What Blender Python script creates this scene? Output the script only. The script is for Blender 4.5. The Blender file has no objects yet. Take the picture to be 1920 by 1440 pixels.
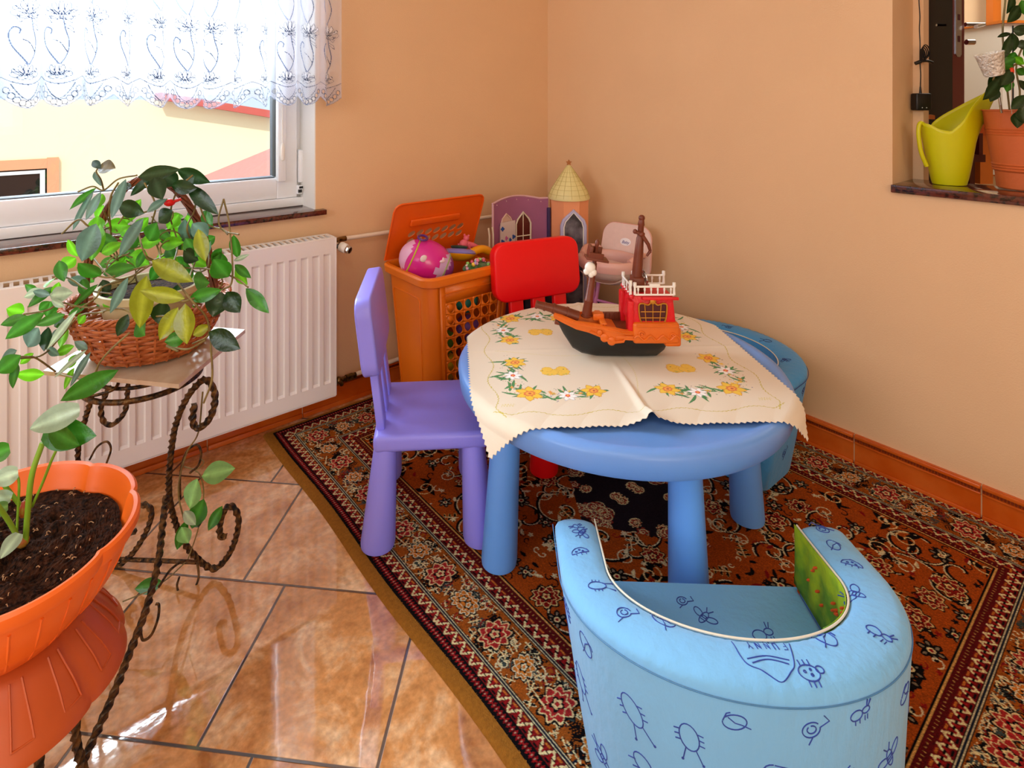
import bpy, bmesh, math, random
import numpy as np
from mathutils import Vector, Matrix, Euler

R = math.radians
PI = math.pi
rnd = random.Random(7)
COL = bpy.context.scene.collection
scene = bpy.context.scene

# ------------------------------------------------------------------ camera
CAMX, CAMY, CAMZ = -2.127, -2.122, 1.18
AZ = R(51.33)
FPX = 1086.0
cam_d = bpy.data.cameras.new('camera')
cam_d.sensor_width = 36.0
cam_d.lens = FPX / 1920 * 36.0
cam_d.shift_x = 55 / 1920
cam_d.shift_y = -(720 - 191) / 1920
cam_d.clip_start = 0.02
cam = bpy.data.objects.new('camera', cam_d)
COL.objects.link(cam)
cam.location = (CAMX, CAMY, CAMZ)
cam.rotation_euler = (R(90), 0, AZ - R(90))
scene.camera = cam

# ------------------------------------------------------------------ light and exposure
scene.view_settings.view_transform = 'Standard'
scene.view_settings.look = 'None'
scene.view_settings.gamma = 1.0
scene.view_settings.use_curve_mapping = False
scene.view_settings.exposure = 0.38

world = bpy.data.worlds.new('sky')
scene.world = world
world.use_nodes = True
bg = world.node_tree.nodes['Background']
bg.inputs['Color'].default_value = (0.86, 0.93, 1.0, 1)
bg.inputs['Strength'].default_value = 1.15


def area_light(name, loc, target, size, size_y, power, color):
    d = bpy.data.lights.new(name, 'AREA')
    d.shape = 'RECTANGLE'
    d.size, d.size_y = size, size_y
    d.energy = power
    d.color = color
    o = bpy.data.objects.new(name, d)
    COL.objects.link(o)
    o.location = loc
    v = Vector(target) - Vector(loc)
    o.rotation_euler = v.to_track_quat('-Z', 'Y').to_euler()
    return o


# daylight entering by the window in the left wall; the other area lights are added fill
area_light('daylight', (-1.95, 0.75, 1.95), (-1.3, -1.6, 0.3), 1.5, 1.2, 155, (0.76, 0.89, 1.0))
area_light('rear_fill', (-3.0, -4.75, 1.7), (-1.2, -1.0, 0.6), 1.6, 1.2, 24, (1.0, 0.78, 0.54))  # added warm fill from behind the viewpoint, tints the left wall
area_light('side_fill', (-4.75, -2.0, 1.7), (-1.0, -1.2, 0.5), 1.6, 1.2, 30, (0.88, 0.94, 1.0))  # added cool fill from the unseen side of the room
area_light('ceiling_fill', (-2.3, -2.3, 2.38), (-2.3, -2.3, 0), 0.5, 0.5, 7, (1.0, 0.87, 0.70))  # added overhead fill, no lamp hangs here
area_light('far_room_fill', (1.6, -1.6, 2.3), (1.8, -1.4, 0.5), 1.2, 1.2, 18, (1.0, 0.93, 0.80))  # added to brighten the next room, source unseen
sun_d = bpy.data.lights.new('sun', 'SUN')
sun_d.energy = 2.2
sun_d.angle = R(2)
sun_d.color = (1.0, .96, .9)
sun = bpy.data.objects.new('sun', sun_d)
COL.objects.link(sun)
sun.location = (0, -3, 8)
sun.rotation_euler = Vector((.30, .62, -.72)).to_track_quat('-Z', 'Y').to_euler()


# ------------------------------------------------------------------ helpers
def lin(c):
    return c / 12.92 if c <= 0.04045 else ((c + 0.055) / 1.055) ** 2.4


def rgb(h):
    if isinstance(h, str):
        h = h.lstrip('#')
        return tuple(lin(int(h[i:i + 2], 16) / 255) for i in (0, 2, 4))
    return h


VX, VY = math.cos(AZ), math.sin(AZ)
RX, RY = math.sin(AZ), -math.cos(AZ)


def at(px, py, dep):
    """room position of a measured point at distance dep in front of the viewpoint"""
    l = (px - 905) / FPX * dep
    return Vector((CAMX + l * RX + dep * VX, CAMY + l * RY + dep * VY, CAMZ - (py - 191) * dep / FPX))


def mat(name, color, rough=0.5, metal=0.0, spec=0.5, bump=0.0, bscale=40, vary=0.0, vscale=8, coat=0.0,
        sss=0.0, trans=0.0, sheen=0.0, attr=None, color2=None, stretch=(1, 1, 1), rvary=0.0):
    m = bpy.data.materials.new(name)
    m.use_nodes = True
    nt = m.node_tree
    N, L = nt.nodes, nt.links
    b = N['Principled BSDF']
    c = rgb(color)
    b.inputs['Base Color'].default_value = (*c, 1)
    b.inputs['Roughness'].default_value = rough
    b.inputs['Metallic'].default_value = metal
    b.inputs['Specular IOR Level'].default_value = spec
    b.inputs['Coat Weight'].default_value = coat
    b.inputs['Coat Roughness'].default_value = 0.08
    b.inputs['Sheen Weight'].default_value = sheen
    if sss:
        b.inputs['Subsurface Weight'].default_value = sss
        b.inputs['Subsurface Scale'].default_value = 0.02
        b.inputs['Subsurface Radius'].default_value = (1, .5, .3)
    tc = N.new('ShaderNodeTexCoord')
    mp = N.new('ShaderNodeMapping')
    mp.inputs['Scale'].default_value = stretch
    L.new(tc.outputs['Object'], mp.inputs['Vector'])
    src = None
    if attr:
        at_ = N.new('ShaderNodeAttribute')
        at_.attribute_name = attr
        src = at_.outputs['Color']
    if vary or color2:
        nz = N.new('ShaderNodeTexNoise')
        nz.inputs['Scale'].default_value = vscale
        nz.inputs['Detail'].default_value = 6
        L.new(mp.outputs[0], nz.inputs['Vector'])
        if color2:
            mx = N.new('ShaderNodeMix')
            mx.data_type = 'RGBA'
            mx.inputs[6].default_value = (*c, 1)
            mx.inputs[7].default_value = (*rgb(color2), 1)
            rp = N.new('ShaderNodeValToRGB')
            rp.color_ramp.elements[0].position = 0.38
            rp.color_ramp.elements[1].position = 0.62
            L.new(nz.outputs['Fac'], rp.inputs[0])
            L.new(rp.outputs[0], mx.inputs[0])
            src = mx.outputs[2]
        if vary:
            hs = N.new('ShaderNodeHueSaturation')
            mr = N.new('ShaderNodeMapRange')
            mr.inputs[1].default_value = 0.25
            mr.inputs[2].default_value = 0.75
            mr.inputs[3].default_value = 1 - vary
            mr.inputs[4].default_value = 1 + vary
            L.new(nz.outputs['Fac'], mr.inputs[0])
            L.new(mr.outputs[0], hs.inputs['Value'])
            if src:
                L.new(src, hs.inputs['Color'])
            else:
                hs.inputs['Color'].default_value = (*c, 1)
            src = hs.outputs[0]
    if src:
        L.new(src, b.inputs['Base Color'])
    if bump:
        n2 = N.new('ShaderNodeTexNoise')
        n2.inputs['Scale'].default_value = bscale
        n2.inputs['Detail'].default_value = 4
        L.new(mp.outputs[0], n2.inputs['Vector'])
        bp = N.new('ShaderNodeBump')
        bp.inputs['Strength'].default_value = bump
        bp.inputs['Distance'].default_value = 0.01
        L.new(n2.outputs['Fac'], bp.inputs['Height'])
        L.new(bp.outputs[0], b.inputs['Normal'])
        if rvary:
            m3 = N.new('ShaderNodeMapRange')
            m3.inputs[3].default_value = max(0, rough - rvary)
            m3.inputs[4].default_value = rough + rvary
            L.new(n2.outputs['Fac'], m3.inputs[0])
            L.new(m3.outputs[0], b.inputs['Roughness'])
    if trans:
        tr = N.new('ShaderNodeBsdfTranslucent')
        tr.inputs['Color'].default_value = (*c, 1)
        if src:
            L.new(src, tr.inputs['Color'])
        ms = N.new('ShaderNodeMixShader')
        ms.inputs[0].default_value = trans
        L.new(b.outputs[0], ms.inputs[1])
        L.new(tr.outputs[0], ms.inputs[2])
        L.new(ms.outputs[0], N['Material Output'].inputs[0])
    return m


def finish(name, me, m=None, parent=None, smooth=40, label=None):
    """link a mesh as one object; smooth shading with edges sharper than `smooth` degrees kept"""
    o = bpy.data.objects.new(name, me)
    COL.objects.link(o)
    if m:
        me.materials.append(m)
    if parent:
        o.parent = parent
    if smooth is not None:
        bm = bmesh.new()
        bm.from_mesh(me)
        lim = R(smooth)
        for f in bm.faces:
            f.smooth = True
        for e in bm.edges:
            if len(e.link_faces) == 2 and e.calc_face_angle(0) > lim:
                e.smooth = False
        bm.to_mesh(me)
        bm.free()
    if label:
        o['label'] = label
    return o


class MB:
    """collects shapes and links them as one mesh object"""

    def __init__(s):
        s.v, s.f, s.c = [], [], []
        s.col = None

    def add(s, vs, fs):
        b = len(s.v)
        s.v += [tuple(v) for v in vs]
        s.f += [tuple(b + i for i in f) for f in fs]
        s.c += [s.col] * len(vs)
        return s

    def box(s, lo, hi, M=None, bev=0.0, seg=2, taper=None):
        bm = bmesh.new()
        bmesh.ops.create_cube(bm, size=1)
        for v in bm.verts:
            x, y, z = v.co
            p = [lo[i] + (hi[i] - lo[i]) * (v.co[i] + .5) for i in range(3)]
            if taper and z < 0:
                cx, cy = (lo[0] + hi[0]) / 2, (lo[1] + hi[1]) / 2
                p[0] = cx + (p[0] - cx) * taper
                p[1] = cy + (p[1] - cy) * taper
            v.co = p
        if bev:
            bmesh.ops.bevel(bm, geom=list(bm.edges), offset=bev, segments=seg, profile=0.5, affect='EDGES')
        if M is not None:
            bm.transform(M)
        bm.verts.index_update()
        s.add([v.co[:] for v in bm.verts], [[v.index for v in f.verts] for f in bm.faces])
        bm.free()
        return s

    def lathe(s, prof, n=48, M=None, rfun=None, sx=1, sy=1):
        vs, fs = [], []
        rings = []
        for r, z in prof:
            if r < 1e-6:
                rings.append([len(vs)])
                vs.append(Vector((0, 0, z)))
            else:
                rings.append(list(range(len(vs), len(vs) + n)))
                for i in range(n):
                    a = 2 * PI * i / n
                    k = rfun(a, z) if rfun else 1
                    vs.append(Vector((r * k * sx * math.cos(a), r * k * sy * math.sin(a), z)))
        for a, b in zip(rings[:-1], rings[1:]):
            if len(a) == 1 and len(b) == 1:
                continue
            for i in range(n):
                j = (i + 1) % n
                if len(a) == 1:
                    fs.append((a[0], b[j], b[i]))
                elif len(b) == 1:
                    fs.append((a[i], a[j], b[0]))
                else:
                    fs.append((a[i], a[j], b[j], b[i]))
        if M is not None:
            vs = [M @ v for v in vs]
        return s.add(vs, fs)

    def tube(s, pts, r, n=8, caps=True, closed=False, twist=0.0, square=False, rf=None):
        pts = [Vector(p) for p in pts]
        m = len(pts)
        vs, fs = [], []
        up = None
        acc = 0
        for i, p in enumerate(pts):
            if closed:
                t = pts[(i + 1) % m] - pts[i - 1]
            else:
                t = pts[min(i + 1, m - 1)] - pts[max(i - 1, 0)]
            if t.length < 1e-9:
                t = Vector((0, 0, 1))
            t.normalize()
            if up is None:
                up = t.orthogonal().normalized()
            up = (up - t * up.dot(t))
            if up.length < 1e-6:
                up = t.orthogonal()
            up.normalize()
            w = t.cross(up)
            if i:
                acc += (pts[i] - pts[i - 1]).length
            rr = r[i] if isinstance(r, (list, tuple)) else r
            for k in range(n):
                a = 2 * PI * k / n + twist * acc
                q = rr
                if square:
                    q = rr * (1.0 + 0.22 * math.cos(4 * (2 * PI * k / n)))
                vs.append(p + (up * math.cos(a) + w * math.sin(a)) * q)
        for i in range(m - 1 if not closed else m):
            for k in range(n):
                a, b = i * n + k, i * n + (k + 1) % n
                j = (i + 1) % m
                c, d = j * n + (k + 1) % n, j * n + k
                fs.append((a, b, c, d))
        if caps and not closed:
            fs.append(tuple(range(n))[::-1])
            fs.append(tuple((m - 1) * n + k for k in range(n)))
        return s.add(vs, fs)

    def prism(s, poly, z0, z1, M=None):
        """2D outline (ccw) given thickness along local z"""
        n = len(poly)
        vs = [Vector((x, y, z0)) for x, y in poly] + [Vector((x, y, z1)) for x, y in poly]
        fs = [tuple(range(n))[::-1], tuple(range(n, 2 * n))]
        for i in range(n):
            j = (i + 1) % n
            fs.append((i, j, n + j, n + i))
        if M is not None:
            vs = [M @ v for v in vs]
        return s.add(vs, fs)

    def ball(s, c, r, M=None, n=20, sc=(1, 1, 1)):
        pr = [(math.sin(PI * k / (n // 2)), -math.cos(PI * k / (n // 2))) for k in range(n // 2 + 1)]
        T = Matrix.Translation(c) @ (M if M is not None else Matrix.Identity(4)) @ Matrix.Diagonal((r * sc[0], r * sc[1], r * sc[2], 1))
        return s.lathe([(abs(a) if abs(a) > 1e-6 else 0, b) for a, b in pr], n, T)

    def mesh(s, name):
        me = bpy.data.meshes.new(name)
        me.from_pydata(s.v, [], s.f)
        me.update()
        if any(c is not None for c in s.c):
            a = me.color_attributes.new('Col', 'FLOAT_COLOR', 'POINT')
            arr = np.ones((len(s.v), 4), dtype=np.float32)
            for i, c in enumerate(s.c):
                arr[i, :3] = c if c is not None else (1, 1, 1)
            a.data.foreach_set('color', arr.ravel())
        return me

    def build(s, name, m=None, parent=None, smooth=40, label=None):
        return finish(name, s.mesh(name), m, parent, smooth, label)


def thing(name, label, cat, loc=(0, 0, 0), rz=0.0, group=None):
    o = bpy.data.objects.new(name, None)
    COL.objects.link(o)
    o.location = loc
    o.rotation_euler = (0, 0, rz)
    o.empty_display_size = 0.05
    o['label'] = label
    o['category'] = cat
    if group:
        o['group'] = group
    return o


def tag(o, label, cat, group=None):
    o['label'] = label
    o['category'] = cat
    if group:
        o['group'] = group
    return o


def struct(o):
    o['kind'] = 'structure'
    return o


def T(x=0, y=0, z=0, rx=0, ry=0, rz=0):
    return Matrix.Translation((x, y, z)) @ Euler((rx, ry, rz)).to_matrix().to_4x4()


def catmull(pts, k=8, closed=False):
    pts = [Vector(p) for p in pts]
    n = len(pts)
    out = []
    rng = range(n) if closed else range(n - 1)
    for i in rng:
        p0 = pts[(i - 1) % n] if closed or i > 0 else pts[0] * 2 - pts[1]
        p1, p2 = pts[i], pts[(i + 1) % n]
        p3 = pts[(i + 2) % n] if closed or i + 2 < n else pts[-1] * 2 - pts[-2]
        for j in range(k):
            t = j / k
            out.append(0.5 * ((2 * p1) + (p2 - p0) * t + (2 * p0 - 5 * p1 + 4 * p2 - p3) * t * t + (3 * p1 - p0 - 3 * p2 + p3) * t ** 3))
    if not closed:
        out.append(pts[-1])
    return out


def rrect(x0, y0, x1, y1, r, k=5):
    out = []
    for cx, cy, a0 in ((x1 - r, y1 - r, 0), (x0 + r, y1 - r, 90), (x0 + r, y0 + r, 180), (x1 - r, y0 + r, 270)):
        for i in range(k + 1):
            a = R(a0 + 90 * i / k)
            out.append((cx + r * math.cos(a), cy + r * math.sin(a)))
    return out


def grid_object(name, X, Y, Z, colors, m, parent=None, keep=None):
    """dense grid (arrays n x k) with a colour per point"""
    n, k = X.shape
    me = bpy.data.meshes.new(name)
    co = np.stack([X, Y, Z], -1).astype(np.float32).reshape(-1)
    idx = np.arange(n * k).reshape(n, k)
    q = np.stack([idx[:-1, :-1], idx[1:, :-1], idx[1:, 1:], idx[:-1, 1:]], -1)
    q = q[keep] if keep is not None else q.reshape(-1, 4)
    q = q.reshape(-1, 4)
    nf = len(q)
    me.vertices.add(n * k)
    me.vertices.foreach_set('co', co)
    me.loops.add(nf * 4)
    me.loops.foreach_set('vertex_index', q.astype(np.int32).ravel())
    me.polygons.add(nf)
    me.polygons.foreach_set('loop_start', np.arange(0, nf * 4, 4, dtype=np.int32))
    me.polygons.foreach_set('use_smooth', np.ones(nf, dtype=bool))
    me.update(calc_edges=True)
    a = me.color_attributes.new('Col', 'FLOAT_COLOR', 'POINT')
    c = colors.reshape(-1, colors.shape[-1])
    full = np.ones((len(c), 4), dtype=np.float32)
    s = c[:, :3]
    full[:, :3] = np.where(s <= 0.04045, s / 12.92, ((np.clip(s, 0, 1) + 0.055) / 1.055) ** 2.4)
    if c.shape[1] > 3:
        full[:, 3] = c[:, 3]
    a.data.foreach_set('color', full.ravel())
    o = bpy.data.objects.new(name, me)
    COL.objects.link(o)
    me.materials.append(m)
    if parent:
        o.parent = parent
    return o


class Paint:  # own leaf greens; dark and bright ones also paint the backlight from the window
    """a woven or printed pattern, drawn in metres on a regular grid of points (sRGB values)"""

    def __init__(s, w, h, step, base, ch=3):
        s.nx, s.ny, s.st = int(round(w / step)) + 1, int(round(h / step)) + 1, step
        s.a = np.zeros((s.nx, s.ny, ch), dtype=np.float32)
        s.a[:] = base
        s.gx = np.arange(s.nx)[:, None] * step
        s.gy = np.arange(s.ny)[None, :] * step
        s.mask = None

    def _win(s, x0, y0, x1, y1):
        i0, i1 = max(0, int(x0 / s.st) - 1), min(s.nx, int(x1 / s.st) + 2)
        j0, j1 = max(0, int(y0 / s.st) - 1), min(s.ny, int(y1 / s.st) + 2)
        if i0 >= i1 or j0 >= j1:
            return None
        return i0, i1, j0, j1

    def _put(s, w, sel, c):
        i0, i1, j0, j1 = w
        sel = np.broadcast_to(sel, (i1 - i0, j1 - j0))
        if s.mask is not None:
            sel = sel & s.mask[i0:i1, j0:j1]
        s.a[i0:i1, j0:j1][sel] = c

    def ell(s, cx, cy, rx, ry, c, rot=0, lobes=0, amp=0.0, ph=0.0):
        r = max(rx, ry) * (1 + amp)
        w = s._win(cx - r, cy - r, cx + r, cy + r)
        if not w:
            return
        i0, i1, j0, j1 = w
        dx, dy = s.gx[i0:i1] - cx, s.gy[:, j0:j1] - cy
        u = (dx * math.cos(rot) + dy * math.sin(rot)) / rx
        v = (-dx * math.sin(rot) + dy * math.cos(rot)) / ry
        lim = 1.0
        if lobes:
            lim = 1 + amp * np.cos(lobes * np.arctan2(v, u) + ph)
        s._put(w, (u * u + v * v) < lim * lim, c)

    def line(s, pts, wd, c, w1=None):
        n = len(pts) - 1
        for k in range(n):
            (ax, ay), (bx, by) = pts[k], pts[k + 1]
            r = wd / 2 if w1 is None else (wd + (w1 - wd) * k / max(1, n - 1)) / 2
            w = s._win(min(ax, bx) - r, min(ay, by) - r, max(ax, bx) + r, max(ay, by) + r)
            if not w:
                continue
            i0, i1, j0, j1 = w
            dx, dy = bx - ax, by - ay
            L2 = dx * dx + dy * dy + 1e-12
            t = np.clip(((s.gx[i0:i1] - ax) * dx + (s.gy[:, j0:j1] - ay) * dy) / L2, 0, 1)
            d2 = (s.gx[i0:i1] - ax - t * dx) ** 2 + (s.gy[:, j0:j1] - ay - t * dy) ** 2
            s._put(w, d2 < r * r, c)

    def poly(s, pts, c):
        xs, ys = [p[0] for p in pts], [p[1] for p in pts]
        w = s._win(min(xs), min(ys), max(xs), max(ys))
        if not w:
            return
        i0, i1, j0, j1 = w
        x, y = s.gx[i0:i1], s.gy[:, j0:j1]
        ins = np.zeros((i1 - i0, j1 - j0), dtype=bool)
        n = len(pts)
        for i in range(n):
            (ax, ay), (bx, by) = pts[i], pts[(i + 1) % n]
            if ay == by:
                continue
            ins ^= ((ay > y) != (by > y)) & (x < (bx - ax) * (y - ay) / (by - ay) + ax)
        s._put(w, ins, c)

    def leaf(s, x, y, L, wd, rot, c, bend=0.3):
        a, b = [], []
        for i in range(9):
            t = i / 8
            hw = wd / 2 * math.sin(PI * min(1, t * 1.02)) ** 0.8 if 0 < t < 1 else 0
            cx, cy = t * L, bend * L * t * t
            a.append((cx, cy + hw))
            b.append((cx, cy - hw))
        p = a + b[::-1]
        cr, sr = math.cos(rot), math.sin(rot)
        s.poly([(x + u * cr - v * sr, y + u * sr + v * cr) for u, v in p], c)


def hx(h):
    return tuple(int(h[i:i + 2], 16) / 255 for i in (0, 2, 4))


def text_mesh(txt, size, extrude=0.0, shear=0.0):
    cu = bpy.data.curves.new('lettering', 'FONT')
    cu.body = txt
    cu.size = size
    cu.extrude = extrude
    cu.shear = shear
    cu.align_x = 'CENTER'
    cu.align_y = 'CENTER'
    o = bpy.data.objects.new('lettering', cu)
    COL.objects.link(o)
    bpy.context.view_layer.update()
    me = bpy.data.meshes.new_from_object(o.evaluated_get(bpy.context.evaluated_depsgraph_get()))
    bpy.data.objects.remove(o)
    bpy.data.curves.remove(cu)
    return me


# ------------------------------------------------------------------ materials
M_wall = mat('peach_paint', '#E8C095', 0.75, bump=0.12, bscale=220, vary=0.03, vscale=3)
M_wall_far = mat('cream_paint', '#F3DDB8', 0.8, bump=0.05, bscale=200)
M_ceil = mat('white_ceiling_paint', '#F2ECE2', 0.9, bump=0.05, bscale=150)
M_reveal = mat('white_reveal_plaster', '#EDE8E0', 0.6, bump=0.05, bscale=100)
M_pvc = mat('white_window_plastic', '#F1F2F5', 0.28)
M_gask = mat('window_gasket', '#20242E', 0.5)
M_granite = mat('red_brown_granite', '#6E3428', 0.12, coat=0.5, color2='#1C0E0E', vscale=75, vary=0.35)
M_rad = mat('radiator_enamel', '#F3EEEA', 0.3)
M_radd = mat('radiator_inside', '#B9B9BC', 0.5)
M_pipe = mat('painted_pipe', '#EBDCC8', 0.4)
M_brass = mat('aged_brass', '#8A6A3A', 0.35, metal=0.8, color2='#3A2A18', vscale=60)
M_chrome = mat('chrome', '#C9CCD2', 0.18, metal=1.0)
M_skirt = mat('terracotta_tile', '#DB6A22', 0.22, coat=0.3, color2='#C2530F', vscale=9, vary=0.15, bump=0.05, bscale=30)
M_skirt_dk = mat('terracotta_bead', '#7A2A0C', 0.35)
M_groutl = mat('light_grout', '#C9A27A', 0.8)
M_blue = mat('blue_plastic', '#6C9EEA', 0.36, vary=0.03, vscale=6, bump=0.03, bscale=300)
M_bluel = mat('blue_plastic_legs', '#68A8FF', 0.38, vary=0.03, vscale=6, bump=0.03, bscale=300)
M_purple = mat('violet_plastic', '#9390FF', 0.33, vary=0.03, vscale=5, bump=0.03, bscale=300)
M_red = mat('red_plastic', '#F80612', 0.36, bump=0.04, bscale=260)
M_orange = mat('orange_plastic', '#EE7A12', 0.34, vary=0.05, vscale=4)
M_orlid = mat('orange_lid_plastic', '#F0640E', 0.36, vary=0.05, vscale=4)
M_cloth = mat('printed_cotton', '#FFFFFF', 0.85, attr='Col', bump=0.15, bscale=900, sheen=0.2)
M_rug = mat('wool_rug', '#FFFFFF', 0.95, spec=0.08, attr='Col', bump=0.7, bscale=700, vary=0.12, vscale=240)
M_bind = mat('brown_rug_binding', '#96601F', 0.9, spec=0.1, bump=0.6, bscale=400, vary=0.2, vscale=120)
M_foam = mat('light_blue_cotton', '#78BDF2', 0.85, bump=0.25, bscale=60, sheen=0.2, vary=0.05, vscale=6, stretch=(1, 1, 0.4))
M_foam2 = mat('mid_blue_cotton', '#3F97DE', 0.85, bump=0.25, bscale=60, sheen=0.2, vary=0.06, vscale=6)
M_ink = mat('dark_blue_print', '#2C46A0', 0.8)
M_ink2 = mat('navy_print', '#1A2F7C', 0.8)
M_pipg = mat('cream_piping', '#E9E2CE', 0.8)
M_green_print = mat('green_print_cotton', '#A9C412', 0.8, color2='#5F8F1A', vscale=22, vary=0.12, bump=0.2, bscale=60)
M_orange_dots = mat('orange_print', '#D8521A', 0.8)
M_iron = mat('antique_iron', '#1B1714', 0.42, metal=0.6, color2='#6B4A22', vscale=85, bump=0.4, bscale=120)
M_stone = mat('beige_ceramic_tile', '#DCCDB8', 0.3, color2='#B8977A', vscale=9, vary=0.1, bump=0.05, bscale=40)
M_wicker = mat('honey_wicker', '#C87038', 0.55, color2='#96481A', vscale=60, vary=0.2, bump=0.2, bscale=200)
M_wickerd = mat('brown_wicker', '#8A4520', 0.55, color2='#5C2A12', vscale=60, vary=0.2, bump=0.2, bscale=200)
M_potcream = mat('cream_pot_plastic', '#DCD0A8', 0.5)
M_soil = mat('dark_potting_soil', '#1E120C', 0.95, spec=0.15, color2='#4A2C1C', vscale=140, bump=1.0, bscale=160)
M_soilbit = mat('soil_fibre', '#B08A62', 0.9)
M_planter = mat('orange_planter_plastic', '#F4701E', 0.38, vary=0.04, vscale=5)
M_planter2 = mat('terracotta_planter_plastic', '#BE5420', 0.42, vary=0.06, vscale=5)
M_leaf = mat('glossy_leaf', '#FFFFFF', 0.3, attr='Col', vary=0.16, vscale=45, trans=0.38, coat=0.15, bump=0.15, bscale=90)
M_stem = mat('vine_stem', '#8A7A45', 0.6, color2='#6B5A33', vscale=40)
M_stemg = mat('green_stalk', '#7FAE2E', 0.45, vary=0.1)
M_terra = mat('terracotta_pot_clay', '#CE6630', 0.6, vary=0.06, vscale=6, bump=0.1, bscale=80)
M_lime = mat('lime_plastic', '#CFCB00', 0.4, sss=0.1)
M_black = mat('black_plastic', '#111214', 0.4)
M_white = mat('white_plastic', '#F2EEE6', 0.35)
M_doorred = mat('mahogany_door', '#5E0F0E', 0.35, vary=0.15, vscale=6, stretch=(1, 1, .2))
M_doordk = mat('dark_door_face', '#120405', 0.6, spec=0.1)
M_casing = mat('red_door_casing', '#A3200F', 0.35, vary=0.1)
M_owood = mat('orange_wood', '#D97A2C', 0.4, vary=0.1, vscale=8, stretch=(1, 1, .2))
M_dwood = mat('dark_wood', '#4E1B10', 0.4, vary=0.1)
M_shipo = mat('ship_orange_plastic', '#DE6A16', 0.42, vary=0.08, vscale=30, bump=0.1, bscale=120)
M_shipb = mat('ship_black_plastic', '#15181A', 0.38)
M_shipbr = mat('ship_brown_plastic', '#6E3018', 0.42, vary=0.1, vscale=40)
M_shipr = mat('ship_red_plastic', '#D9121F', 0.4, bump=0.2, bscale=90)
M_gold = mat('gold_plastic', '#C98A2A', 0.35, metal=0.3)
M_dkred = mat('dark_red_inside', '#4A0C10', 0.6)
M_pinkpl = mat('pale_pink_plastic', '#F0BDB0', 0.35, trans=0.2)
M_pinkdeep = mat('orchid_pink_plastic', '#D583B8', 0.35)
M_seatpink = mat('pale_pink_mesh_fabric', '#E9C9B8', 0.8, bump=0.3, bscale=300, trans=0.2)
M_pinkback = mat('frosted_pink_plastic', '#EFD0C6', 0.4, vary=0.03, vscale=60, trans=0.1)
M_castle_p = mat('mauve_plastic', '#A0628A', 0.4, vary=0.08, vscale=8)
M_castle_d = mat('dark_purple_plastic', '#3A2C5A', 0.4)
M_castle_o = mat('peach_plastic', '#F2A273', 0.42)
M_castle_l = mat('lilac_plastic', '#B9B6DA', 0.4)
M_castle_c = mat('pale_yellow_roof_plastic', '#E6DC9C', 0.45)
M_castle_g = mat('dull_gold_plastic', '#A8611E', 0.4)
M_castle_in = mat('castle_window_film', '#7C7A84', 0.12, color2='#302E3A', vscale=14, coat=0.5)
M_brownin = mat('brown_window_film', '#5A1C14', 0.3)
M_cream = mat('cream_plastic', '#E8DCC2', 0.4)
M_trim = mat('grey_trim_plastic', '#A9A7B5', 0.4)

# ------------------------------------------------------------------ room
CZ = 2.6


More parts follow.
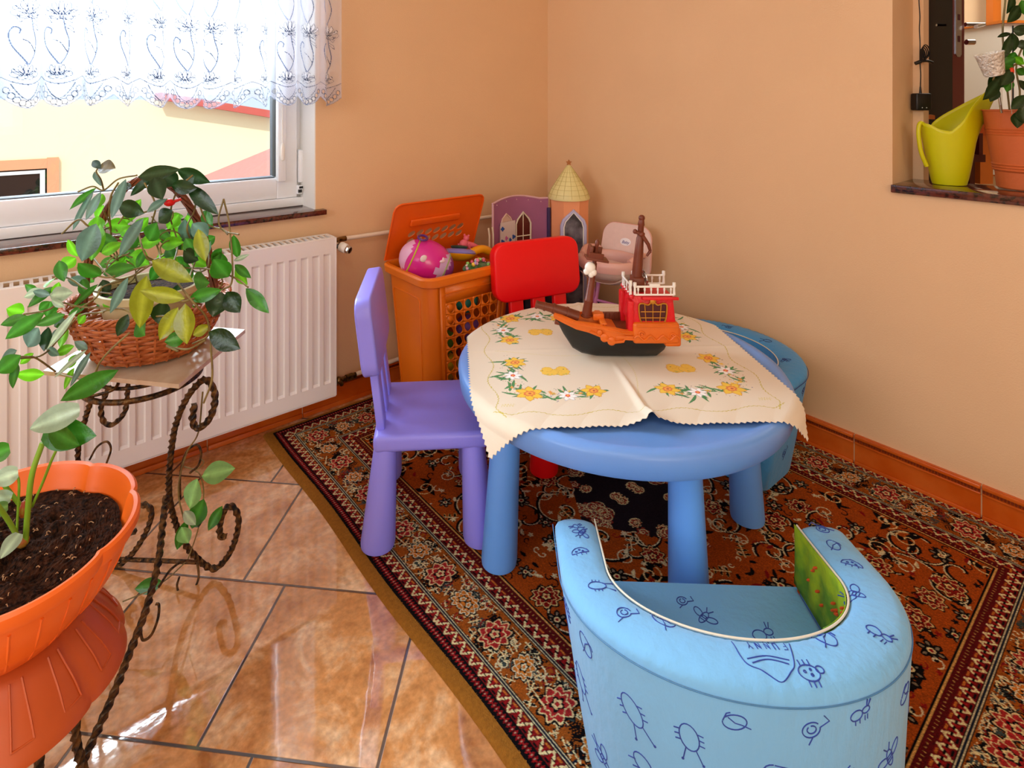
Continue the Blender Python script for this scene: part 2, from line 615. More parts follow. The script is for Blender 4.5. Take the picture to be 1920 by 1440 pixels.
def floor_material():
    m = mat('glazed_floor_tiles', '#C98A52', 0.07, spec=0.6)
    nt = m.node_tree
    N, L = nt.nodes, nt.links
    b = N['Principled BSDF']

    def math_(op, a, c=None, d=None):
        n = N.new('ShaderNodeMath')
        n.operation = op
        for i, v in enumerate((a, c, d)):
            if v is None:
                continue
            if isinstance(v, (int, float)):
                n.inputs[i].default_value = v
            else:
                L.new(v, n.inputs[i])
        return n.outputs[0]
    tc = N.new('ShaderNodeTexCoord')
    sp = N.new('ShaderNodeSeparateXYZ')
    L.new(tc.outputs['Object'], sp.inputs[0])
    x, y = sp.outputs[0], sp.outputs[1]
    s2 = 1 / math.sqrt(2)
    u = math_('MULTIPLY', math_('ADD', x, y), s2)
    v = math_('MULTIPLY', math_('SUBTRACT', x, y), s2)
    ru = math_('DIVIDE', math_('SUBTRACT', u, -1.292), 0.3595)
    k = math_('FLOOR', ru)
    fu = math_('FRACT', ru)
    off = math_('MULTIPLY_ADD', k, -0.108, -0.855)
    rv = math_('DIVIDE', math_('SUBTRACT', v, off), 0.337)
    j = math_('FLOOR', rv)
    fv = math_('FRACT', rv)
    du = math_('MULTIPLY', math_('SUBTRACT', 0.5, math_('ABSOLUTE', math_('SUBTRACT', fu, 0.5))), 0.3595)
    dv = math_('MULTIPLY', math_('SUBTRACT', 0.5, math_('ABSOLUTE', math_('SUBTRACT', fv, 0.5))), 0.337)
    d = math_('MINIMUM', du, dv)
    mr = N.new('ShaderNodeMapRange')
    mr.inputs[1].default_value = 0.0022
    mr.inputs[2].default_value = 0.0038
    L.new(d, mr.inputs[0])
    tile = mr.outputs[0]
    cb = N.new('ShaderNodeCombineXYZ')
    L.new(k, cb.inputs[0])
    L.new(j, cb.inputs[1])
    wn = N.new('ShaderNodeTexWhiteNoise')
    L.new(cb.outputs[0], wn.inputs['Vector'])
    # offset noise per tile
    va = N.new('ShaderNodeVectorMath')
    va.operation = 'MULTIPLY_ADD'
    L.new(wn.outputs['Color'], va.inputs[0])
    va.inputs[1].default_value = (9, 9, 9)
    L.new(tc.outputs['Object'], va.inputs[2])
    n1 = N.new('ShaderNodeTexNoise')
    n1.inputs['Scale'].default_value = 8
    n1.inputs['Detail'].default_value = 9
    n1.inputs['Roughness'].default_value = 0.62
    n1.inputs['Distortion'].default_value = 0.5
    L.new(va.outputs[0], n1.inputs['Vector'])
    r1 = N.new('ShaderNodeValToRGB')
    e = r1.color_ramp.elements
    e[0].position, e[0].color = 0.32, (*rgb('#AE6A2E'), 1)
    e[1].position, e[1].color = 0.68, (*rgb('#F0CCA2'), 1)
    e2 = r1.color_ramp.elements.new(0.5)
    e2.color = (*rgb('#D4955A'), 1)
    L.new(n1.outputs['Fac'], r1.inputs[0])
    n2 = N.new('ShaderNodeTexNoise')
    n2.inputs['Scale'].default_value = 70
    n2.inputs['Detail'].default_value = 6
    L.new(va.outputs[0], n2.inputs['Vector'])
    hs = N.new('ShaderNodeHueSaturation')
    L.new(r1.outputs[0], hs.inputs['Color'])
    vr = N.new('ShaderNodeMapRange')
    vr.inputs[1].default_value, vr.inputs[2].default_value = 0.3, 0.7
    vr.inputs[3].default_value, vr.inputs[4].default_value = 0.74, 1.18
    L.new(n2.outputs['Fac'], vr.inputs[0])
    L.new(vr.outputs[0], hs.inputs['Value'])
    mx = N.new('ShaderNodeMix')
    mx.data_type = 'RGBA'
    L.new(tile, mx.inputs[0])
    mx.inputs[6].default_value = (*rgb('#43342A'), 1)
    L.new(hs.outputs[0], mx.inputs[7])
    L.new(mx.outputs[2], b.inputs['Base Color'])
    rr = N.new('ShaderNodeMapRange')
    rr.inputs[3].default_value, rr.inputs[4].default_value = 0.6, 0.06
    L.new(tile, rr.inputs[0])
    L.new(rr.outputs[0], b.inputs['Roughness'])
    n3 = N.new('ShaderNodeTexNoise')
    n3.inputs['Scale'].default_value = 26
    n3.inputs['Detail'].default_value = 3
    L.new(tc.outputs['Object'], n3.inputs['Vector'])
    h = math_('MULTIPLY_ADD', n3.outputs['Fac'], 0.1, tile)
    bp = N.new('ShaderNodeBump')
    bp.inputs['Strength'].default_value = 0.35
    bp.inputs['Distance'].default_value = 0.004
    L.new(h, bp.inputs['Height'])
    L.new(bp.outputs[0], b.inputs['Normal'])
    b.inputs['Coat Weight'].default_value = 1.0
    b.inputs['Coat IOR'].default_value = 2.0
    b.inputs['Coat Roughness'].default_value = 0.03
    L.new(bp.outputs[0], b.inputs['Coat Normal'])
    return m


struct(MB().box((-5.2, -5.2, -0.1), (4.4, 0.2, 0)).build('floor', floor_material(), smooth=None))
struct(MB().box((-5.2, -5.2, CZ), (4.4, 0.3, CZ + 0.1)).build('ceiling', M_ceil, smooth=None))


def wall_with_hole(name, axis, p0, p1, lo, hi, h0, h1, z0, z1, m):
    """wall slab between p0..p1 on `axis`, spanning lo..hi, with one opening h0..h1 x z0..z1"""
    b = MB()
    for a, c, s, e in ((lo, h0, 0, CZ), (h1, hi, 0, CZ), (h0, h1, 0, z0), (h0, h1, z1, CZ)):
        if c - a < 1e-4 or e - s < 1e-4:
            continue
        if axis == 'y':
            b.box((a, p0, s), (c, p1, e))
        else:
            b.box((p0, a, s), (p1, c, e))
    return struct(b.build(name, m, smooth=None))


WX0, WX1, WZ0, WZ1 = -3.05, -1.244, 0.752, 2.15
NY1, NZ0 = -1.51, 0.899
wall_with_hole('wall_left', 'y', 0, 0.30, -5.2, 0.2, WX0, WX1, WZ0, WZ1, M_wall)
wall_with_hole('wall_right', 'x', 0, 0.20, -5.2, 0.0, -3.6, NY1, NZ0, 2.2, M_wall)
wall_with_hole('wall_rear', 'y', -5.2, -5.0, -5.2, 0.2, -3.9, -2.1, 0.85, 2.15, M_wall)
wall_with_hole('wall_side', 'x', -5.2, -5.0, -5.0, 0.0, -2.9, -1.1, 0.85, 2.15, M_wall)

# window reveal lining
r_ = MB()
r_.box((WX1 - 0.004, 0.001, WZ0), (WX1 + 0.0, 0.15, WZ1))
r_.box((WX0, 0.001, WZ0), (WX0 + 0.004, 0.15, WZ1))
r_.box((WX0, 0.001, WZ1 - 0.004), (WX1, 0.15, WZ1))
struct(r_.build('trim_1', M_reveal, smooth=None))


# skirting
def skirt(name, along, joints, a0, a1):
    b, d, g = MB(), MB(), MB()
    if along == 'x':
        def put(mb, s, e, y0, y1, z0, z1, bev=0.0):
            mb.box((s, -y1, z0), (e, -y0, z1), bev=bev, seg=2)
    else:
        def put(mb, s, e, y0, y1, z0, z1, bev=0.0):
            mb.box((-y1, s, z0), (-y0, e, z1), bev=bev, seg=2)
    js = [a0] + joints + [a1]
    for s, e in zip(js[:-1], js[1:]):
        s, e = s + 0.0015, e - 0.0015
        put(b, s, e, 0, 0.009, 0, 0.100)
        put(b, s, e, 0.009, 0.017, 0.089, 0.100, 0.003)
        put(b, s, e, 0.009, 0.014, 0.072, 0.078, 0.002)
        put(b, s, e, 0.009, 0.018, 0.0, 0.018, 0.004)
        n = int((e - s) / 0.0075)
        if e > -2.6:
            for i in range(n):
                t = s + (i + 0.5) * (e - s) / n
                put(d, t - 0.0026, t + 0.0026, 0.009, 0.0125, 0.080, 0.0875)
    for j in joints:
        put(g, j - 0.002, j + 0.002, 0, 0.0085, 0, 0.099)
    o = struct(b.build(name, M_skirt, smooth=30))
    d.build('bead_row', M_skirt_dk, o, smooth=None)
    g.build('joint', M_groutl, o, smooth=None)


skirt('baseboard_right', 'y', [-4.6, -4.28, -3.96, -3.64, -3.323, -3.004, -2.684, -2.365, -2.045, -1.726, -1.407, -1.088, -0.769, -0.45, -0.13], -5.0, -0.002)
skirt('baseboard_left', 'x', [-4.6, -4.27, -3.94, -3.61, -3.28, -2.95, -2.62, -2.29, -1.96, -1.63, -1.30, -0.97, -0.64, -0.31], -5.0, -0.002)

# ---- glass
M_glass = bpy.data.materials.new('window_glass')
M_glass.use_nodes = True
_n = M_glass.node_tree.nodes
_n.clear()
_o = _n.new('ShaderNodeOutputMaterial')
_m = _n.new('ShaderNodeMixShader')
_t = _n.new('ShaderNodeBsdfTransparent')
_t.inputs[0].default_value = (0.97, 0.985, 0.98, 1)
_g = _n.new('ShaderNodeBsdfGlossy')
_g.inputs['Roughness'].default_value = 0.0
_f = _n.new('ShaderNodeFresnel')
_f.inputs[0].default_value = 1.45
_l = M_glass.node_tree.links
_l.new(_f.outputs[0], _m.inputs[0])
_l.new(_t.outputs[0], _m.inputs[1])
_l.new(_g.outputs[0], _m.inputs[2])
_l.new(_m.outputs[0], _o.inputs[0])

# ---- window in the left wall
win = struct(thing('window_1', 'white plastic casement window above the radiator', 'window'))
del win['category']
f = MB()
fy0, fy1 = 0.150, 0.215            # fixed outer frame
f.box((WX1 - 0.045, fy0, 0.775), (WX1, fy1, WZ1), bev=.004)
f.box((WX0, fy0, 0.775), (WX0 + 0.045, fy1, WZ1), bev=.004)
f.box((WX0 + .044, fy0 + .0005, 0.772), (WX1 - .044, fy1, 0.815), bev=.003)
f.box((WX0 + .044, fy0 + .0005, WZ1 - 0.045), (WX1 - .044, fy1, WZ1 - .001), bev=.003)
f.build('window_frame', M_pvc, win)
s = MB()
sy0, sy1 = 0.128, 0.20
sx0, sx1, sz0, sz1 = WX0 + 0.03, WX1 - 0.022, 0.803, WZ1 - 0.03
fw = 0.082
for lo, hi in (((sx1 - fw, sy0, sz0), (sx1, sy1, sz1)), ((sx0, sy0, sz0), (sx0 + fw, sy1, sz1)),
               ((sx0 + fw - .003, sy0 + .0004, sz0 + .0004), (sx1 - fw + .003, sy1 - .0004, sz0 + fw)), ((sx0 + fw - .003, sy0 + .0004, sz1 - fw), (sx1 - fw + .003, sy1 - .0004, sz1 - .0004))):
    s.box(lo, hi, bev=.006, seg=3)
sash = s.build('window_sash', M_pvc, win)
g = MB()
gx0, gx1, gz0, gz1 = sx0 + fw, sx1 - fw, sz0 + fw, sz1 - fw
for lo, hi in (((gx1 - .003, sy0 + .012, gz0 + .004), (gx1 + .002, sy1 - .002, gz1)), ((gx0, sy0 + .012, gz0 - .002), (gx1 - .004, sy1 - .002, gz0 + .003))):
    g.box(lo, hi)
g.build('gasket', M_gask, sash, smooth=None)
MB().box((gx0 - .004, 0.165, gz0 - .004), (gx1 + .004, 0.169, gz1 + .004)).build('pane', M_glass, win, smooth=None)
h = MB()
h.box((sx1 + .002, 0.118, 0.86), (sx1 + .02, 0.150, 0.99), bev=.006)
h.box((sx1 - .004, 0.116, 0.815), (sx1 + .018, 0.150, 0.850), bev=.004)
h.build('hinge', M_pvc, win)
h = MB()
h.box((sx1 - .002, 0.112, 0.822), (sx1 + .012, 0.117, 0.834))
h.box((sx1 + .002, 0.112, 0.838), (sx1 + .016, 0.117, 0.846))
h.build('hinge_screw', M_black, win, smooth=None)
# guide rail and cord tensioner of the pleated blind
g = MB()
g.box((gx1 - 0.004, 0.098, gz0 - 0.012), (gx1 + 0.026, 0.128, gz1), bev=.004)
rail = g.build('blind_guide_rail', M_pvc, win)
c = MB()
c.tube([(gx1 + .008, 0.090, 1.02), (gx1 + .008, 0.090, 2.0)], 0.0022, 6)
c.build('blind_cord', M_white, rail)
c = MB()
c.lathe([(0, 0), (.006, .002), (.0085, .012), (.0085, .05), (.005, .066), (0, .068)], 16, T(gx1 + .008, 0.086, 0.955), sx=1, sy=.7)
c.build('cord_tensioner', M_white, rail)

MB().box((-3.15, -0.03, 0.751), (-1.212, 0.150, 0.770), bev=.002).build('window_sill', M_granite, win)
MB().box((-3.05, 0.118, 0.770), (-1.244, 0.150, 0.803), bev=.002).build('sill_upstand', M_pvc, win)
m_ = MB()
m_.box((-1.262, 0.10, 0.7702), (-1.2485, 0.127, 0.80))
# ---- two unseen windows behind the viewpoint, added to go with the fill lights
for nm, ax in (('window_added_rear', 'y'), ('window_added_side', 'x')):
    w_ = struct(thing(nm, 'added plain white window out of view', 'window'))
    del w_['category']
    f = MB()
    a0, a1 = (-3.9, -2.1) if ax == 'y' else (-2.9, -1.1)
    for u0, u1, z0, z1 in ((a0, a0 + .08, .85, 2.15), (a1 - .08, a1, .85, 2.15), (a0, a1, .85, .93), (a0, a1, 2.07, 2.15), ((a0 + a1) / 2 - .05, (a0 + a1) / 2 + .05, .9, 2.1)):
        if ax == 'y':
            f.box((u0, -5.12, z0), (u1, -5.06, z1), bev=.004)
        else:
            f.box((-5.12, u0, z0), (-5.06, u1, z1), bev=.004)
    f.build('window_frame', M_pvc, w_)
    if ax == 'y':
        MB().box((a0, -5.10, .9), (a1, -5.096, 2.1)).build('pane', M_glass, w_, smooth=None)
    else:
        MB().box((-5.10, a0, .9), (-5.096, a1, 2.1)).build('pane', M_glass, w_, smooth=None)

# ---- niche ledge and the wall beyond
o = MB().box((-0.018, -3.6, 0.899), (0.200, NY1 + .0, 0.924), bev=.003).build('trim_2', M_granite)
struct(o)
o = MB().box((0.201, -1.539, 0.0), (0.26, -1.46, CZ)).build('wall_nib', M_wall, smooth=None)
struct(o)

# ---- next room shell
struct(MB().box((4.2, -5.2, 0), (4.3, 0.2, CZ)).build('wall_far', M_wall_far, smooth=None))
struct(MB().box((0.26, -0.1, 0), (4.2, 0.0, CZ)).build('wall_next_left', M_wall_far, smooth=None))
struct(MB().box((0.2, -5.2, 0), (4.2, -5.1, CZ)).build('wall_next_right', M_wall_far, smooth=None))

# ---- outside
def ony(px, py, y):
    l = (px - 905) / FPX
    dx, dy = l * RX + VX, l * RY + VY
    t = (y - CAMY) / dy
    return Vector((CAMX + t * dx, y, CAMZ - (py - 191) * t / FPX))


M_facade = mat('cream_render', '#F4E4C0', 0.9, bump=0.1, bscale=30)
M_roofr = mat('red_roof_sheet', '#C4574F', 0.6, vary=0.05)
M_rooftile = mat('pink_red_roof_tiles', '#D08A82', 0.7, vary=0.08, vscale=20)
M_ground = mat('grey_ground', '#8A8A80', 0.9)
struct(MB().box((-30, 0.6, -3.3), (30, 40, -3.2)).build('ground', M_ground, smooth=None))
Y0 = 7.0
hs_ = thing('neighbouring_house', 'cream rendered house with red roof edge seen through the window', 'house', (-4.5, Y0, -3.2))
ib = Matrix.Translation((4.5, -Y0, 3.2))
p0, p1, p2 = ony(-900, 187, Y0), ony(312, 187, Y0), ony(508, 221, Y0)
sl = (p2.z - p1.z) / (p2.x - p1.x)
xr = 2.5
zr = p1.z + sl * (xr - p1.x)
MB().prism([(p0.x, -3.2), (xr, -3.2), (xr, zr), (p1.x, p1.z), (p0.x, p1.z)], 0, .3, ib @ Matrix.Translation((0, Y0 + .3, 0)) @ Matrix.Rotation(R(90), 4, 'X')).build('wall', M_facade, hs_, smooth=None)
MB().prism([(p1.x - .1, p1.z), (xr + .2, zr - .02), (xr + .2, zr + .10), (p1.x - .1, p1.z + .10)], 0, .5, ib @ Matrix.Translation((0, Y0 + .3, 0)) @ Matrix.Rotation(R(90), 4, 'X')).build('roof', M_roofr, hs_, smooth=None)
a, b_ = ony(-60, 372, Y0 - .02), ony(88, 315, Y0 - .02)
wz0 = b_.z - .75
q = MB()
q.box((a.x, Y0 - .06, b_.z), (b_.x - .001, Y0, b_.z + .12)).box((b_.x, Y0 - .06, wz0), (b_.x + .12, Y0, b_.z + .13))
wn_ = q.build('window_surround', mat('salmon_surround', '#E59A74', 0.8), hs_, smooth=None)
wn_.matrix_local = ib
o = MB().box((a.x, Y0 - .03, wz0), (b_.x, Y0 - .001, b_.z)).build('window', mat('dark_house_glass', '#1C1416', 0.6, spec=0.1), hs_, smooth=None)
o.matrix_local = ib
o = MB().box((b_.x - .07, Y0 - .05, wz0), (b_.x - .02, Y0 - .03, b_.z - .02)).box((a.x, Y0 - .05, b_.z - .06), (b_.x - .071, Y0 - .03, b_.z - .02)).build('window_bar', M_pvc, hs_, smooth=None)
o.matrix_local = ib
# lower roof in front of it
A, B, C, D = at(372, 340, 7.2), at(620, 240, 5.6), at(640, 420, 4.4), at(300, 430, 5.6)
nrm = (B - A).cross(D - A).normalized()
low = thing('lean_to_roof', 'pinkish tiled roof slope at the lower right of the window view', 'roof', (D.x, D.y, -3.2))
il = Matrix.Translation((-D.x, -D.y, 3.2))
v4 = [A, B, C, D]
q = MB()
q.add([il @ (p + nrm * .04) for p in v4] + [il @ (p - nrm * .04) for p in v4], [(0, 1, 2, 3), (7, 6, 5, 4), (0, 4, 5, 1), (1, 5, 6, 2), (2, 6, 7, 3), (3, 7, 4, 0)])
for k in range(1, 9):
    t = k / 9
    q.tube([il @ (A.lerp(B, t) - nrm * -.045), il @ (D.lerp(C, t) - nrm * -.045)], 0.018, 6)
q.build('tile_covering', M_rooftile, low, smooth=None)
q = MB()
q.tube([il @ (A + nrm * .05), il @ (B + nrm * .05)], 0.05, 8)
q.build('ridge', M_roofr, low)
q = MB()
q.box((0.2, 0.1, 0), (2.2, 2.0, 3.4))
# hills far behind
hl = MB()
hp = [(-60, -4)] + [(-60 + i * 6, 3.2 + 1.6 * math.sin(i * .9) + .9 * math.sin(i * 2.1)) for i in range(21)] + [(60, -4)]
hl.prism(hp, 0, 4, Matrix.Translation((0, 64, 0)) @ Matrix.Rotation(R(90), 4, 'X'))
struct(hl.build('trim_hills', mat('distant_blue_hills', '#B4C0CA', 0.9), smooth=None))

# ------------------------------------------------------------------ radiator and pipes
RX0, RX1, RF = -2.75, -1.212, -0.110
rad = thing('radiator', 'white ribbed panel radiator under the window sill', 'radiator', (RX1, RF, 0.095))
ri = Matrix.Translation((-RX1, -RF, -0.095))
zb, zt = 0.095, 0.675
xs, ds = [RX0, RX0 + .03], [0, 0]
x = RX0 + .045
while x < RX1 - .045:
    xs += [x, x + .004, x + .024, x + .028]
    ds += [0, .006, .006, 0]
    x += .0425
xs += [RX1]
ds += [0]
zs = [(zb, 0), (zb + .052, 0), (zb + .060, 1), (zt - .060, 1), (zt - .052, 0), (zt, 0)]
q = MB()
vs, fs = [], []
for xx, d in zip(xs, ds):
    for z, k in zs:
        vs.append((xx, RF + .006 * 0 + d * k, z))
nz = len(zs)
for i in range(len(xs) - 1):
    for j in range(nz - 1):
        a = i * nz + j
        fs.append((a, a + nz, a + nz + 1, a + 1))
q.add(vs, fs)
q.box((RX0, RF + .0065, zb), (RX1, RF + .016, zt))
q.box((RX0, RF + .0, zb - .003), (RX1, RF + .012, zb + .001))
q.box((RX0, RF + .0, zt - .001), (RX1, RF + .012, zt + .003), bev=.001)
q.v = [tuple(ri @ Vector(v)) for v in q.v]
q.build('front_panel', M_rad, rad, smooth=25)
for xx in (RX1, RX0):
    q = MB()
    q.box((xx - .003, RF - .001, zb), (xx + .003, -0.028, zt + .004), bev=.0012)
    q.v = [tuple(ri @ Vector(v)) for v in q.v]
    q.build('side_panel', M_rad, rad)
q = MB()
q.box((RX0, RF + .002, zt + .001), (RX1, RF + .014, zt + .004)).box((RX0, -0.038, zt + .001), (RX1, -0.028, zt + .004))
x = RX0
while x < RX1:
    q.box((x, RF + .012, zt - .004), (x + .0085, -0.036, zt + .003))
    x += .0215
q.v = [tuple(ri @ Vector(v)) for v in q.v]
q.build('top_grille', M_rad, rad, smooth=None)
q = MB()
q.box((RX0 + .01, RF + .03, zb + .02), (RX1 - .02, RF + .034, zt - .02)).box((RX0 + .01, -0.036, zb + .02), (RX1 - .02, -0.031, zt - .015))
q.v = [tuple(ri @ Vector(v)) for v in q.v]
q.build('inner_panel', M_radd, rad, smooth=None)
# thermostatic valve
q = MB()
MX = T(RX1 + .024, -0.062, 0.637, rx=R(90))
q.lathe([(0, -.012), (.011, -.012), (.012, .01), (.010, .02)], 20, MX)
q.tube([(RX1, -0.062, 0.637), (RX1 + .03, -0.062, 0.637)], .008, 10)
q.v = [tuple(ri @ Vector(v)) for v in q.v]
vb = q.build('valve_body', M_chrome, rad)
q = MB()
MX = ri @ Matrix.Translation((RX1 + .034, -0.075, 0.634)) @ Euler((R(105), 0, R(28))).to_matrix().to_4x4()
q.lathe([(0, 0), (.016, 0), (.018, .004), (.018, .026), (.015, .030)], 24, MX, rfun=lambda a, z: 1 + .03 * math.cos(12 * a))
q.build('thermostat_head', M_white, vb)
q = MB()
q.lathe([(.0145, .030), (.015, .040), (.012, .046), (0, .047)], 24, MX, rfun=lambda a, z: 1 + .05 * math.cos(8 * a))
q.build('thermostat_cap', M_chrome, vb)
q = MB()
q.tube([(RX1 + .030, -0.06, .640), (RX1 + .030, -0.045, .648), (RX1 + .05, -0.036, .650), (RX1 + .075, -0.034, .650)], .010, 10)
q.v = [tuple(ri @ Vector(v)) for v in q.v]
q.build('valve_elbow', M_brass, vb)


def pipe(label, pts, r):
    o = MB().tube(pts, r, 12).build('heating_pipe', M_pipe)
    return tag(o, label, 'pipe')


pipe('cream upper heating pipe running from the radiator valve along the left wall', [(RX1 + .076, -0.034, .650), (-0.9, -0.034, .647), (-0.03, -0.034, .642)], .0085)
pipe('cream lower heating pipe just above the skirting of the left wall', [(-1.095, -0.036, .112), (-0.9, -0.036, .118), (-0.03, -0.036, .122)], .0085)
lv = thing('return_valve', 'tarnished brass return valve by the lower radiator corner', 'valve', (-1.15, -0.036, .108))
q = MB()
q.tube([(-.065, 0, 0), (-.03, 0, 0)], .009, 10).ball((-.018, 0, 0), .015).tube([(-.018, 0, 0), (.012, 0, 0)], .010, 6)
q.tube([(-.018, 0, 0), (-.018, -.03, -.004)], .008, 8)
q.build('valve_body', M_brass, lv)
q = MB()
q.lathe([(0, -.013), (.014, -.013), (.014, .013), (0, .013)], 6, T(.026, 0, 0, ry=R(90)))
q.lathe([(0, -.008), (.012, -.008), (.012, .008), (0, .008)], 6, T(.046, 0, 0, ry=R(90)))
q.build('nut', M_brass, lv)


# ------------------------------------------------------------------ rug
def make_rug():
    W2, H2, st = 0.72, 0.98, 0.002
    cre, blk, red, och, nav, gry = hx('EFD8A0'), hx('0E0B0E'), hx('98181C'), hx('A9601F'), hx('1A2233'), hx('3E4A48')
    fld = hx('AE4E14')
    p = Paint(W2, H2, st, fld)
    X, Y = np.broadcast_arrays(p.gx, p.gy)
    d = np.minimum(X, Y)
    s = np.where(X < Y, Y, X)
    a = p.a
    r2 = random.Random(11)

    def band(lo, hi, c):
        a[(d >= lo) & (d < hi)] = c
    tri = lambda t: np.abs((t % 1.0) * 2 - 1)
    band(0, .052, blk)
    m_ = (d >= .006) & (d < .024)
    t = (d - .006) / .018
    sel = m_ & (np.abs(t - .5) + np.abs(tri(s / .018) - .5) < .48)
    a[sel] = red
    a[m_ & (np.abs(t - .5) + np.abs(tri(s / .018) - .5) < .17)] = hx('B9A58A')

    def zig(lo, hi, per):
        m_ = (d >= lo) & (d < hi)
        t = (d - lo) / (hi - lo)
        a[m_] = hx('7A1618')
        z = tri(s / per)
        a[m_ & (np.abs(t - (.12 + .76 * z)) < .20)] = cre
        a[m_ & (np.abs(t - .5) < .24) & (np.abs(tri(s / per + .25) - .5) < .16)] = red
        a[m_ & (np.abs(t - .5) < .07) & (np.abs(tri(s / per) - .5) < .30)] = blk
        a[m_ & (np.abs(t - .14) < .09) & (z > .62)] = blk
        a[m_ & (np.abs(t - .86) < .09) & (z < .38)] = hx('C8702C')
    zig(.027, .053, .030)

    def lines(lo):
        for k, c in enumerate((blk, hx('D8C9A0'), nav, hx('D8C9A0'), blk)):
            band(lo + k * .0024, lo + (k + 1) * .0024, c)
    lines(.053)
    band(.065, .165, hx('A6561A'))
    lines(.165)
    zig(.177, .205, .032)
    band(.205, .224, hx('5E1014'))
    m_ = (d >= .205) & (d < .224)
    a[m_ & (np.abs((d - .2145) / .0095) + np.abs(tri(s / .021) - .5) * 2.4 < .42)] = hx('B98A4A')
    band(.224, .228, hx('D8A45A'))
    band(.228, .232, blk)

    def curl(cx, cy, r, rot, sg, turns=1.3, n=20):
        o = []
        for i in range(n + 1):
            t = i / n
            aa = rot + sg * 2 * PI * turns * t
            rr = r * (1 - .82 * t)
            o.append((cx + rr * math.cos(aa), cy + rr * math.sin(aa)))
        return o

    def rosette(x, y, r, rot, c1=red, c2=cre):
        p.ell(x, y, r * 1.18, r * 1.0, blk, rot, 9, .13)
        p.ell(x, y, r * 1.04, r * .88, c2, rot, 9, .14)
        p.ell(x, y, r * .92, r * .78, c1, rot, 9, .13)
        p.ell(x, y, r * .72, r * .58, c2, rot, 7, .16)
        p.ell(x, y, r * .62, r * .5, c1, rot, 7, .16)
        p.ell(x, y, r * .42, r * .34, blk, rot, 5, .2)
        p.ell(x, y, r * .30, r * .24, c2, rot, 5, .2)
        p.ell(x, y, r * .14, r * .12, c1, rot)

    def flower(x, y, r, rot, c=nav):
        for k in range(6):
            aa = rot + k * PI / 3
            p.ell(x + r * .62 * math.cos(aa), y + r * .62 * math.sin(aa), r * .44, r * .30, c, aa)
            p.ell(x + r * .66 * math.cos(aa), y + r * .66 * math.sin(aa), r * .2, r * .12, hx('8C7F6A'), aa)
        p.ell(x, y, r * .3, r * .3, cre)
        p.ell(x, y, r * .17, r * .17, red)

    def arab(x, y, L, rot, c=nav, n=5, edge=cre):
        for k in range(n):
            t = (k + .5) / n
            px, py = x + L * t * math.cos(rot), y + L * t * math.sin(rot)
            for sg in (-1, 1):
                q = rot + sg * (1.15 - .5 * t)
                l = L * .30 * (1.1 - .6 * t)
                p.leaf(px, py, l * 1.15, l * .62, q, edge, .3 * sg)
                p.leaf(px + .001 * math.cos(q), py + .001 * math.sin(q), l, l * .46, q, c, .3 * sg)
        p.line([(x, y), (x + L * math.cos(rot), y + L * math.sin(rot))], .003, cre)

    def comb(x, y, rot, L, c):
        # short parallel feathered strokes of the woven foliage
        for k in range(6):
            q = rot + .25 * math.sin(k)
            ox = (k - 2.5) * .0052
            bx, by = x - ox * math.sin(rot), y + ox * math.cos(rot)
            p.line([(bx, by), (bx + L * .5 * math.cos(q), by + L * .5 * math.sin(q)), (bx + L * math.cos(q + .5), by + L * math.sin(q + .5))], .0036, c, .0015)

    # main border
    p.mask = (d >= .066) & (d < .164)
    bcre = hx('EAD9AC')
    for side in (0, 1):
        n = int((H2 if side == 0 else W2) / .19) + 2
        for k in range(n):
            for ph in (0, 1):
                sx = .115 + k * .19 + ph * .095
                cx, cy = (.115, sx) if side == 0 else (sx, .115)
                b = 0 if side == 0 else PI / 2
                if side and sx < .14:
                    continue
                for j in range(15):
                    ox, oy = r2.uniform(-.050, .050), r2.uniform(-.046, .046)
                    c_ = r2.choice([blk, blk, nav, gry, blk])
                    arab(cx + ox, cy + oy, r2.uniform(.026, .046), r2.uniform(0, 6.28), c_, 3, r2.choice([bcre, bcre, fld]))
                for j in range(7):
                    comb(cx + r2.uniform(-.04, .04), cy + r2.uniform(-.04, .04), r2.uniform(0, 6.28), .026, r2.choice([blk, blk, gry]))
                for j in range(5):
                    p.line(curl(cx + r2.uniform(-.045, .045), cy + r2.uniform(-.045, .045), r2.uniform(.010, .020), r2.uniform(0, 6), r2.choice((-1, 1)), 1.1), .0032, r2.choice([bcre, bcre, hx('8E1B1E')]))
                if ph == 0:
                    rosette(cx, cy, .036, b, hx('B02A2A'), hx('F0CB94'))
                else:
                    rosette(cx, cy, .026, b + .5, hx('D27A28'), hx('E9DCB8'))
    # field
    p.mask = (d >= .233)
    for it in range(30):
        x, y = r2.uniform(.24, W2), r2.uniform(.24, H2)
        a_ = (x, y, r2.uniform(.04, .08), r2.uniform(0, 6.28), r2.choice((-1, 1)), r2.uniform(.6, 1.1), 30)
        p.line(curl(*a_), .0095, blk)
        p.line(curl(x + .003, y + .003, *a_[2:]), .0032, bcre)
    pts = []
    tries = 0
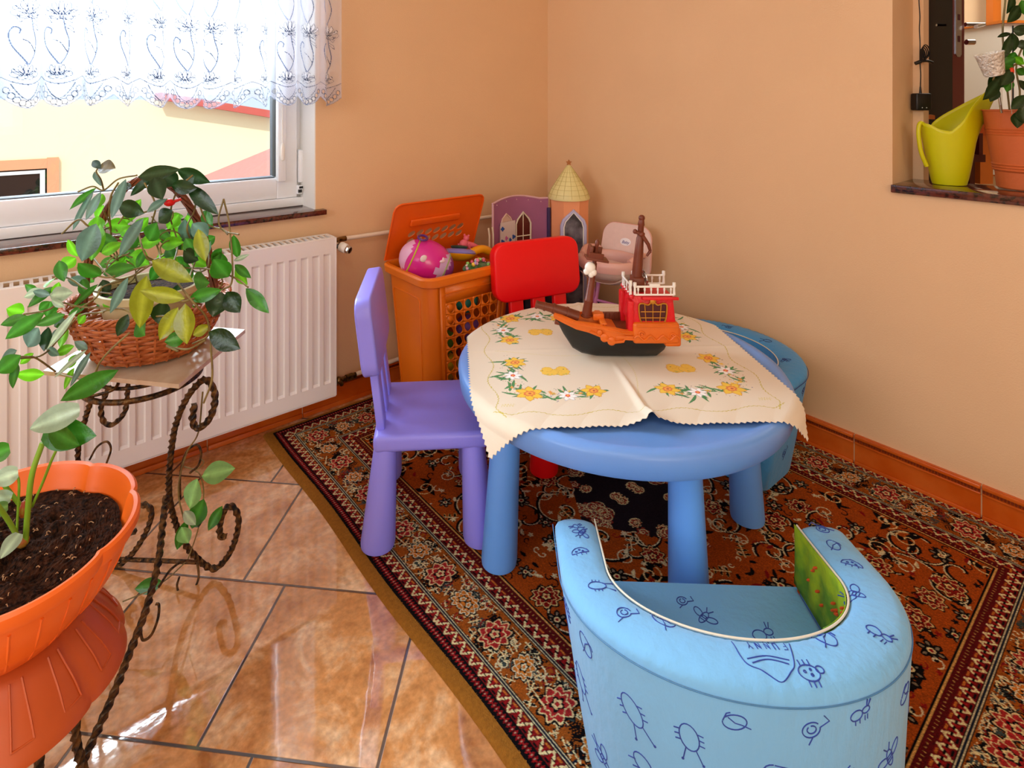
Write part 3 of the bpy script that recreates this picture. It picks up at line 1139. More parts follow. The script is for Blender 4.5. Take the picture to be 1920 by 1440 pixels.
    while len(pts) < 62 and tries < 6000:
        tries += 1
        x, y = r2.uniform(.235, W2), r2.uniform(.235, H2)
        if all((x - a_) ** 2 + (y - b_) ** 2 > .062 ** 2 for a_, b_, *_ in pts):
            pts.append((x, y))
            k = len(pts) % 6
            rot = r2.uniform(0, 6.28)
            if k == 0:
                rosette(x, y, r2.uniform(.028, .038), rot, hx('8E1A16'), hx('EEC684'))
            elif k in (1, 4):
                flower(x, y, r2.uniform(.020, .028), rot, blk)
            elif k == 2:
                arab(x, y, .056, rot, blk, 4, hx('E0B060'))
            elif k == 3:
                arab(x, y, .046, rot, blk, 3, bcre)
                p.line(curl(x, y, .026, rot, 1), .0032, bcre)
            else:
                for j in range(3):
                    p.leaf(x, y, .042, .020, rot + j * 2.1, blk, .6)
                p.line(curl(x, y, .030, rot, -1), .0034, hx('EBC88A'))
    for it in range(230):
        x, y = r2.uniform(.235, W2), r2.uniform(.235, H2)
        c_ = r2.choice([blk, blk, blk, bcre, bcre, hx('8E1A16')])
        rot = r2.uniform(0, 6.28)
        if it % 3 == 0:
            p.leaf(x, y, r2.uniform(.018, .030), .011, rot, c_, .4)
        elif it % 3 == 1:
            p.line(curl(x, y, r2.uniform(.008, .018), rot, r2.choice((-1, 1)), .8, 12), .0032, c_)
        else:
            p.ell(x, y, .0065, .0065, c_, 0, 5, .3)
    # central medallion
    m_ = (np.abs(X - W2) / .20 + np.abs(Y - H2) / .27 < 1) & p.mask
    p.mask = m_
    a[m_] = hx('231A22')
    for it in range(26):
        x, y = r2.uniform(.5, W2), r2.uniform(.7, H2)
        (flower if it % 2 else rosette)(x, y, .018, it, hx('A03020'))
        p.line(curl(x, y, .02, it, 1), .0025, cre)
    p.mask = None
    # knots: small irregularities of the pile
    g = np.random.default_rng(3)
    a *= (1 + g.normal(0, .10, a.shape[:2]))[..., None].astype(np.float32)
    np.clip(a, 0, 1, out=a)
    full = np.concatenate([a, a[-2::-1]], 0)
    full = np.concatenate([full, full[:, -2::-1]], 1)
    n, k = full.shape[:2]
    # mirrored halves get their own wear
    full = np.clip(full * (1 + g.normal(0, .05, full.shape[:2]))[..., None], 0, 1)
    x0, y1 = -1.425, -0.058
    gx = x0 + np.arange(n)[:, None] * st + np.zeros((1, k))
    gy = y1 - np.arange(k)[None, :] * st + np.zeros((n, 1))
    gz = .0085 + .0003 * g.normal(0, 1, (n, k))
    # a gentle wave along the left edge of the rug
    wv = .004 * np.sin(gy * 9) * np.exp(-(gx - x0) / .05)
    gx = gx + wv
    rg = thing('rug', 'Persian patterned rug in rust, black and cream lying on the tiles under the table', 'rug', (x0, y1, 0))
    o = grid_object('woven_pile', gx - x0, (gy - y1)[:, ::1], gz, full, M_rug, rg)
    o.data.flip_normals()
    xe, ye = (n - 1) * st, -(k - 1) * st
    q = MB()
    for X0, X1, Y0_, Y1_ in ((-.030, .002, ye - .006, .012), (xe - .002, xe + .010, ye - .006, .012)):
        m = 60
        for i in range(m):
            ya, yb = Y0_ + (Y1_ - Y0_) * i / m, Y0_ + (Y1_ - Y0_) * (i + 1) / m
            w0, w1 = .004 * math.sin((ya + y1) * 9), .004 * math.sin((yb + y1) * 9)
            if X0 > 0:
                w0 = w1 = 0
            vs = []
            for (xx, zz) in ((X0, .0008), (X0 + .004, .0072), ((X0 + X1) / 2, .0088), (X1, .0082), (X1, .0008)):
                vs += [(xx + w0, ya, zz), (xx + w1, yb, zz)]
            q.add(vs, [(0, 1, 3, 2)[::1], (2, 3, 5, 4), (4, 5, 7, 6), (6, 7, 9, 8), (8, 9, 1, 0)])
    q.box((-.0, -.001, .0008), (xe, .010, .0088)).box((0, ye - .008, .0008), (xe, ye + .001, .0088))
    q.build('edge_binding', M_bind, rg, smooth=60)
    q = MB()
    q.box((0, ye, .0006), (xe, 0, .006))
    q.build('backing', M_bind, rg, smooth=None)


make_rug()
RUGZ = 0.0095

# ------------------------------------------------------------------ table
TC = (-0.865, -1.125)
TZ = 0.485
tb = thing('children_table', 'round blue plastic children table on four thick legs, covered by the flowered cloth', 'table', (TC[0], TC[1], RUGZ))
q = MB()
k = TZ - RUGZ
q.lathe([(0, k - .004), (.392, k - .004), (.398, k - .001), (.410, k), (.422, k - .004), (.428, k - .013), (.424, k - .050), (.419, k - .058), (.411, k - .058), (.405, k - .050), (.405, k - .022), (0, k - .022)], 96)
q.build('tabletop', M_blue, tb)
for az, rb_ in ((158, .335), (244, .352), (330, .385), (65, .352)):
    q = MB()
    ax, ay = math.cos(R(az)), math.sin(R(az))
    rt = rb_ - .027
    q.lathe([(0, 0), (.038, 0), (.044, .004), (.0455, .014), (.034, k - .06), (.033, k - .02), (0, k - .02)], 32)
    q.v = [(x + ax * (rb_ + (rt - rb_) * z / k), y + ay * (rb_ + (rt - rb_) * z / k), z) for x, y, z in q.v]
    q.build('leg', M_bluel, tb, smooth=30)


# ------------------------------------------------------------------ table cloth
def make_cloth():
    W, st = .77, .0015
    yel, org, grn, whi, base = hx('F2C91A'), hx('E0761C'), hx('2F8A3A'), hx('FFFFFF'), hx('E6DAC6')
    p = Paint(W, W, st, base)
    c = W / 2
    line = hx('C4B436')

    def zz(pts, amp, per, wd, colr):
        o, acc, k = [], 0, 0
        for (ax, ay), (bx, by) in zip(pts[:-1], pts[1:]):
            L = math.hypot(bx - ax, by - ay)
            n = max(1, int(L / per))
            for i in range(n):
                t = i / n
                sgn = amp if k % 2 else -amp
                k += 1
                o.append((ax + (bx - ax) * t - (by - ay) / L * sgn, ay + (by - ay) * t + (bx - ax) / L * sgn))
        o.append(pts[-1])
        p.line(o, wd, colr)

    def daff(x, y, s, r, shade=yel):
        for k in range(6):
            a = r + k * PI / 3
            p.leaf(x, y, s, s * .62, a, hx('D89A10'), .05)
            p.leaf(x, y, s * .93, s * .50, a, shade, .05)
        p.ell(x, y, s * .40, s * .34, org, r, 8, .1)
        p.ell(x, y, s * .27, s * .22, hx('F7A928'), r)
        p.ell(x + s * .03, y, s * .12, s * .10, hx('C5501A'), r)

    def daisy(x, y, s, r):
        for k in range(7):
            a = r + k * 2 * PI / 7
            p.leaf(x, y, s * 1.05, s * .55, a, hx('B9BBC4'), 0)
            p.leaf(x, y, s * .96, s * .44, a, whi, 0)
        p.ell(x, y, s * .26, s * .26, hx('E2452A'))
        p.ell(x, y, s * .10, s * .10, yel)

    def blade(x, y, L, r, b=.3):
        p.leaf(x, y, L, .0075, r, hx('1F6B2C'), b)
        p.leaf(x, y, L * .95, .0048, r, grn, b)
    for fx in (1, -1):
        for fy in (1, -1):
            def m(u, v):
                return (c + fx * u, c + fy * v)

            def ang(a):
                return math.atan2(fy * math.sin(a), fx * math.cos(a))
            b = fx * fy
            q = random.Random(5 + fx + 3 * fy)
            # coordinates measured outwards from the cloth centre
            spots = [(-.262, -.072), (-.275, -.145), (-.245, -.238), (-.156, -.252), (-.090, -.232)]
            path = catmull([(-x, -y, 0) for x, y in [(-.262, -.06), (-.278, -.14), (-.26, -.225), (-.17, -.25), (-.075, -.232)]], 10)
            for i, v in enumerate(path):
                for _ in range(2):
                    a = q.uniform(0, 6.28)
                    x, y = m(v.x + q.uniform(-.016, .016), v.y + q.uniform(-.016, .016))
                    if q.random() < .55:
                        blade(x, y, q.uniform(.022, .055), a, q.uniform(-.4, .4))
                    elif q.random() < .5:
                        p.ell(x, y, .0022, .0022, q.choice([hx('C8352A'), hx('5A7FC0'), hx('8A4A8A'), hx('D9A81A'), hx('6A4A3A')]))
                    else:
                        p.ell(x, y, .006, .0045, q.choice([yel, hx('D9B02A'), hx('E39A2A')]), a, 5, .3)
                for _ in range(3):
                    x, y = m(v.x + q.uniform(-.032, .032), v.y + q.uniform(-.032, .032))
                    p.ell(x, y, .0013, .0013, q.choice([hx('8C5A4A'), hx('6A6A8A'), hx('B0503A'), hx('4A7A4A')]))
            for (x, y), kind in zip(spots, 'dwdwd'):
                X, Y = m(-x, -y)
                for k in range(5):
                    blade(X, Y, q.uniform(.03, .05), q.uniform(0, 6.28), q.uniform(-.4, .4))
            for (x, y), kind in zip(spots, 'dwdwd'):
                X, Y = m(-x, -y)
                if kind == 'd':
                    daff(X, Y, .036 if x > -.25 and x < -.2 else .032, q.uniform(0, 1))
                else:
                    daisy(X, Y, .024, q.uniform(0, 1))
            # a pair of chicks
            X, Y = m(.165, .128)
            cs = [(-.016, .002, .021, .020), (.014, .004, .021, .017), (.018, -.012, .013, .012), (-.020, -.014, .013, .012)]
            for dx, dy, rx, ry in cs:
                p.ell(X + fx * dx, Y + fy * dy, rx + .001, ry + .001, hx('D99A12'), 0, 7, .04)
                p.ell(X + fx * dx, Y + fy * dy, rx, ry, hx('F3C833'), 0, 7, .04)
            p.ell(X + fx * .030, Y - fy * .004, .008, .007, hx('F3C833'))
            p.ell(X - fx * .022, Y - fy * .010, .010, .009, hx('F3C833'))
            p.ell(X - fx * .024, Y - fy * .011, .0015, .0015, hx('3A2A1A'))
            p.ell(X + fx * .032, Y - fy * .005, .0015, .0015, hx('3A2A1A'))
            p.line([(X - fx * .034, Y - fy * .011), (X - fx * .038, Y - fy * .010)], .002, org)
            for k in range(14):
                p.ell(X + q.uniform(-.03, .035), Y + fy * q.uniform(.012, .020), .003, .0012, q.choice([hx('C9B23A'), hx('A8B84A')]))
            # little scribbled sign in the corner
            X, Y = m(.30, .29)
            zz([(X - .016, Y), (X + .016, Y)], .006, .003, .0011, hx('D9CB7A'))
    # scalloped yellow green lines
    for k in range(4):
        a = k * PI / 2
        cr, sr = round(math.cos(a)), round(math.sin(a))
        pts = []
        for i in range(61):
            t = -.335 + .67 * i / 60
            off = .330 + .010 * math.cos(t / .085 * 2 * PI * .5)
            if abs(t) > .30:
                off = .330 - (abs(t) - .30) * .6
            u, v = t, -off
            pts.append((c + u * cr - v * sr, c + u * sr + v * cr))
        zz(pts, .0012, .004, .0019, line)
        pts = []
        for i in range(31):
            t = .01 + .30 * i / 30
            u, v = t, .055 * math.sin(t * 14) * .35 + .02
            pts.append((c + u * cr - v * sr, c + u * sr + v * cr))
        zz(pts, .0012, .004, .0012, hx('DDD08A'))
    for k in (-1, 1):   # ironed folds
        pass
    # drape
    n = p.nx
    U = (p.gx - c) + 0 * p.gy
    V = (p.gy - c) + 0 * p.gx
    e1, e2 = np.array([.81, -.586]), np.array([.586, .81])
    cc = np.array([-.057 * .81 - 1.362 * .586, .057 * .586 - 1.362 * .81])
    # pinked edge
    tri = lambda t: np.abs((t % 1.0) * 2 - 1)
    wE = np.clip((np.abs(U) - (c - .006)) / .006, 0, 1)
    U2 = U + np.sign(U) * wE * .006 * (tri(V / .0135) - .5)
    wF = np.clip((np.abs(V) - (c - .006)) / .006, 0, 1)
    V2 = V + np.sign(V) * wF * .006 * (tri(U / .0135) - .5)
    X = cc[0] + U2 * e1[0] + V2 * e2[0]
    Y = cc[1] + U2 * e1[1] + V2 * e2[1]
    dx, dy = X - TC[0], Y - TC[1]
    r = np.hypot(dx, dy) + 1e-9
    Rr = .418
    over = np.clip(r - Rr, 0, None)
    th = np.clip(over / .030, 0, 1.42)
    rr = np.where(over > 0, Rr + .030 * np.sin(np.minimum(over / .030, 1.42)) + np.clip(over - .030 * 1.42, 0, None) * math.cos(1.42), r)
    dz = np.where(over > 0, -.030 * (1 - np.cos(np.minimum(over / .030, 1.42))) - np.clip(over - .030 * 1.42, 0, None) * math.sin(1.42), 0)
    # stiff cloth: hanging corners flare outwards a little
    rr = rr + .22 * np.clip(over - .05, 0, None)
    X, Y = TC[0] + dx / r * rr, TC[1] + dy / r * rr
    top = TZ + .0022
    inside = np.clip(1 - over / .02, 0, 1)
    fold = .012 * np.exp(-((U + .0) / .008) ** 2) + .0035 * np.exp(-((U - .02) / .03) ** 2)
    lift = fold * (.25 + .75 * np.clip(-V / c, 0, 1)) * inside
    lift += .0015 * np.exp(-(V / .008) ** 2) * inside
    edge = np.clip((-V - .33) / .05, 0, 1)
    lift += .016 * edge * np.exp(-((U - .0) / .035) ** 2) * inside
    rip = .0022 * np.sin(U * 37 + 3 * np.sin(V * 11)) * np.clip((np.abs(V) - .2) / .18, 0, 1) * inside
    lift += np.abs(rip)
    Z = top + dz + lift
    ship = np.exp(-(((X + .85) ** 2 + (Y + 1.115) ** 2) / .12 ** 2))
    Z = np.where(over > 0, Z, top + (Z - top) * (1 - ship))
    o = grid_object('tablecloth', X, Y, Z, p.a, M_cloth)
    mo = o.modifiers.new('thickness', 'SOLIDIFY')
    mo.thickness = .0009
    mo.offset = 1
    tag(o, 'cream cotton cloth printed with daffodils and chicks, spread over the blue table', 'tablecloth')


make_cloth()


# ------------------------------------------------------------------ small plastic chairs
def mammoth_chair(label, m, x, y, rz, tilt=0.0):
    t = thing('children_chair', label, 'chair', (x, y, RUGZ), rz, 'children chairs at the blue table')
    sw, sd, sz = .155, .148, .300 - RUGZ
    q = MB()
    q.box((-sd, -sw, sz - .045), (sd + .01, sw, sz), bev=.014, seg=4)
    q.build('seat', m, t, smooth=50)
    for sx in (-1, 1):
        for sy in (-1, 1):
            q = MB()
            q.lathe([(0, 0), (.038, 0), (.0440, .004), (.0455, .013), (.031, sz - .045), (.029, sz - .02), (0, sz - .02)], 28)
            tx, ty, bx, by = sx * (sd - .034), sy * (sw - .036), sx * (sd - .012), sy * (sw - .012)
            q.v = [(a + bx + (tx - bx) * c / sz, b + by + (ty - by) * c / sz, c) for a, b, c in q.v]
            q.build('leg', m, t, smooth=30)
    lean = R(7)
    for yy in (-.092, 0, .092):
        q = MB()
        M = T(-sd + .018, yy, sz - .004, ry=-lean)
        q.box((-.011, -.027, 0), (.011, .027, .175), M, bev=.004)
        q.build('slat', m, t, smooth=50)
    q = MB()
    out = rrect(-.180, -.012, .180, .198, .048, 6)
    # gently waisted outline
    bm = bmesh.new()
    vs = [bm.verts.new((-.022, a, b)) for a, b in out]
    fc = bm.faces.new(vs)
    ex = bmesh.ops.extrude_face_region(bm, geom=[fc])
    for v in [g for g in ex['geom'] if isinstance(g, bmesh.types.BMVert)]:
        v.co.x += .044
    bmesh.ops.recalc_face_normals(bm, faces=list(bm.faces))
    rim = [e for e in bm.edges if len(e.link_faces) == 2 and max(len(f.verts) for f in e.link_faces) > 10]
    bmesh.ops.bevel(bm, geom=rim, offset=.007, segments=3, profile=.5, affect='EDGES')
    bm.transform(T(-sd + .018, 0, sz - .004, ry=-lean) @ Matrix.Translation((0, 0, .172)))
    me = bpy.data.meshes.new('backrest')
    bm.to_mesh(me)
    bm.free()
    finish('backrest', me, m, t, 40)
    return t


mammoth_chair('violet plastic children chair on the left of the blue table, seat pushed under it', M_purple, -1.195, -.712, R(-34))
mammoth_chair('bright red plastic children chair behind the blue table, facing the viewer', M_red, -.657, -.712, R(-104))


# ------------------------------------------------------------------ foam armchairs
def doodles():
    """line drawings of insects and leaves, unit size, as lists of polylines"""
    def el(cx, cy, rx, ry, a0=0, a1=360, n=20, rot=0):
        o = []
        for i in range(n + 1):
            a = R(a0 + (a1 - a0) * i / n)
            x, y = rx * math.cos(a), ry * math.sin(a)
            o.append((cx + x * math.cos(rot) - y * math.sin(rot), cy + x * math.sin(rot) + y * math.cos(rot)))
        return o
    beetle = [el(0, 0, .5, .3)] + [[(x, s * .28), (x + .03, s * .45)] for x in (-.22, -.02, .18) for s in (-1, 1)] + \
             [[(.42, s * .15), (.9, s * .3)] for s in (-1, 1)] + [el(.93, s * .32, .03, .03, n=6) for s in (-1, 1)]
    bee = [el(0, 0, .17, .42), el(-.38, .12, .3, .18, rot=-.5), el(.38, .12, .3, .18, rot=.5), [(-.15, .12), (.15, .12)], [(-.16, -.02), (.16, -.02)], [(-.15, -.16), (.15, -.16)],
           [(-.05, .42), (-.18, .7)], [(.05, .42), (.18, .7)]]
    lady = [el(0, 0, .55, .45, 0, 180) + [(-.55, 0), (.55, 0)], el(-.22, .17, .06, .05, n=8), el(.02, .25, .06, .05, n=8), el(.2, .12, .06, .05, n=8), [(-.3, 0), (-.32, -.2)], [(0, 0), (0, -.2)], [(.3, 0), (.32, -.2)]]
    leaf = [el(0, 0, .55, .38, 150, 480), [(-.45, .2), (-.1, .5), (.1, .5)], [(-.15, .3), (0, -.05), (.22, -.2)], [(.22, -.2), (.5, -.5)]]
    ant = [el(-.3, 0, .33, .28), el(.25, .05, .22, .18)] + [[(x, -.22), (x - .04, -.5)] for x in (-.4, -.15, .15, .3)] + [[(.38, .2), (.6, .48)], [(.3, .22), (.42, .55)]]
    snail = [el(0, 0, .4, .35, 0, 330), el(.02, 0, .2, .18, 90, 420), [(.35, -.2), (.8, -.3), (.85, .1)], [(-.2, -.3), (-.6, -.45)]]
    spot = [el(0, 0, .42, .3), el(.5, .1, .16, .14)] + [[(x, .27), (x, .5)] for x in (-.2, 0, .2)] + [[(x, -.27), (x, -.48)] for x in (-.2, 0, .2)] + [el(-.15, .05, .05, .05, n=6), el(.08, -.08, .05, .05, n=6), el(.12, .12, .04, .04, n=6)]
    return dict(beetle=beetle, bee=bee, lady=lady, leaf=leaf, ant=ant, snail=snail, spot=spot)


DOOD = doodles()
LET = {'F': [[(0, 0), (0, 1)], [(0, 1), (.6, 1)], [(0, .55), (.45, .55)]],
       'U': [[(0, 1), (0, .2), (.2, 0), (.45, 0), (.6, .2), (.6, 1)]],
       'N': [[(0, 0), (0, 1), (.6, 0), (.6, 1)]],
       'Y': [[(0, 1), (.3, .5), (.6, 1)], [(.3, .5), (.3, 0)]]}


M_seam = mat('blue_seam_thread', '#4C86B8', .8)


def foam_chair(label, x, y, rz, m, ink, spec, zt=(.33, .372), green=False, fun=False, group=None):
    t = thing('foam_armchair', label, 'armchair', (x, y, RUGZ), rz, group)
    # local frame: +y is the open front, x to the right
    a, b, L, ht = .245, .202, .150, .045
    cl = []
    for i in range(20):
        cl.append((-a, L - L * i / 20))
    for i in range(91):
        th = PI + PI * i / 90
        cx, sx_ = math.cos(th), math.sin(th)
        e = 1.0
        cl.append((a * math.copysign(abs(cx) ** e, cx), b * math.copysign(abs(sx_) ** e, sx_)))
    for i in range(1, 21):
        cl.append((a, L * i / 20))
    n = len(cl)
    nor = []
    for i in range(n):
        p, q_ = cl[max(i - 1, 0)], cl[min(i + 1, n - 1)]
        dx, dy = q_[0] - p[0], q_[1] - p[1]
        l = math.hypot(dx, dy)
        nor.append((dy / l, -dx / l))      # outward
    arc = [0]
    for i in range(1, n):
        arc.append(arc[-1] + math.hypot(cl[i][0] - cl[i - 1][0], cl[i][1] - cl[i - 1][1]))

    def ztop(i):
        yv = cl[i][1]
        k = min(1, max(0, (L - yv) / (L + b)))
        return zt[0] + (zt[1] - zt[0]) * (k ** 1.2) - RUGZ
    prof = [(.5, 0), (1.02, .02), (1.04, .3), (1.0, .6), (.98, .92), (.93, .965), (.80, .988), (.5, 1.0), (0, 1.006), (-.5, 1.0), (-.80, .988), (-.93, .97), (-.96, .9), (-.96, .5), (-.96, .05), (-.5, 0)]
    vs, fs = [], []
    rows = []

    def taper(x_, y_, w):
        k_ = max(0.0, 1 - w)
        return x_ * (1 - .13 * k_) + .018 * k_, y_ * (1 - .13 * k_)
    for i in range(n):
        # the rounded tips of the two arms
        de = min(arc[i], arc[-1] - arc[i])
        k = 1.0
        if de < ht * .7:
            k = math.sqrt(max(.0, 1 - (1 - de / (ht * .7)) ** 2)) * .45 + .55
        row = []
        for u, w in prof:
            row.append(len(vs))
            z = w * ztop(i)
            if w > .85:
                z -= (1 - k) * .045
                # gathers of the cover near the seams
                g_ = min(1, max(0, (abs(u) - .3) / .4)) * (1.3 if abs(cl[i][0]) < .16 else .5)
                z += .0009 * g_ * math.sin(arc[i] * 290 + 3 * math.sin(arc[i] * 31)) * (1 if u > 0 else .6)
            xx, yy = cl[i][0] + nor[i][0] * ht * u * k, cl[i][1] + nor[i][1] * ht * u * k
            if u > 0:
                xx, yy = taper(xx, yy, w)
            vs.append((xx, yy, z))
        rows.append(row)
    m_ = len(prof)
    for i in range(n - 1):
        for j in range(m_):
            jj = (j + 1) % m_
            fs.append((rows[i][j], rows[i + 1][j], rows[i + 1][jj], rows[i][jj]))
    fs.append(tuple(rows[0])[::1])
    fs.append(tuple(rows[-1])[::-1])
    q = MB().add(vs, fs)
    body = q.build('padded_back_and_arms', m, t, smooth=60)
    # piping along the inner edge
    q = MB()
    q.tube([(cl[i][0] - nor[i][0] * ht * .94, cl[i][1] - nor[i][1] * ht * .94, ztop(i) * .985) for i in range(1, n - 1)], .0018, 6)
    q.build('piping', M_pipg, body)
    q = MB()
    q.tube([(cl[i][0] + nor[i][0] * ht * .955, cl[i][1] + nor[i][1] * ht * .955, ztop(i) * .945) for i in range(1, n - 1)], .0009, 5)
    q.build('outer_seam', ink if not green else M_seam, body)
    # seat cushion
    inner = [(cl[i][0] - nor[i][0] * ht * .95, cl[i][1] - nor[i][1] * ht * .95) for i in range(n)]
    sz = .205 - RUGZ
    bm = bmesh.new()
    loop = [(p[0], min(p[1], L - .012)) for p in inner]
    base = [bm.verts.new((p[0] * .995, p[1] * .995 + (0), .0)) for p in loop]
    f0 = bm.faces.new(base)
    ex = bmesh.ops.extrude_face_region(bm, geom=[f0])
    tv = [g for g in ex['geom'] if isinstance(g, bmesh.types.BMVert)]
    for v in tv:
        v.co.z = sz
    bmesh.ops.recalc_face_normals(bm, faces=list(bm.faces))
    rim = [e for e in bm.edges if abs(e.verts[0].co.z - sz) < 1e-5 and abs(e.verts[1].co.z - sz) < 1e-5]
    bmesh.ops.bevel(bm, geom=rim, offset=.012, segments=3, profile=.5, affect='EDGES')
    me = bpy.data.meshes.new('seat_cushion')
    bm.to_mesh(me)
    bm.free()
    seat = finish('seat_cushion', me, m, t, 50)
    if green:
        # picture panel lining the inside of the right arm
        i0 = n - 50
        q = MB()
        vs, fs = [], []
        rows = []
        K = 8
        for i in range(i0, n):
            row = []
            for j in range(K + 1):
                w = j / K
                z0 = sz + .001
                z = z0 + (ztop(i) * .985 - z0) * w
                off = ht * (1.03 + .05 * math.sin(i * .9) * math.sin(w * PI))
                row.append(len(vs))
                vs.append((cl[i][0] - nor[i][0] * off, min(cl[i][1] - nor[i][1] * off, L - .004), z))
            rows.append(row)
        for i in range(len(rows) - 1):
            for j in range(K):
                fs.append((rows[i][j], rows[i][j + 1], rows[i + 1][j + 1], rows[i + 1][j]))
        q.add(vs, fs)
        gp = q.build('picture_lining', M_green_print, t, smooth=60, label='yellow-green picture print lining')
        sm = gp.modifiers.new('thickness', 'SOLIDIFY')
        sm.thickness = .0012
        q = MB()
        r3 = random.Random(4)
        for k in range(26):
            i = r3.randint(i0 + 2, n - 3)
            w = r3.uniform(.25, .85)
            z = sz + (ztop(i) - sz) * w
            q.ball((cl[i][0] - nor[i][0] * ht * 1.09, cl[i][1] - nor[i][1] * ht * 1.09, z), .005, n=8, sc=(1, .35, .6))
        q.build('printed_flowers', M_orange_dots, gp)
    # printed doodles
    q = MB()
    qs = MB()

    def topmap(u, v):
        # nearest centreline height for the padded top
        best = min(range(n), key=lambda i: (cl[i][0] - u) ** 2 + (cl[i][1] - v) ** 2)
        dx, dy = u - cl[best][0], v - cl[best][1]
        o = (dx * nor[best][0] + dy * nor[best][1]) / ht
        o = max(-.97, min(.97, o))
        pr = [(-.96, .955), (-.93, .97), (-.80, .988), (-.5, 1.0), (0, 1.006), (.5, 1.0), (.80, .988), (.93, .965), (.98, .92)]
        zz = np.interp(o, [p_[0] for p_ in pr], [p_[1] for p_ in pr])
        # same smooth interpolation of the height along the arc
        return Vector((u, v, zz * ztop(best) + .0002))

    def sidemap(s_, z):
        i = int(np.searchsorted(arc, s_))
        i = min(max(1, i), n - 1)
        f_ = (s_ - arc[i - 1]) / max(1e-6, arc[i] - arc[i - 1])
        cx = cl[i - 1][0] + (cl[i][0] - cl[i - 1][0]) * f_
        cy = cl[i - 1][1] + (cl[i][1] - cl[i - 1][1]) * f_
        nx = nor[i - 1][0] + (nor[i][0] - nor[i - 1][0]) * f_
        ny = nor[i - 1][1] + (nor[i][1] - nor[i - 1][1]) * f_
        zz_ = ztop(i - 1) + (ztop(i) - ztop(i - 1)) * f_
        w = z / zz_
        k = np.interp(w, [0, .02, .3, .6, .92], [.5, 1.02, 1.04, 1.0, .98])
        xx, yy = taper(cx + nx * ht * k, cy + ny * ht * k, w)
        return Vector((xx, yy, z))
    for kind, where, c0, c1, size, rot in spec:
        size *= 1.18 if where != 'side' else 1.25
        polys = DOOD[kind]
        for pl in polys:
            pts = []
            for u, v in pl:
                uu = size * (u * math.cos(rot) - v * math.sin(rot)) + c0
                vv = size * (u * math.sin(rot) + v * math.cos(rot)) + c1
                pts.append((uu, vv))
            # subdivide long strokes
            fine = [pts[0]]
            for (ax, ay), (bx, by) in zip(pts[:-1], pts[1:]):
                l = math.hypot(bx - ax, by - ay)
                for s_ in range(1, max(2, int(l / .008) + 1)):
                    t_ = s_ / max(1, int(l / .008))
                    fine.append((ax + (bx - ax) * min(1, t_), ay + (by - ay) * min(1, t_)))
            if where == 'top':
                P3 = [topmap(*p_) for p_ in fine]
            elif where == 'seat':
                P3 = [Vector((p_[0], p_[1], sz + .0002)) for p_ in fine]
            else:
                P3 = [sidemap(*p_) for p_ in fine]
            (qs if where == 'seat' else q).tube(P3, .00095, 5, caps=False)
    if fun:
        s_ = .015
        w = 0
        for ch in 'FUNNY':
            for pl in LET[ch]:
                pts = []
                for u, v in pl:
                    # read from the front of the chair: turned half round
                    X_ = .032 - (w + u * s_ * .62)
                    Y_ = -b + ht - .008 - v * s_
                    pts.append((X_, Y_))
                fine = []
                for (ax, ay), (bx, by) in zip(pts[:-1], pts[1:]):
                    for k in range(4):
                        fine.append((ax + (bx - ax) * k / 4, ay + (by - ay) * k / 4))
                fine.append(pts[-1])
                q.tube([topmap(*p_) for p_ in fine], .0008, 5, caps=False)
            w += s_ * .85
        boot = [[(-.045, -b + .036), (-.040, -b + .0), (-.02, -b - .012), (.0, -b - .026), (.02, -b - .012), (.030, -b + .0), (.040, -b + .036)],
                [(-.035, -b + .004), (-.005, -b + .010), (.025, -b + .004)], [(-.030, -b - .002), (-.005, -b + .004), (.022, -b - .002)]]
        for pl in boot:
            fine = [(v.x, v.y) for v in catmull([(a_, b_, 0) for a_, b_ in pl], 6)]
            q.tube([topmap(*p_) for p_ in fine], .0009, 5, caps=False)
    q.build('printed_doodles', ink, body, smooth=60)
    if qs.v:
        qs.build('printed_doodles', ink, seat, smooth=60)
    return t


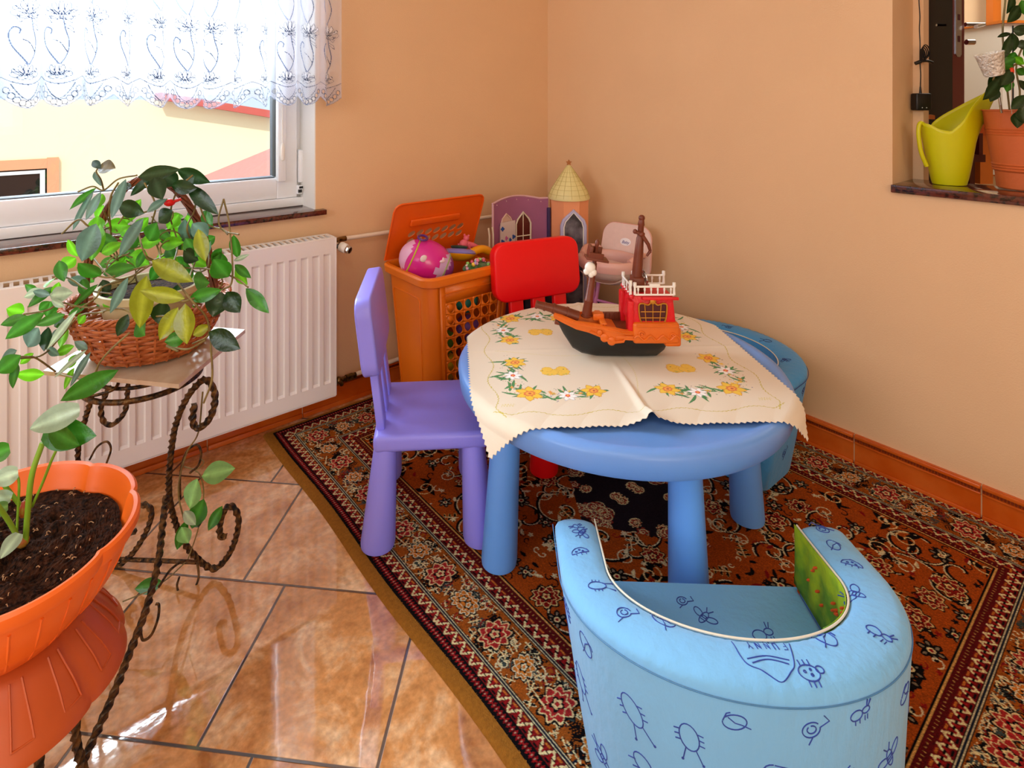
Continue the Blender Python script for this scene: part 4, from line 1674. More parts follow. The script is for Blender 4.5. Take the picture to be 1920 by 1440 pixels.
sp_front = [
    ('ant', 'top', -.240, .104, .022, 2.3), ('bee', 'top', -.236, .090, .022, 2.6), ('lady', 'top', -.245, .030, .026, .35), ('beetle', 'top', -.228, -.055, .026, .1),
    ('snail', 'top', -.195, -.115, .024, .3), ('leaf', 'top', -.135, -.125, .030, -.9), ('leaf', 'top', .10, -.150, .030, -1.2),
    ('bee', 'top', .205, -.05, .030, .8), ('leaf', 'top', .238, .075, .022, -1.5), ('lady', 'top', .240, .02, .026, -.5), ('snail', 'top', .243, .122, .024, 2.4), ('spot', 'top', .045, -.214, .030, .1),
    ('ant', 'top', .19, -.14, .026, -.8),
    ('beetle', 'side', .31, .25, .036, -1.2), ('beetle', 'side', .385, .262, .032, -1.5), ('leaf', 'side', .235, .285, .024, -1.2), ('ant', 'side', .325, .16, .036, -1.0), ('leaf', 'side', .49, .235, .034, -.9),
    ('spot', 'side', .575, .225, .034, -.8), ('bee', 'side', .42, .15, .034, .3), ('leaf', 'side', .70, .29, .024, .2), ('beetle', 'side', .20, .19, .034, -1.3), ('snail', 'side', .15, .24, .028, -1.4),
    ('beetle', 'side', .10, .21, .032, -1.4), ('leaf', 'side', .50, .12, .03, .4), ('lady', 'side', .64, .13, .03, .6), ('snail', 'side', .76, .22, .026, 1.3), ('ant', 'side', .60, .32, .022, .2),
    ('beetle', 'side', .27, .05, .034, .9), ('leaf', 'side', .44, .31, .022, .5), ('spot', 'side', .18, .29, .024, -1.3), ('snail', 'side', .53, .31, .024, .8), ('bee', 'side', .66, .22, .03, .4), ('leaf', 'side', .05, .27, .024, -1.2), ('bee', 'side', .24, .10, .03, 1.0), ('lady', 'side', .14, .12, .03, .5),
    ('beetle', 'seat', -.11, .05, .030, -.6), ('bee', 'seat', -.01, .06, .030, -.8), ('ant', 'seat', .09, .03, .032, .3), ('snail', 'seat', -.04, .095, .022, .4), ('leaf', 'seat', -.02, -.05, .026, .4)]
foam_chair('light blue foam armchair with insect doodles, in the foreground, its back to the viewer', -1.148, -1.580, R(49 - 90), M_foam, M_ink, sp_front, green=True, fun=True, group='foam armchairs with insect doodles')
sp_back = [('spot', 'top', -.235, .08, .022, 1.6), ('bee', 'top', -.20, -.08, .022, 1.0), ('beetle', 'top', -.10, -.175, .022, .3), ('snail', 'top', .05, -.185, .022, .3), ('leaf', 'top', .19, -.09, .02, .9), ('leaf', 'top', .235, .05, .02, .9),
           ('ant', 'side', .10, .25, .020, .9), ('snail', 'side', .17, .28, .020, .9), ('snail', 'side', .10, .10, .024, .9), ('ant', 'side', .24, .20, .02, .9), ('spot', 'side', .20, .10, .02, .9),
           ('snail', 'side', .78, .10, .024, .9), ('beetle', 'side', .72, .2, .02, .9), ('ant', 'side', .84, .25, .02, .9), ('leaf', 'side', .80, .18, .02, .9), ('lady', 'side', .66, .28, .02, .9)]
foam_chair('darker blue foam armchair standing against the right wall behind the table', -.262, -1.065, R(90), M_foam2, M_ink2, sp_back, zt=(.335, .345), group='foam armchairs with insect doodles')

# ------------------------------------------------------------------ toy pirate ship
def make_ship():
    t = thing('toy_pirate_ship', 'toy pirate ship with orange deck, black hull and red stern cabin on the tablecloth', 'toy ship', (-.850, -1.118, TZ + .0036), R(-38.8))
    # local x runs towards the stern, y away from the viewer
    st = [(-.172, .006, .104, .100), (-.150, .018, .060, .101), (-.125, .030, .022, .094), (-.100, .038, .008, .085), (-.06, .046, .001, .076), (0, .052, 0, .070), (.06, .054, 0, .068), (.10, .052, .001, .068), (.120, .048, .018, .068)]
    vs, fs, rows = [], [], []
    for x, w, z0, z1 in st:
        row = []
        for yy, k in ((-1, 1), (-.93, .55), (-.55, .12), (-.18, 0), (.18, 0), (.55, .12), (.93, .55), (1, 1)):
            row.append(len(vs))
            vs.append((x, w * yy * (.72 + .28 * k), z0 + (z1 - z0) * k))
        rows.append(row)
    for a, b in zip(rows[:-1], rows[1:]):
        for i in range(7):
            fs.append((a[i], b[i], b[i + 1], a[i + 1]))
        fs.append((a[7], b[7], b[0], a[0]))
    fs.append(tuple(rows[0]))
    fs.append(tuple(rows[-1][::-1]))
    MB().add(vs, fs).build('hull', M_shipb, t, smooth=50)
    # orange gunwale and deck
    q = MB()
    dk = [(-.176, .006, .103, .120), (-.150, .022, .094, .112), (-.12, .036, .084, .104), (-.085, .045, .078, .102), (-.05, .051, .066, .098), (-.045, .056, .062, .097), (-.02, .058, .056, .094), (.0, .058, .058, .090), (.005, .055, .064, .088), (.045, .056, .062, .086)]
    vs, fs, rows = [], [], []
    for x, w, z0, z1 in dk:
        row = []
        for yy, z in ((-w, z0), (-w - .003, z1), (-w + .005, z1 + .002), (-w + .007, z1 - .008), (w - .007, z1 - .008), (w - .005, z1 + .002), (w + .003, z1), (w, z0)):
            row.append(len(vs))
            vs.append((x, yy, z))
        rows.append(row)
    for a, b in zip(rows[:-1], rows[1:]):
        for i in range(7):
            fs.append((a[i], b[i], b[i + 1], a[i + 1]))
    fs.append(tuple(rows[0]))
    fs.append(tuple(rows[-1][::-1]))
    q.add(vs, fs)
    deck = q.build('deck', M_shipo, t, smooth=40)
    q = MB()   # carved wales and scrolls along the side
    for s in (-1, 1):
        q.tube([(x, s * (w + .003), z1 - .006) for x, w, z0, z1 in dk], .0032, 6)
        q.tube([(x, s * (w + .003), z0 + .004) for x, w, z0, z1 in dk[3:]], .0035, 6)
        q.ball((-.048, s * .056, .070), .012, n=12, sc=(1, .35, 1)).ball((-.030, s * .058, .062), .012, n=12, sc=(1, .35, 1)).ball((-.06, s * .053, .082), .008, n=12, sc=(1, .35, 1))
        q.box((-.02, s * .058 - .003, .068), (.04, s * .058 + .003, .076), bev=.002)
    for x in (-.055, -.048):
        q.box((x, -.048, .092), (x + .004, .048, .104), bev=.001)
    q.box((-.056, -.05, .101), (-.040, .05, .105), bev=.002)
    q.box((-.07, -.012, .098), (-.040, .012, .116), bev=.003)
    q.box((.014, -.052, .072), (.030, -.03, .105), bev=.004).box((.014, .03, .072), (.030, .052, .105), bev=.004)
    q.build('rail_carving', M_shipo, deck, smooth=40)
    q = MB()
    q.box((-.040, -.040, .074), (.028, .040, .084), bev=.001)
    for k in range(4):
        q.box((-.036 + k * .016, -.041, .080), (-.034 + k * .016, .041, .083))
    q.box((-.040, .036, .08), (.028, .042, .104), bev=.001)
    for k in range(6):
        q.box((-.038 + k * .011, .033, .08), (-.036 + k * .011, .037, .104))
    q.build('hold', M_shipbr, t, smooth=40)
    # stern block
    q = MB()
    q.box((.026, -.064, .056), (.148, .064, .110), bev=.007, seg=3)
    q.box((.110, -.060, .047), (.153, .060, .096), bev=.006, seg=3)
    for s in (-1, 1):
        q.tube([(.028 + .004 * i, s * .0655, .073 + .006 * math.sin(i * .75)) for i in range(31)], .0028, 6)
        q.tube([(.034, s * .065, .104), (.142, s * .065, .104)], .0032, 6)
        q.tube([(.046 + .009 * math.cos(i * .5) * (1 - i / 20), s * .0655, .082 + .009 * math.sin(i * .5) * (1 - i / 20)) for i in range(18)], .0022, 6)
        q.tube([(.128 + .008 * math.cos(i * .5) * (1 - i / 20), s * .0650, .078 + .008 * math.sin(i * .5) * (1 - i / 20)) for i in range(18)], .0022, 6)
    q.build('stern_block', M_shipo, t, smooth=40)
    # red cabin: tapered, with a lower wing towards the deck
    q = MB()
    q.box((.018, -.052, .104), (.142, .052, .178), bev=.006, seg=3)
    q.v = [(x + (.010 if x < .08 else -.006) * (z - .104) / .074, y * (1 - .16 * (z - .104) / .074), z) for x, y, z in q.v]
    cab = q.build('cabin', M_shipr, t, smooth=40)
    q = MB()
    q.box((.014, -.055, .08), (.030, -.025, .165), T(0, 0, 0), bev=.004).box((.014, .025, .08), (.030, .055, .165), bev=.004)
    for k in range(6):
        q.ball((.024, -.050 + k * .02, .176), .006, n=8)
    q.box((.052, -.056, .168), (.148, -.048, .176), bev=.002)
    q.build('cabin_trim', M_shipr, cab, smooth=40)
    # gilded lattice window on the visible side
    for s in (-1, 1):
        q = MB()
        yy = s * .0520

        def crown(k):
            return [(.080 + dx * k, yy, .135 + dz * k) for dx, dz in ((-.030, -.027), (0, -.031), (.030, -.027), (.037, .016), (.028, .024), (.012, .020), (0, .030), (-.012, .020), (-.028, .024), (-.037, .016))]
        cr = catmull(crown(1), 4, True)
        q.tube(cr, .0022, 6, closed=True)
        for x in (-.018, 0, .018):
            q.tube([(.080 + x, yy, .107), (.080 + x * 1.2, yy, .156)], .0012, 6)
        for z in (.121, .137):
            q.tube([(.048, yy, z), (.112, yy, z)], .0012, 6)
        q.ball((.080, yy, .164), .008, n=10, sc=(1, .4, 1))
        q.build('gilded_window', M_gold, t, smooth=60)
        q = MB()
        q.prism([(x - .080, z - .135) for x, y, z in catmull(crown(.97), 4, True)], -.0006, .0006, Matrix.Translation((.080, s * .0505, .135)) @ Matrix.Rotation(R(90), 4, 'X'))
        q.build('window_opening', M_dkred, t, smooth=None)
    # white railings

    def railing(x0, y0, x1, y1, z0, h, n):
        q = MB()
        a, b = Vector((x0, y0, z0)), Vector((x1, y1, z0))
        up = Vector((0, 0, h))
        q.tube([a, b], .0028, 6).tube([a + up * .82, b + up * .82], .0030, 6)
        for k in range(n):
            c = a.lerp(b, (k + .5) / n)
            q.tube([c, c + up * .3, c + up * .55, c + up * .82], [.0024, .0016, .003, .0016], 6)
        for e in (a, b):
            q.tube([e, e + up * .7, e + up * .9, e + up * 1.25], [.004, .003, .005, .0045], 8)
        q.build('white_railing', M_white, t, smooth=60)
    railing(.034, -.046, .138, -.046, .180, .026, 6)
    railing(.052, .044, .138, .044, .182, .028, 4)
    railing(.024, -.040, .024, .040, .178, .030, 3)
    q = MB()
    q.box((.072, -.049, .202), (.100, -.044, .209), bev=.001)
    q.build('name_plate', M_white, t)
    # cannon-like bowsprit
    q = MB()
    q.tube([(-.110, 0, .104), (-.150, 0, .118), (-.176, 0, .127), (-.222, 0, .138)], [.016, .015, .012, .0095], 12)
    for x, z, r in ((-.222, .138, .0115), (-.200, .1325, .0125), (-.176, .127, .0145), (-.140, .114, .018)):
        q.lathe([(0, -.0025), (r, -.0025), (r, .0025), (0, .0025)], 12, Matrix.Translation((x, 0, z)) @ Euler((0, R(-75), 0)).to_matrix().to_4x4())
    q.box((-.150, -.012, .088), (-.115, .012, .108), bev=.004)
    q.tube([(-.172, 0, .092), (-.150, 0, .088), (-.13, -.014, .10)], [.008, .010, .006], 8)
    q.build('bowsprit', M_shipbr, t, smooth=50)
    # fore mast with crow's nest
    q = MB()
    b0, b1 = Vector((-.086, .0, .108)), Vector((-.056, .0, .312))
    f = lambda k: b0.lerp(b1, k)
    q.tube([f(0), f(.18), f(.2), f(.21), f(.7), f(.71), f(.92), f(.95), f(.99), f(1.02)], [.0135, .0115, .0130, .0108, .0078, .0060, .0045, .0060, .0060, .002], 14)
    q.ball(f(0), .016, n=14, sc=(1, 1, .35))
    mast = q.build('fore_mast', M_shipbr, t, smooth=50)
    q = MB()
    M = Matrix.Translation(f(.80)) @ Euler((0, R(9), 0)).to_matrix().to_4x4()
    q.box((-.026, -.022, -.010), (.034, .022, -.004), M, bev=.001)
    q.box((-.020, -.020, -.006), (-.012, .020, .026), M, bev=.001, taper=1)
    q.box((-.020, .015, -.006), (.020, .020, .022), M, bev=.001)
    q.box((-.022, -.022, -.006), (.018, -.016, .016), M @ T(rx=R(12)), bev=.001)
    q.build('crows_nest', M_shipbr, mast, smooth=50)
    q = MB()
    c = f(.64) + Vector((-.012, -.014, .004))
    q.ball(c, .016, n=14, sc=(.95, .8, 1)).ball(c + Vector((-.010, -.002, -.010)), .009, n=10).ball(c + Vector((.008, -.003, -.012)), .010, n=10).ball(c + Vector((.002, -.004, -.018)), .008, n=10)
    q.build('skull_figure', M_white, mast, smooth=60)
    # main mast
    q = MB()
    b0, b1 = Vector((.050, 0, .20)), Vector((.064, 0, .366))
    q.tube([f(0), f(.5), f(.54), f(.72), f(.74), f(.92), f(.94), f(1.0)], [.0145, .0115, .0125, .0085, .010, .0075, .009, .007], 14)
    f = lambda k: b0.lerp(b1, k)
    q.v = q.v[:]
    mm = q
    mm = MB()
    mm.box((.036, -.020, .176), (.068, .020, .216), bev=.004)
    mm.tube([f(0), f(.5), f(.72), f(.74), f(.92), f(.94), f(1.0), f(1.06)], [.0150, .0120, .0100, .0085, .0080, .0095, .0080, .006], 14)
    mm.ball(f(1.05), .009, n=12)
    mast = mm.build('main_mast', M_shipbr, t, smooth=50)
    q = MB()
    c = f(.80)
    q.tube([c + Vector((-.018, -.006, .006)), c + Vector((0, -.010, 0)), c + Vector((.018, -.012, -.028)), c + Vector((.024, -.010, -.046))], [.005, .0055, .005, .004], 8)
    q.ball(c + Vector((-.016, -.006, .006)), .007, n=8).ball(c + Vector((.0, -.010, .0)), .010, n=10, sc=(1, 1, .7))
    q.tube([c + Vector((.024, -.010, -.046)), c + Vector((.014, -.010, -.060))], [.0045, .003], 8)
    q.build('yard_arm', M_shipbr, mast, smooth=50)
    q = MB()
    MX = T(.073, -.004, .214, ry=R(80))
    q.tube([MX @ Vector((.017 * math.cos(a), .017 * math.sin(a), 0)) for a in [2 * PI * i / 24 for i in range(24)]], .0022, 6, closed=True)
    for k in range(4):
        a = k * PI / 4
        q.tube([MX @ Vector((.023 * math.cos(a), .023 * math.sin(a), 0)), MX @ Vector((-.023 * math.cos(a), -.023 * math.sin(a), 0))], .0014, 6)
    q.build('steering_wheel', M_chrome, t, smooth=60)


make_ship()


# ------------------------------------------------------------------ laundry basket with toys
def hole_cells(q, fn, u0, u1, v0, v1, nu, nv, rot, ru, rv, skip=()):
    """sheet of cells, each pierced by an oval; fn maps (u, v) to a point"""
    du, dv = (u1 - u0) / nu, (v1 - v0) / nv
    K = 16
    for i in range(nu):
        for j in range(nv):
            cu, cv = u0 + (i + .5) * du, v0 + (j + .5) * dv
            outer, inner = [], []
            for k in range(K):
                a = 2 * PI * (k + .5) / K
                c, s = math.cos(a), math.sin(a)
                m = max(abs(c), abs(s))
                outer.append((cu + c / m * du / 2, cv + s / m * dv / 2))
                x, y = c * ru, s * rv
                x = math.copysign(abs(c) ** .8, c) * ru
                y = math.copysign(abs(s) ** .8, s) * rv
                inner.append((cu + x * math.cos(rot) - y * math.sin(rot), cv + x * math.sin(rot) + y * math.cos(rot)))
            # corners belong to the outline as well
            o2 = []
            for k in range(K):
                o2.append(outer[k])
            vs = [fn(*p) for p in o2] + [fn(*p) for p in inner]
            cor = [fn(cu + sx * du / 2, cv + sy * dv / 2) for sx, sy in ((1, 1), (-1, 1), (-1, -1), (1, -1))]
            vs += cor
            fs = []
            for k in range(K):
                k2 = (k + 1) % K
                fs.append((k, k2, K + k2, K + k))
            for m_, (ka, kb) in enumerate(((1, 2), (5, 6), (9, 10), (13, 14))):
                fs.append((ka, 2 * K + m_, kb))
            if (i, j) in skip:
                vs2 = [fn(*p) for p in inner]
                q.add(vs2, [tuple(range(K))])
            q.add(vs, fs)


def make_basket():
    X0, X1, Y0_, Y1_, ZT = -1.066, -.640, -.492, -.180, .580
    cx, cy = (X0 + X1) / 2, (Y0_ + Y1_) / 2
    t = thing('laundry_basket', 'tall orange plastic laundry basket with open lid, filled with toys', 'basket', (cx, cy, RUGZ))
    hx_, hy = (X1 - X0) / 2, (Y1_ - Y0_) / 2
    Zt = ZT - RUGZ

    def ring(z, grow=0.0, r=.05, k=6):
        s = .80 + .20 * z / Zt
        a, b = hx_ * s + grow, hy * s + grow
        return [(x, y, z) for x, y in rrect(-a, -b, a, b, r, k)]
    q = MB()
    zs = [0, .01, .2, .40, Zt - .04, Zt - .035, Zt - .012]
    gr = [-.03, -.012, -.012, -.012, -.012, -.005, -.005]
    rows = [ring(z, g) for z, g in zip(zs, gr)]
    n = len(rows[0])
    vs = [v for r in rows for v in r]
    fs = []
    # the straight stretch of the front face (towards -y) is left open for the pierced panel
    fr0 = 3 * 7 - 1          # last point of third corner, next point starts the fourth
    for j in range(len(rows) - 1):
        for i in range(n):
            i2 = (i + 1) % n
            if i == fr0 and 1 <= j <= 3:
                continue
            fs.append((j * n + i, j * n + i2, (j + 1) * n + i2, (j + 1) * n + i))
    fs.append(tuple(range(n))[::-1])
    q.add(vs, fs)

    def wall(u, z):   # point of the pierced front face
        s = .80 + .20 * z / Zt
        a, b = hx_ * s - .012, hy * s - .012
        return Vector((-(a - .05) + u * 2 * (a - .05), -b, z))
    zlo, zhi = .01, Zt - .04
    q.add([wall(0, zlo), wall(.08, zlo), wall(.08, zhi), wall(0, zhi)], [(0, 1, 2, 3)])
    q.add([wall(.92, zlo), wall(1, zlo), wall(1, zhi), wall(.92, zhi)], [(0, 1, 2, 3)])
    q.add([wall(.08, zlo), wall(.92, zlo), wall(.92, .05), wall(.08, .05)], [(0, 1, 2, 3)])
    q.add([wall(.08, Zt - .10), wall(.92, Zt - .10), wall(.92, zhi), wall(.08, zhi)], [(0, 1, 2, 3)])
    Lp = .285
    hole_cells(q, lambda x_, z_: wall(x_ / Lp, z_), .08 * Lp, .92 * Lp, .05, Zt - .10, 6, 10, R(32), .0125, .0175, skip=((0, 9), (0, 8)))
    body = q.build('body', M_orange, t, smooth=40)
    so = body.modifiers.new('thickness', 'SOLIDIFY')
    so.thickness = .0025
    # embossed panel outline and left side panel
    q = MB()
    q.tube([wall(.04, .03) + Vector((0, -.001, 0)), wall(.04, Zt - .075) + Vector((0, -.001, 0)), wall(.08, Zt - .065) + Vector((0, -.001, 0)), wall(.96, Zt - .065) + Vector((0, -.001, 0)), wall(.96, .03) + Vector((0, -.001, 0))], .0022, 6)

    def lwall(v, z):
        s = .80 + .20 * z / Zt
        a, b = hx_ * s - .012, hy * s - .012
        return Vector((-a - .001, (b - .05) * (1 - 2 * v), z))
    q.tube([lwall(.0, .05), lwall(.0, Zt - .09), lwall(.06, Zt - .08), lwall(.94, Zt - .08), lwall(1, Zt - .09), lwall(1, .05)], .0018, 6)
    q.build('embossed_frame', M_orange, body, smooth=60)
    # rim
    q = MB()
    pr = [(-.008, Zt - .03), (.002, Zt - .028), (.004, Zt - .006), (-.002, Zt), (-.014, Zt), (-.017, Zt - .006), (-.013, Zt - .03)]
    rows = [[(x, y, z) for x, y in rrect(-hx_ - g, -hy - g, hx_ + g, hy + g, .05 + g, 6)] for g, z in pr]
    vs = [v for r in rows for v in r]
    n = len(rows[0])
    fs = []
    for j in range(len(rows)):
        j2 = (j + 1) % len(rows)
        for i in range(n):
            i2 = (i + 1) % n
            fs.append((j * n + i, j * n + i2, j2 * n + i2, j2 * n + i))
    q.add(vs, fs)
    q.build('rim', M_orange, t, smooth=40)
    # open lid
    Lw, Ll = .210, .235
    M = T(.008, hy - .010, Zt + .002, rx=R(20)) @ Matrix.Rotation(R(90), 4, 'X')
    # local lid plane: x across, y up, z towards the viewer side
    q = MB()
    fn = lambda u, v: M @ Vector((u, v, 0))
    a0, a1, b0, b1 = -.130, .140, .050, .115
    hole_cells(q, fn, a0, a1, b0, b1, 7, 2, R(30), .0165, .0105)

    def face(pts):
        q.add([fn(*p) for p in pts], [tuple(range(len(pts)))])
    face([(-Lw, .0), (Lw, .0), (Lw, b0), (-Lw, b0)])
    face([(-Lw, b0), (a0, b0), (a0, b1), (-Lw, b1)])
    face([(a1, b0), (Lw, b0), (Lw, b1), (a1, b1)])
    top = [(-Lw, b1), (Lw, b1), (Lw, Ll - .03)] + [(Lw - .03 + .03 * math.cos(a), Ll - .03 + .03 * math.sin(a)) for a in (R(30), R(60), R(90))] + \
          [(-Lw + .03 + .03 * math.cos(a), Ll - .03 + .03 * math.sin(a)) for a in (R(90), R(120), R(150), R(180))]
    face(top)
    lid = q.build('lid', M_orlid, t, smooth=None)
    so = lid.modifiers.new('thickness', 'SOLIDIFY')
    so.thickness = .0025
    q = MB()
    edge = [(-Lw, .004)] + [(-Lw, .03), (-Lw, Ll - .03)] + [(-Lw + .03 - .03 * math.cos(a), Ll - .03 + .03 * math.sin(a)) for a in (R(30), R(60), R(90))] + \
           [(Lw - .03 + .03 * math.sin(a), Ll - .03 + .03 * math.cos(a)) for a in (R(0), R(30), R(60), R(90))] + [(Lw, .03), (Lw, .004)]
    q.tube([M @ Vector((x, y, .002)) for x, y in edge], .0036, 8)
    q.build('lid_edge', M_orlid, lid, smooth=60)
    q = MB()
    q.box((-.13, .135, .0), (.10, .165, .010), M, bev=.006, seg=3)
    q.build('lid_grip', M_orlid, lid, smooth=50)
    return t


make_basket()


def toy(name, label, cat, q, m, parts=()):
    o = q.build(name, m, smooth=60)
    tag(o, label, cat)
    return o


# big round pink toy
tp = thing('toy_ball', 'pink and purple egg shaped toy lying on top in the orange basket', 'toy', (-.968, -.345, .560))
MB_ = T(0, 0, 0, rx=R(6), ry=R(25), rz=R(-35))
q = MB()
q.ball((0, 0, .035), .082, MB_, n=40, sc=(1.25, .95, .98))
q.build('shell', mat('magenta_plastic', '#E0219A', .28, coat=.4), tp)
q = MB()
q.ball((0, 0, .035), .0828, MB_, n=40, sc=(1.25, .95, .98))
q.f = [f_ for f_ in q.f if sum((MB_.inverted() @ (Vector(q.v[i]) - Vector((0, 0, .035)))).x for i in f_) / len(f_) > .045 + .010 * math.sin(6 * math.atan2(q.v[f_[0]][1], q.v[f_[0]][2]))]
q.build('lilac_cap', mat('lilac_toy_plastic', '#D9B6EE', .3, coat=.3), tp)
q = MB()
q.ball((0, 0, .035), .0836, MB_, n=40, sc=(1.25, .95, .98))
q.f = [f_ for f_ in q.f if min((MB_.inverted() @ (Vector(q.v[i]) - Vector((0, 0, .035)))).x for i in f_) > .070]
q.build('violet_end', mat('violet_toy_plastic', '#9A3FA6', .3, coat=.3), tp)
q = MB()
q.ball((0, 0, .035), .0828, MB_, n=40, sc=(1.25, .95, .98))
q.f = [f_ for f_ in q.f if max((MB_.inverted() @ (Vector(q.v[i]) - Vector((0, 0, .035)))).x for i in f_) < -.062]
q.build('pale_end', mat('pale_pink_toy_plastic', '#EFB7DC', .3, coat=.3), tp)
for xo, nm, cc_ in ((-.055, 'yellow_band', '#C9CC28'), (.068, 'green_band', '#9CB06A')):
    q = MB()
    rr = math.sqrt(max(0, 1 - (xo / (.082 * 1.25)) ** 2))
    q.tube([MB_ @ Vector((xo, .082 * .955 * rr * math.cos(a), .0825 * .985 * rr * math.sin(a))) + Vector((0, 0, .035)) for a in [2 * PI * i / 40 for i in range(40)]], .0028, 6, closed=True)
    q.build(nm, mat(nm + '_plastic', cc_, .4), tp)
q = MB()
cc_ = MB_ @ Vector((-.048, -.01, .076)) + Vector((0, 0, .035))
q.tube([cc_ + Vector((.017 * math.cos(a), .017 * math.sin(a) * .9, .006 + .006 * math.sin(a))) for a in [2 * PI * i / 20 for i in range(20)]], .0042, 8, closed=True)
q.build('handle_ring', mat('purple_ring_plastic', '#5A2A86', .3, coat=.4), tp)
q = MB()
sp_ = MB_ @ Vector((.045, -.055, .048)) + Vector((0, 0, .035))
q.ball(sp_, .012, n=8, sc=(1, .5, .5)).ball(sp_ + Vector((.004, 0, .004)), .010, n=8, sc=(.5, .5, 1))
q.build('bow_ornament', mat('white_pink_sticker', '#F6D9EA', .4), tp)

MB().ball(MB_ @ Vector((-.02, -.070, .035)) + Vector((0, 0, .035)), .016, n=10, sc=(1, .35, .8)).build('white_patch', mat('white_sticker', '#F6E9F2', .4), tp)

td = thing('spinning_top', 'yellow and violet saucer shaped toy in the middle of the orange basket', 'toy', (-.800, -.315, .585))
MX = T(0, 0, 0, rx=R(-10), ry=R(12))
MB().lathe([(0, -.02), (.040, -.018), (.064, .0), (.066, .008), (0, .009)], 32, MX).build('lower_half', mat('yellow_toy_plastic', '#EFA70F', .32, coat=.3), td)
MB().lathe([(.066, .008), (.068, .012), (.062, .020), (.045, .026), (0, .030)], 32, MX).build('upper_half', mat('blue_violet_toy_plastic', '#8A86DC', .32, coat=.3), td)
MB().lathe([(.030, .028), (.034, .033), (.030, .038), (0, .040)], 24, MX).build('crown', mat('dark_green_toy_plastic', '#2E4A3A', .4), td)
q = MB()
q.tube(catmull([(-.045, .01, 0), (-.02, .0, .022), (.02, -.01, .030), (.055, -.02, .012), (.075, -.02, -.02)], 6), [.012] * 6 + [.016] * 12 + [.010] * 7, 12)
o = toy('toy_banana', 'long rounded yellow toy beside the saucer toy in the orange basket', 'toy', q, mat('golden_toy_plastic', '#F2A20C', .35))
o.location = (-.735, -.345, .575)
q = MB()
q.ball((0, 0, 0), .020, n=14, sc=(1, .8, .9)).ball((.012, 0, .020), .012, n=12).ball((.020, -.004, .030), .005, n=8).ball((.008, .006, .033), .005, n=8)
for dx, dy in ((-.014, -.01), (.014, -.01), (-.014, .012), (.014, .012)):
    q.tube([(dx, dy, 0), (dx * 1.6, dy * 1.4, -.028)], .0055, 8)
q.tube([(.01, 0, 0), (.04, -.01, -.012), (.075, -.02, -.03)], [.012, .012, .008], 10)
o = toy('toy_animal', 'small pink toy animal at the back of the orange basket', 'toy', q, mat('pink_toy_rubber', '#EE6F84', .4))
o.location = (-.745, -.275, .615)
tn = thing('bead_purse', 'clear green bag of coloured beads at the front rim of the orange basket', 'bead bag', (-.800, -.425, .565))
q = MB()
q.ball((0, 0, 0), .05, T(rz=R(-6)), n=20, sc=(1.15, .6, .42))
q.build('bag', mat('clear_green_film', '#4F8F3A', .25, trans=.4, color2='#8FB48A', vscale=40), tn)
cols = ['#E7B7D6', '#7FD0E8', '#F08FB0', '#F5F0E8', '#9ADF7A', '#C7A7E8', '#F3D14A', '#E0607A']
bms = [mat('bead_colour', c, .2, coat=.4) for c in cols]
for k in range(22):
    q = MB()
    a = k / 22
    q.ball((-.055 + .11 * a + rnd.uniform(-.006, .006), rnd.uniform(-.026, .010), .020 * math.sin(a * PI) + rnd.uniform(.002, .012)), rnd.uniform(.0055, .0085), n=10)
    q.build('bead', bms[k % 8], tn)
# the toys showing through the holes
hid = [('#2F8FA0', 'teal'), ('#3350C0', 'blue'), ('#E0C22A', 'yellow'), ('#C8322A', 'red'), ('#58A03A', 'green'), ('#8A5AC0', 'violet'), ('#E8A08A', 'salmon'), ('#2AA8A0', 'turquoise'), ('#D0A040', 'ochre'), ('#2A3A70', 'navy')]
pos = [(-.93, -.37, .09), (-.79, -.37, .10), (-.90, -.36, .20), (-.78, -.36, .215), (-.93, -.37, .30), (-.80, -.37, .325), (-.92, -.37, .40), (-.81, -.37, .43), (-.90, -.28, .30), (-.78, -.27, .20)]
for (c, nm), p_ in zip(hid, pos):
    q = MB()
    if hid.index((c, nm)) % 2:
        q.ball((0, 0, 0), .052, n=18, sc=(1, .9, .9))
    else:
        q.box((-.045, -.04, -.04), (.045, .04, .04), T(rz=R(20), rx=R(12)), bev=.01)
    o = toy('toy_block' if hid.index((c, nm)) % 2 == 0 else 'toy_ball', nm + ' toy inside the orange basket, glimpsed through its holes', 'toy', q, mat(nm + '_toy', c, .5))
    o.location = p_
    o['group'] = 'toys seen through the basket holes'


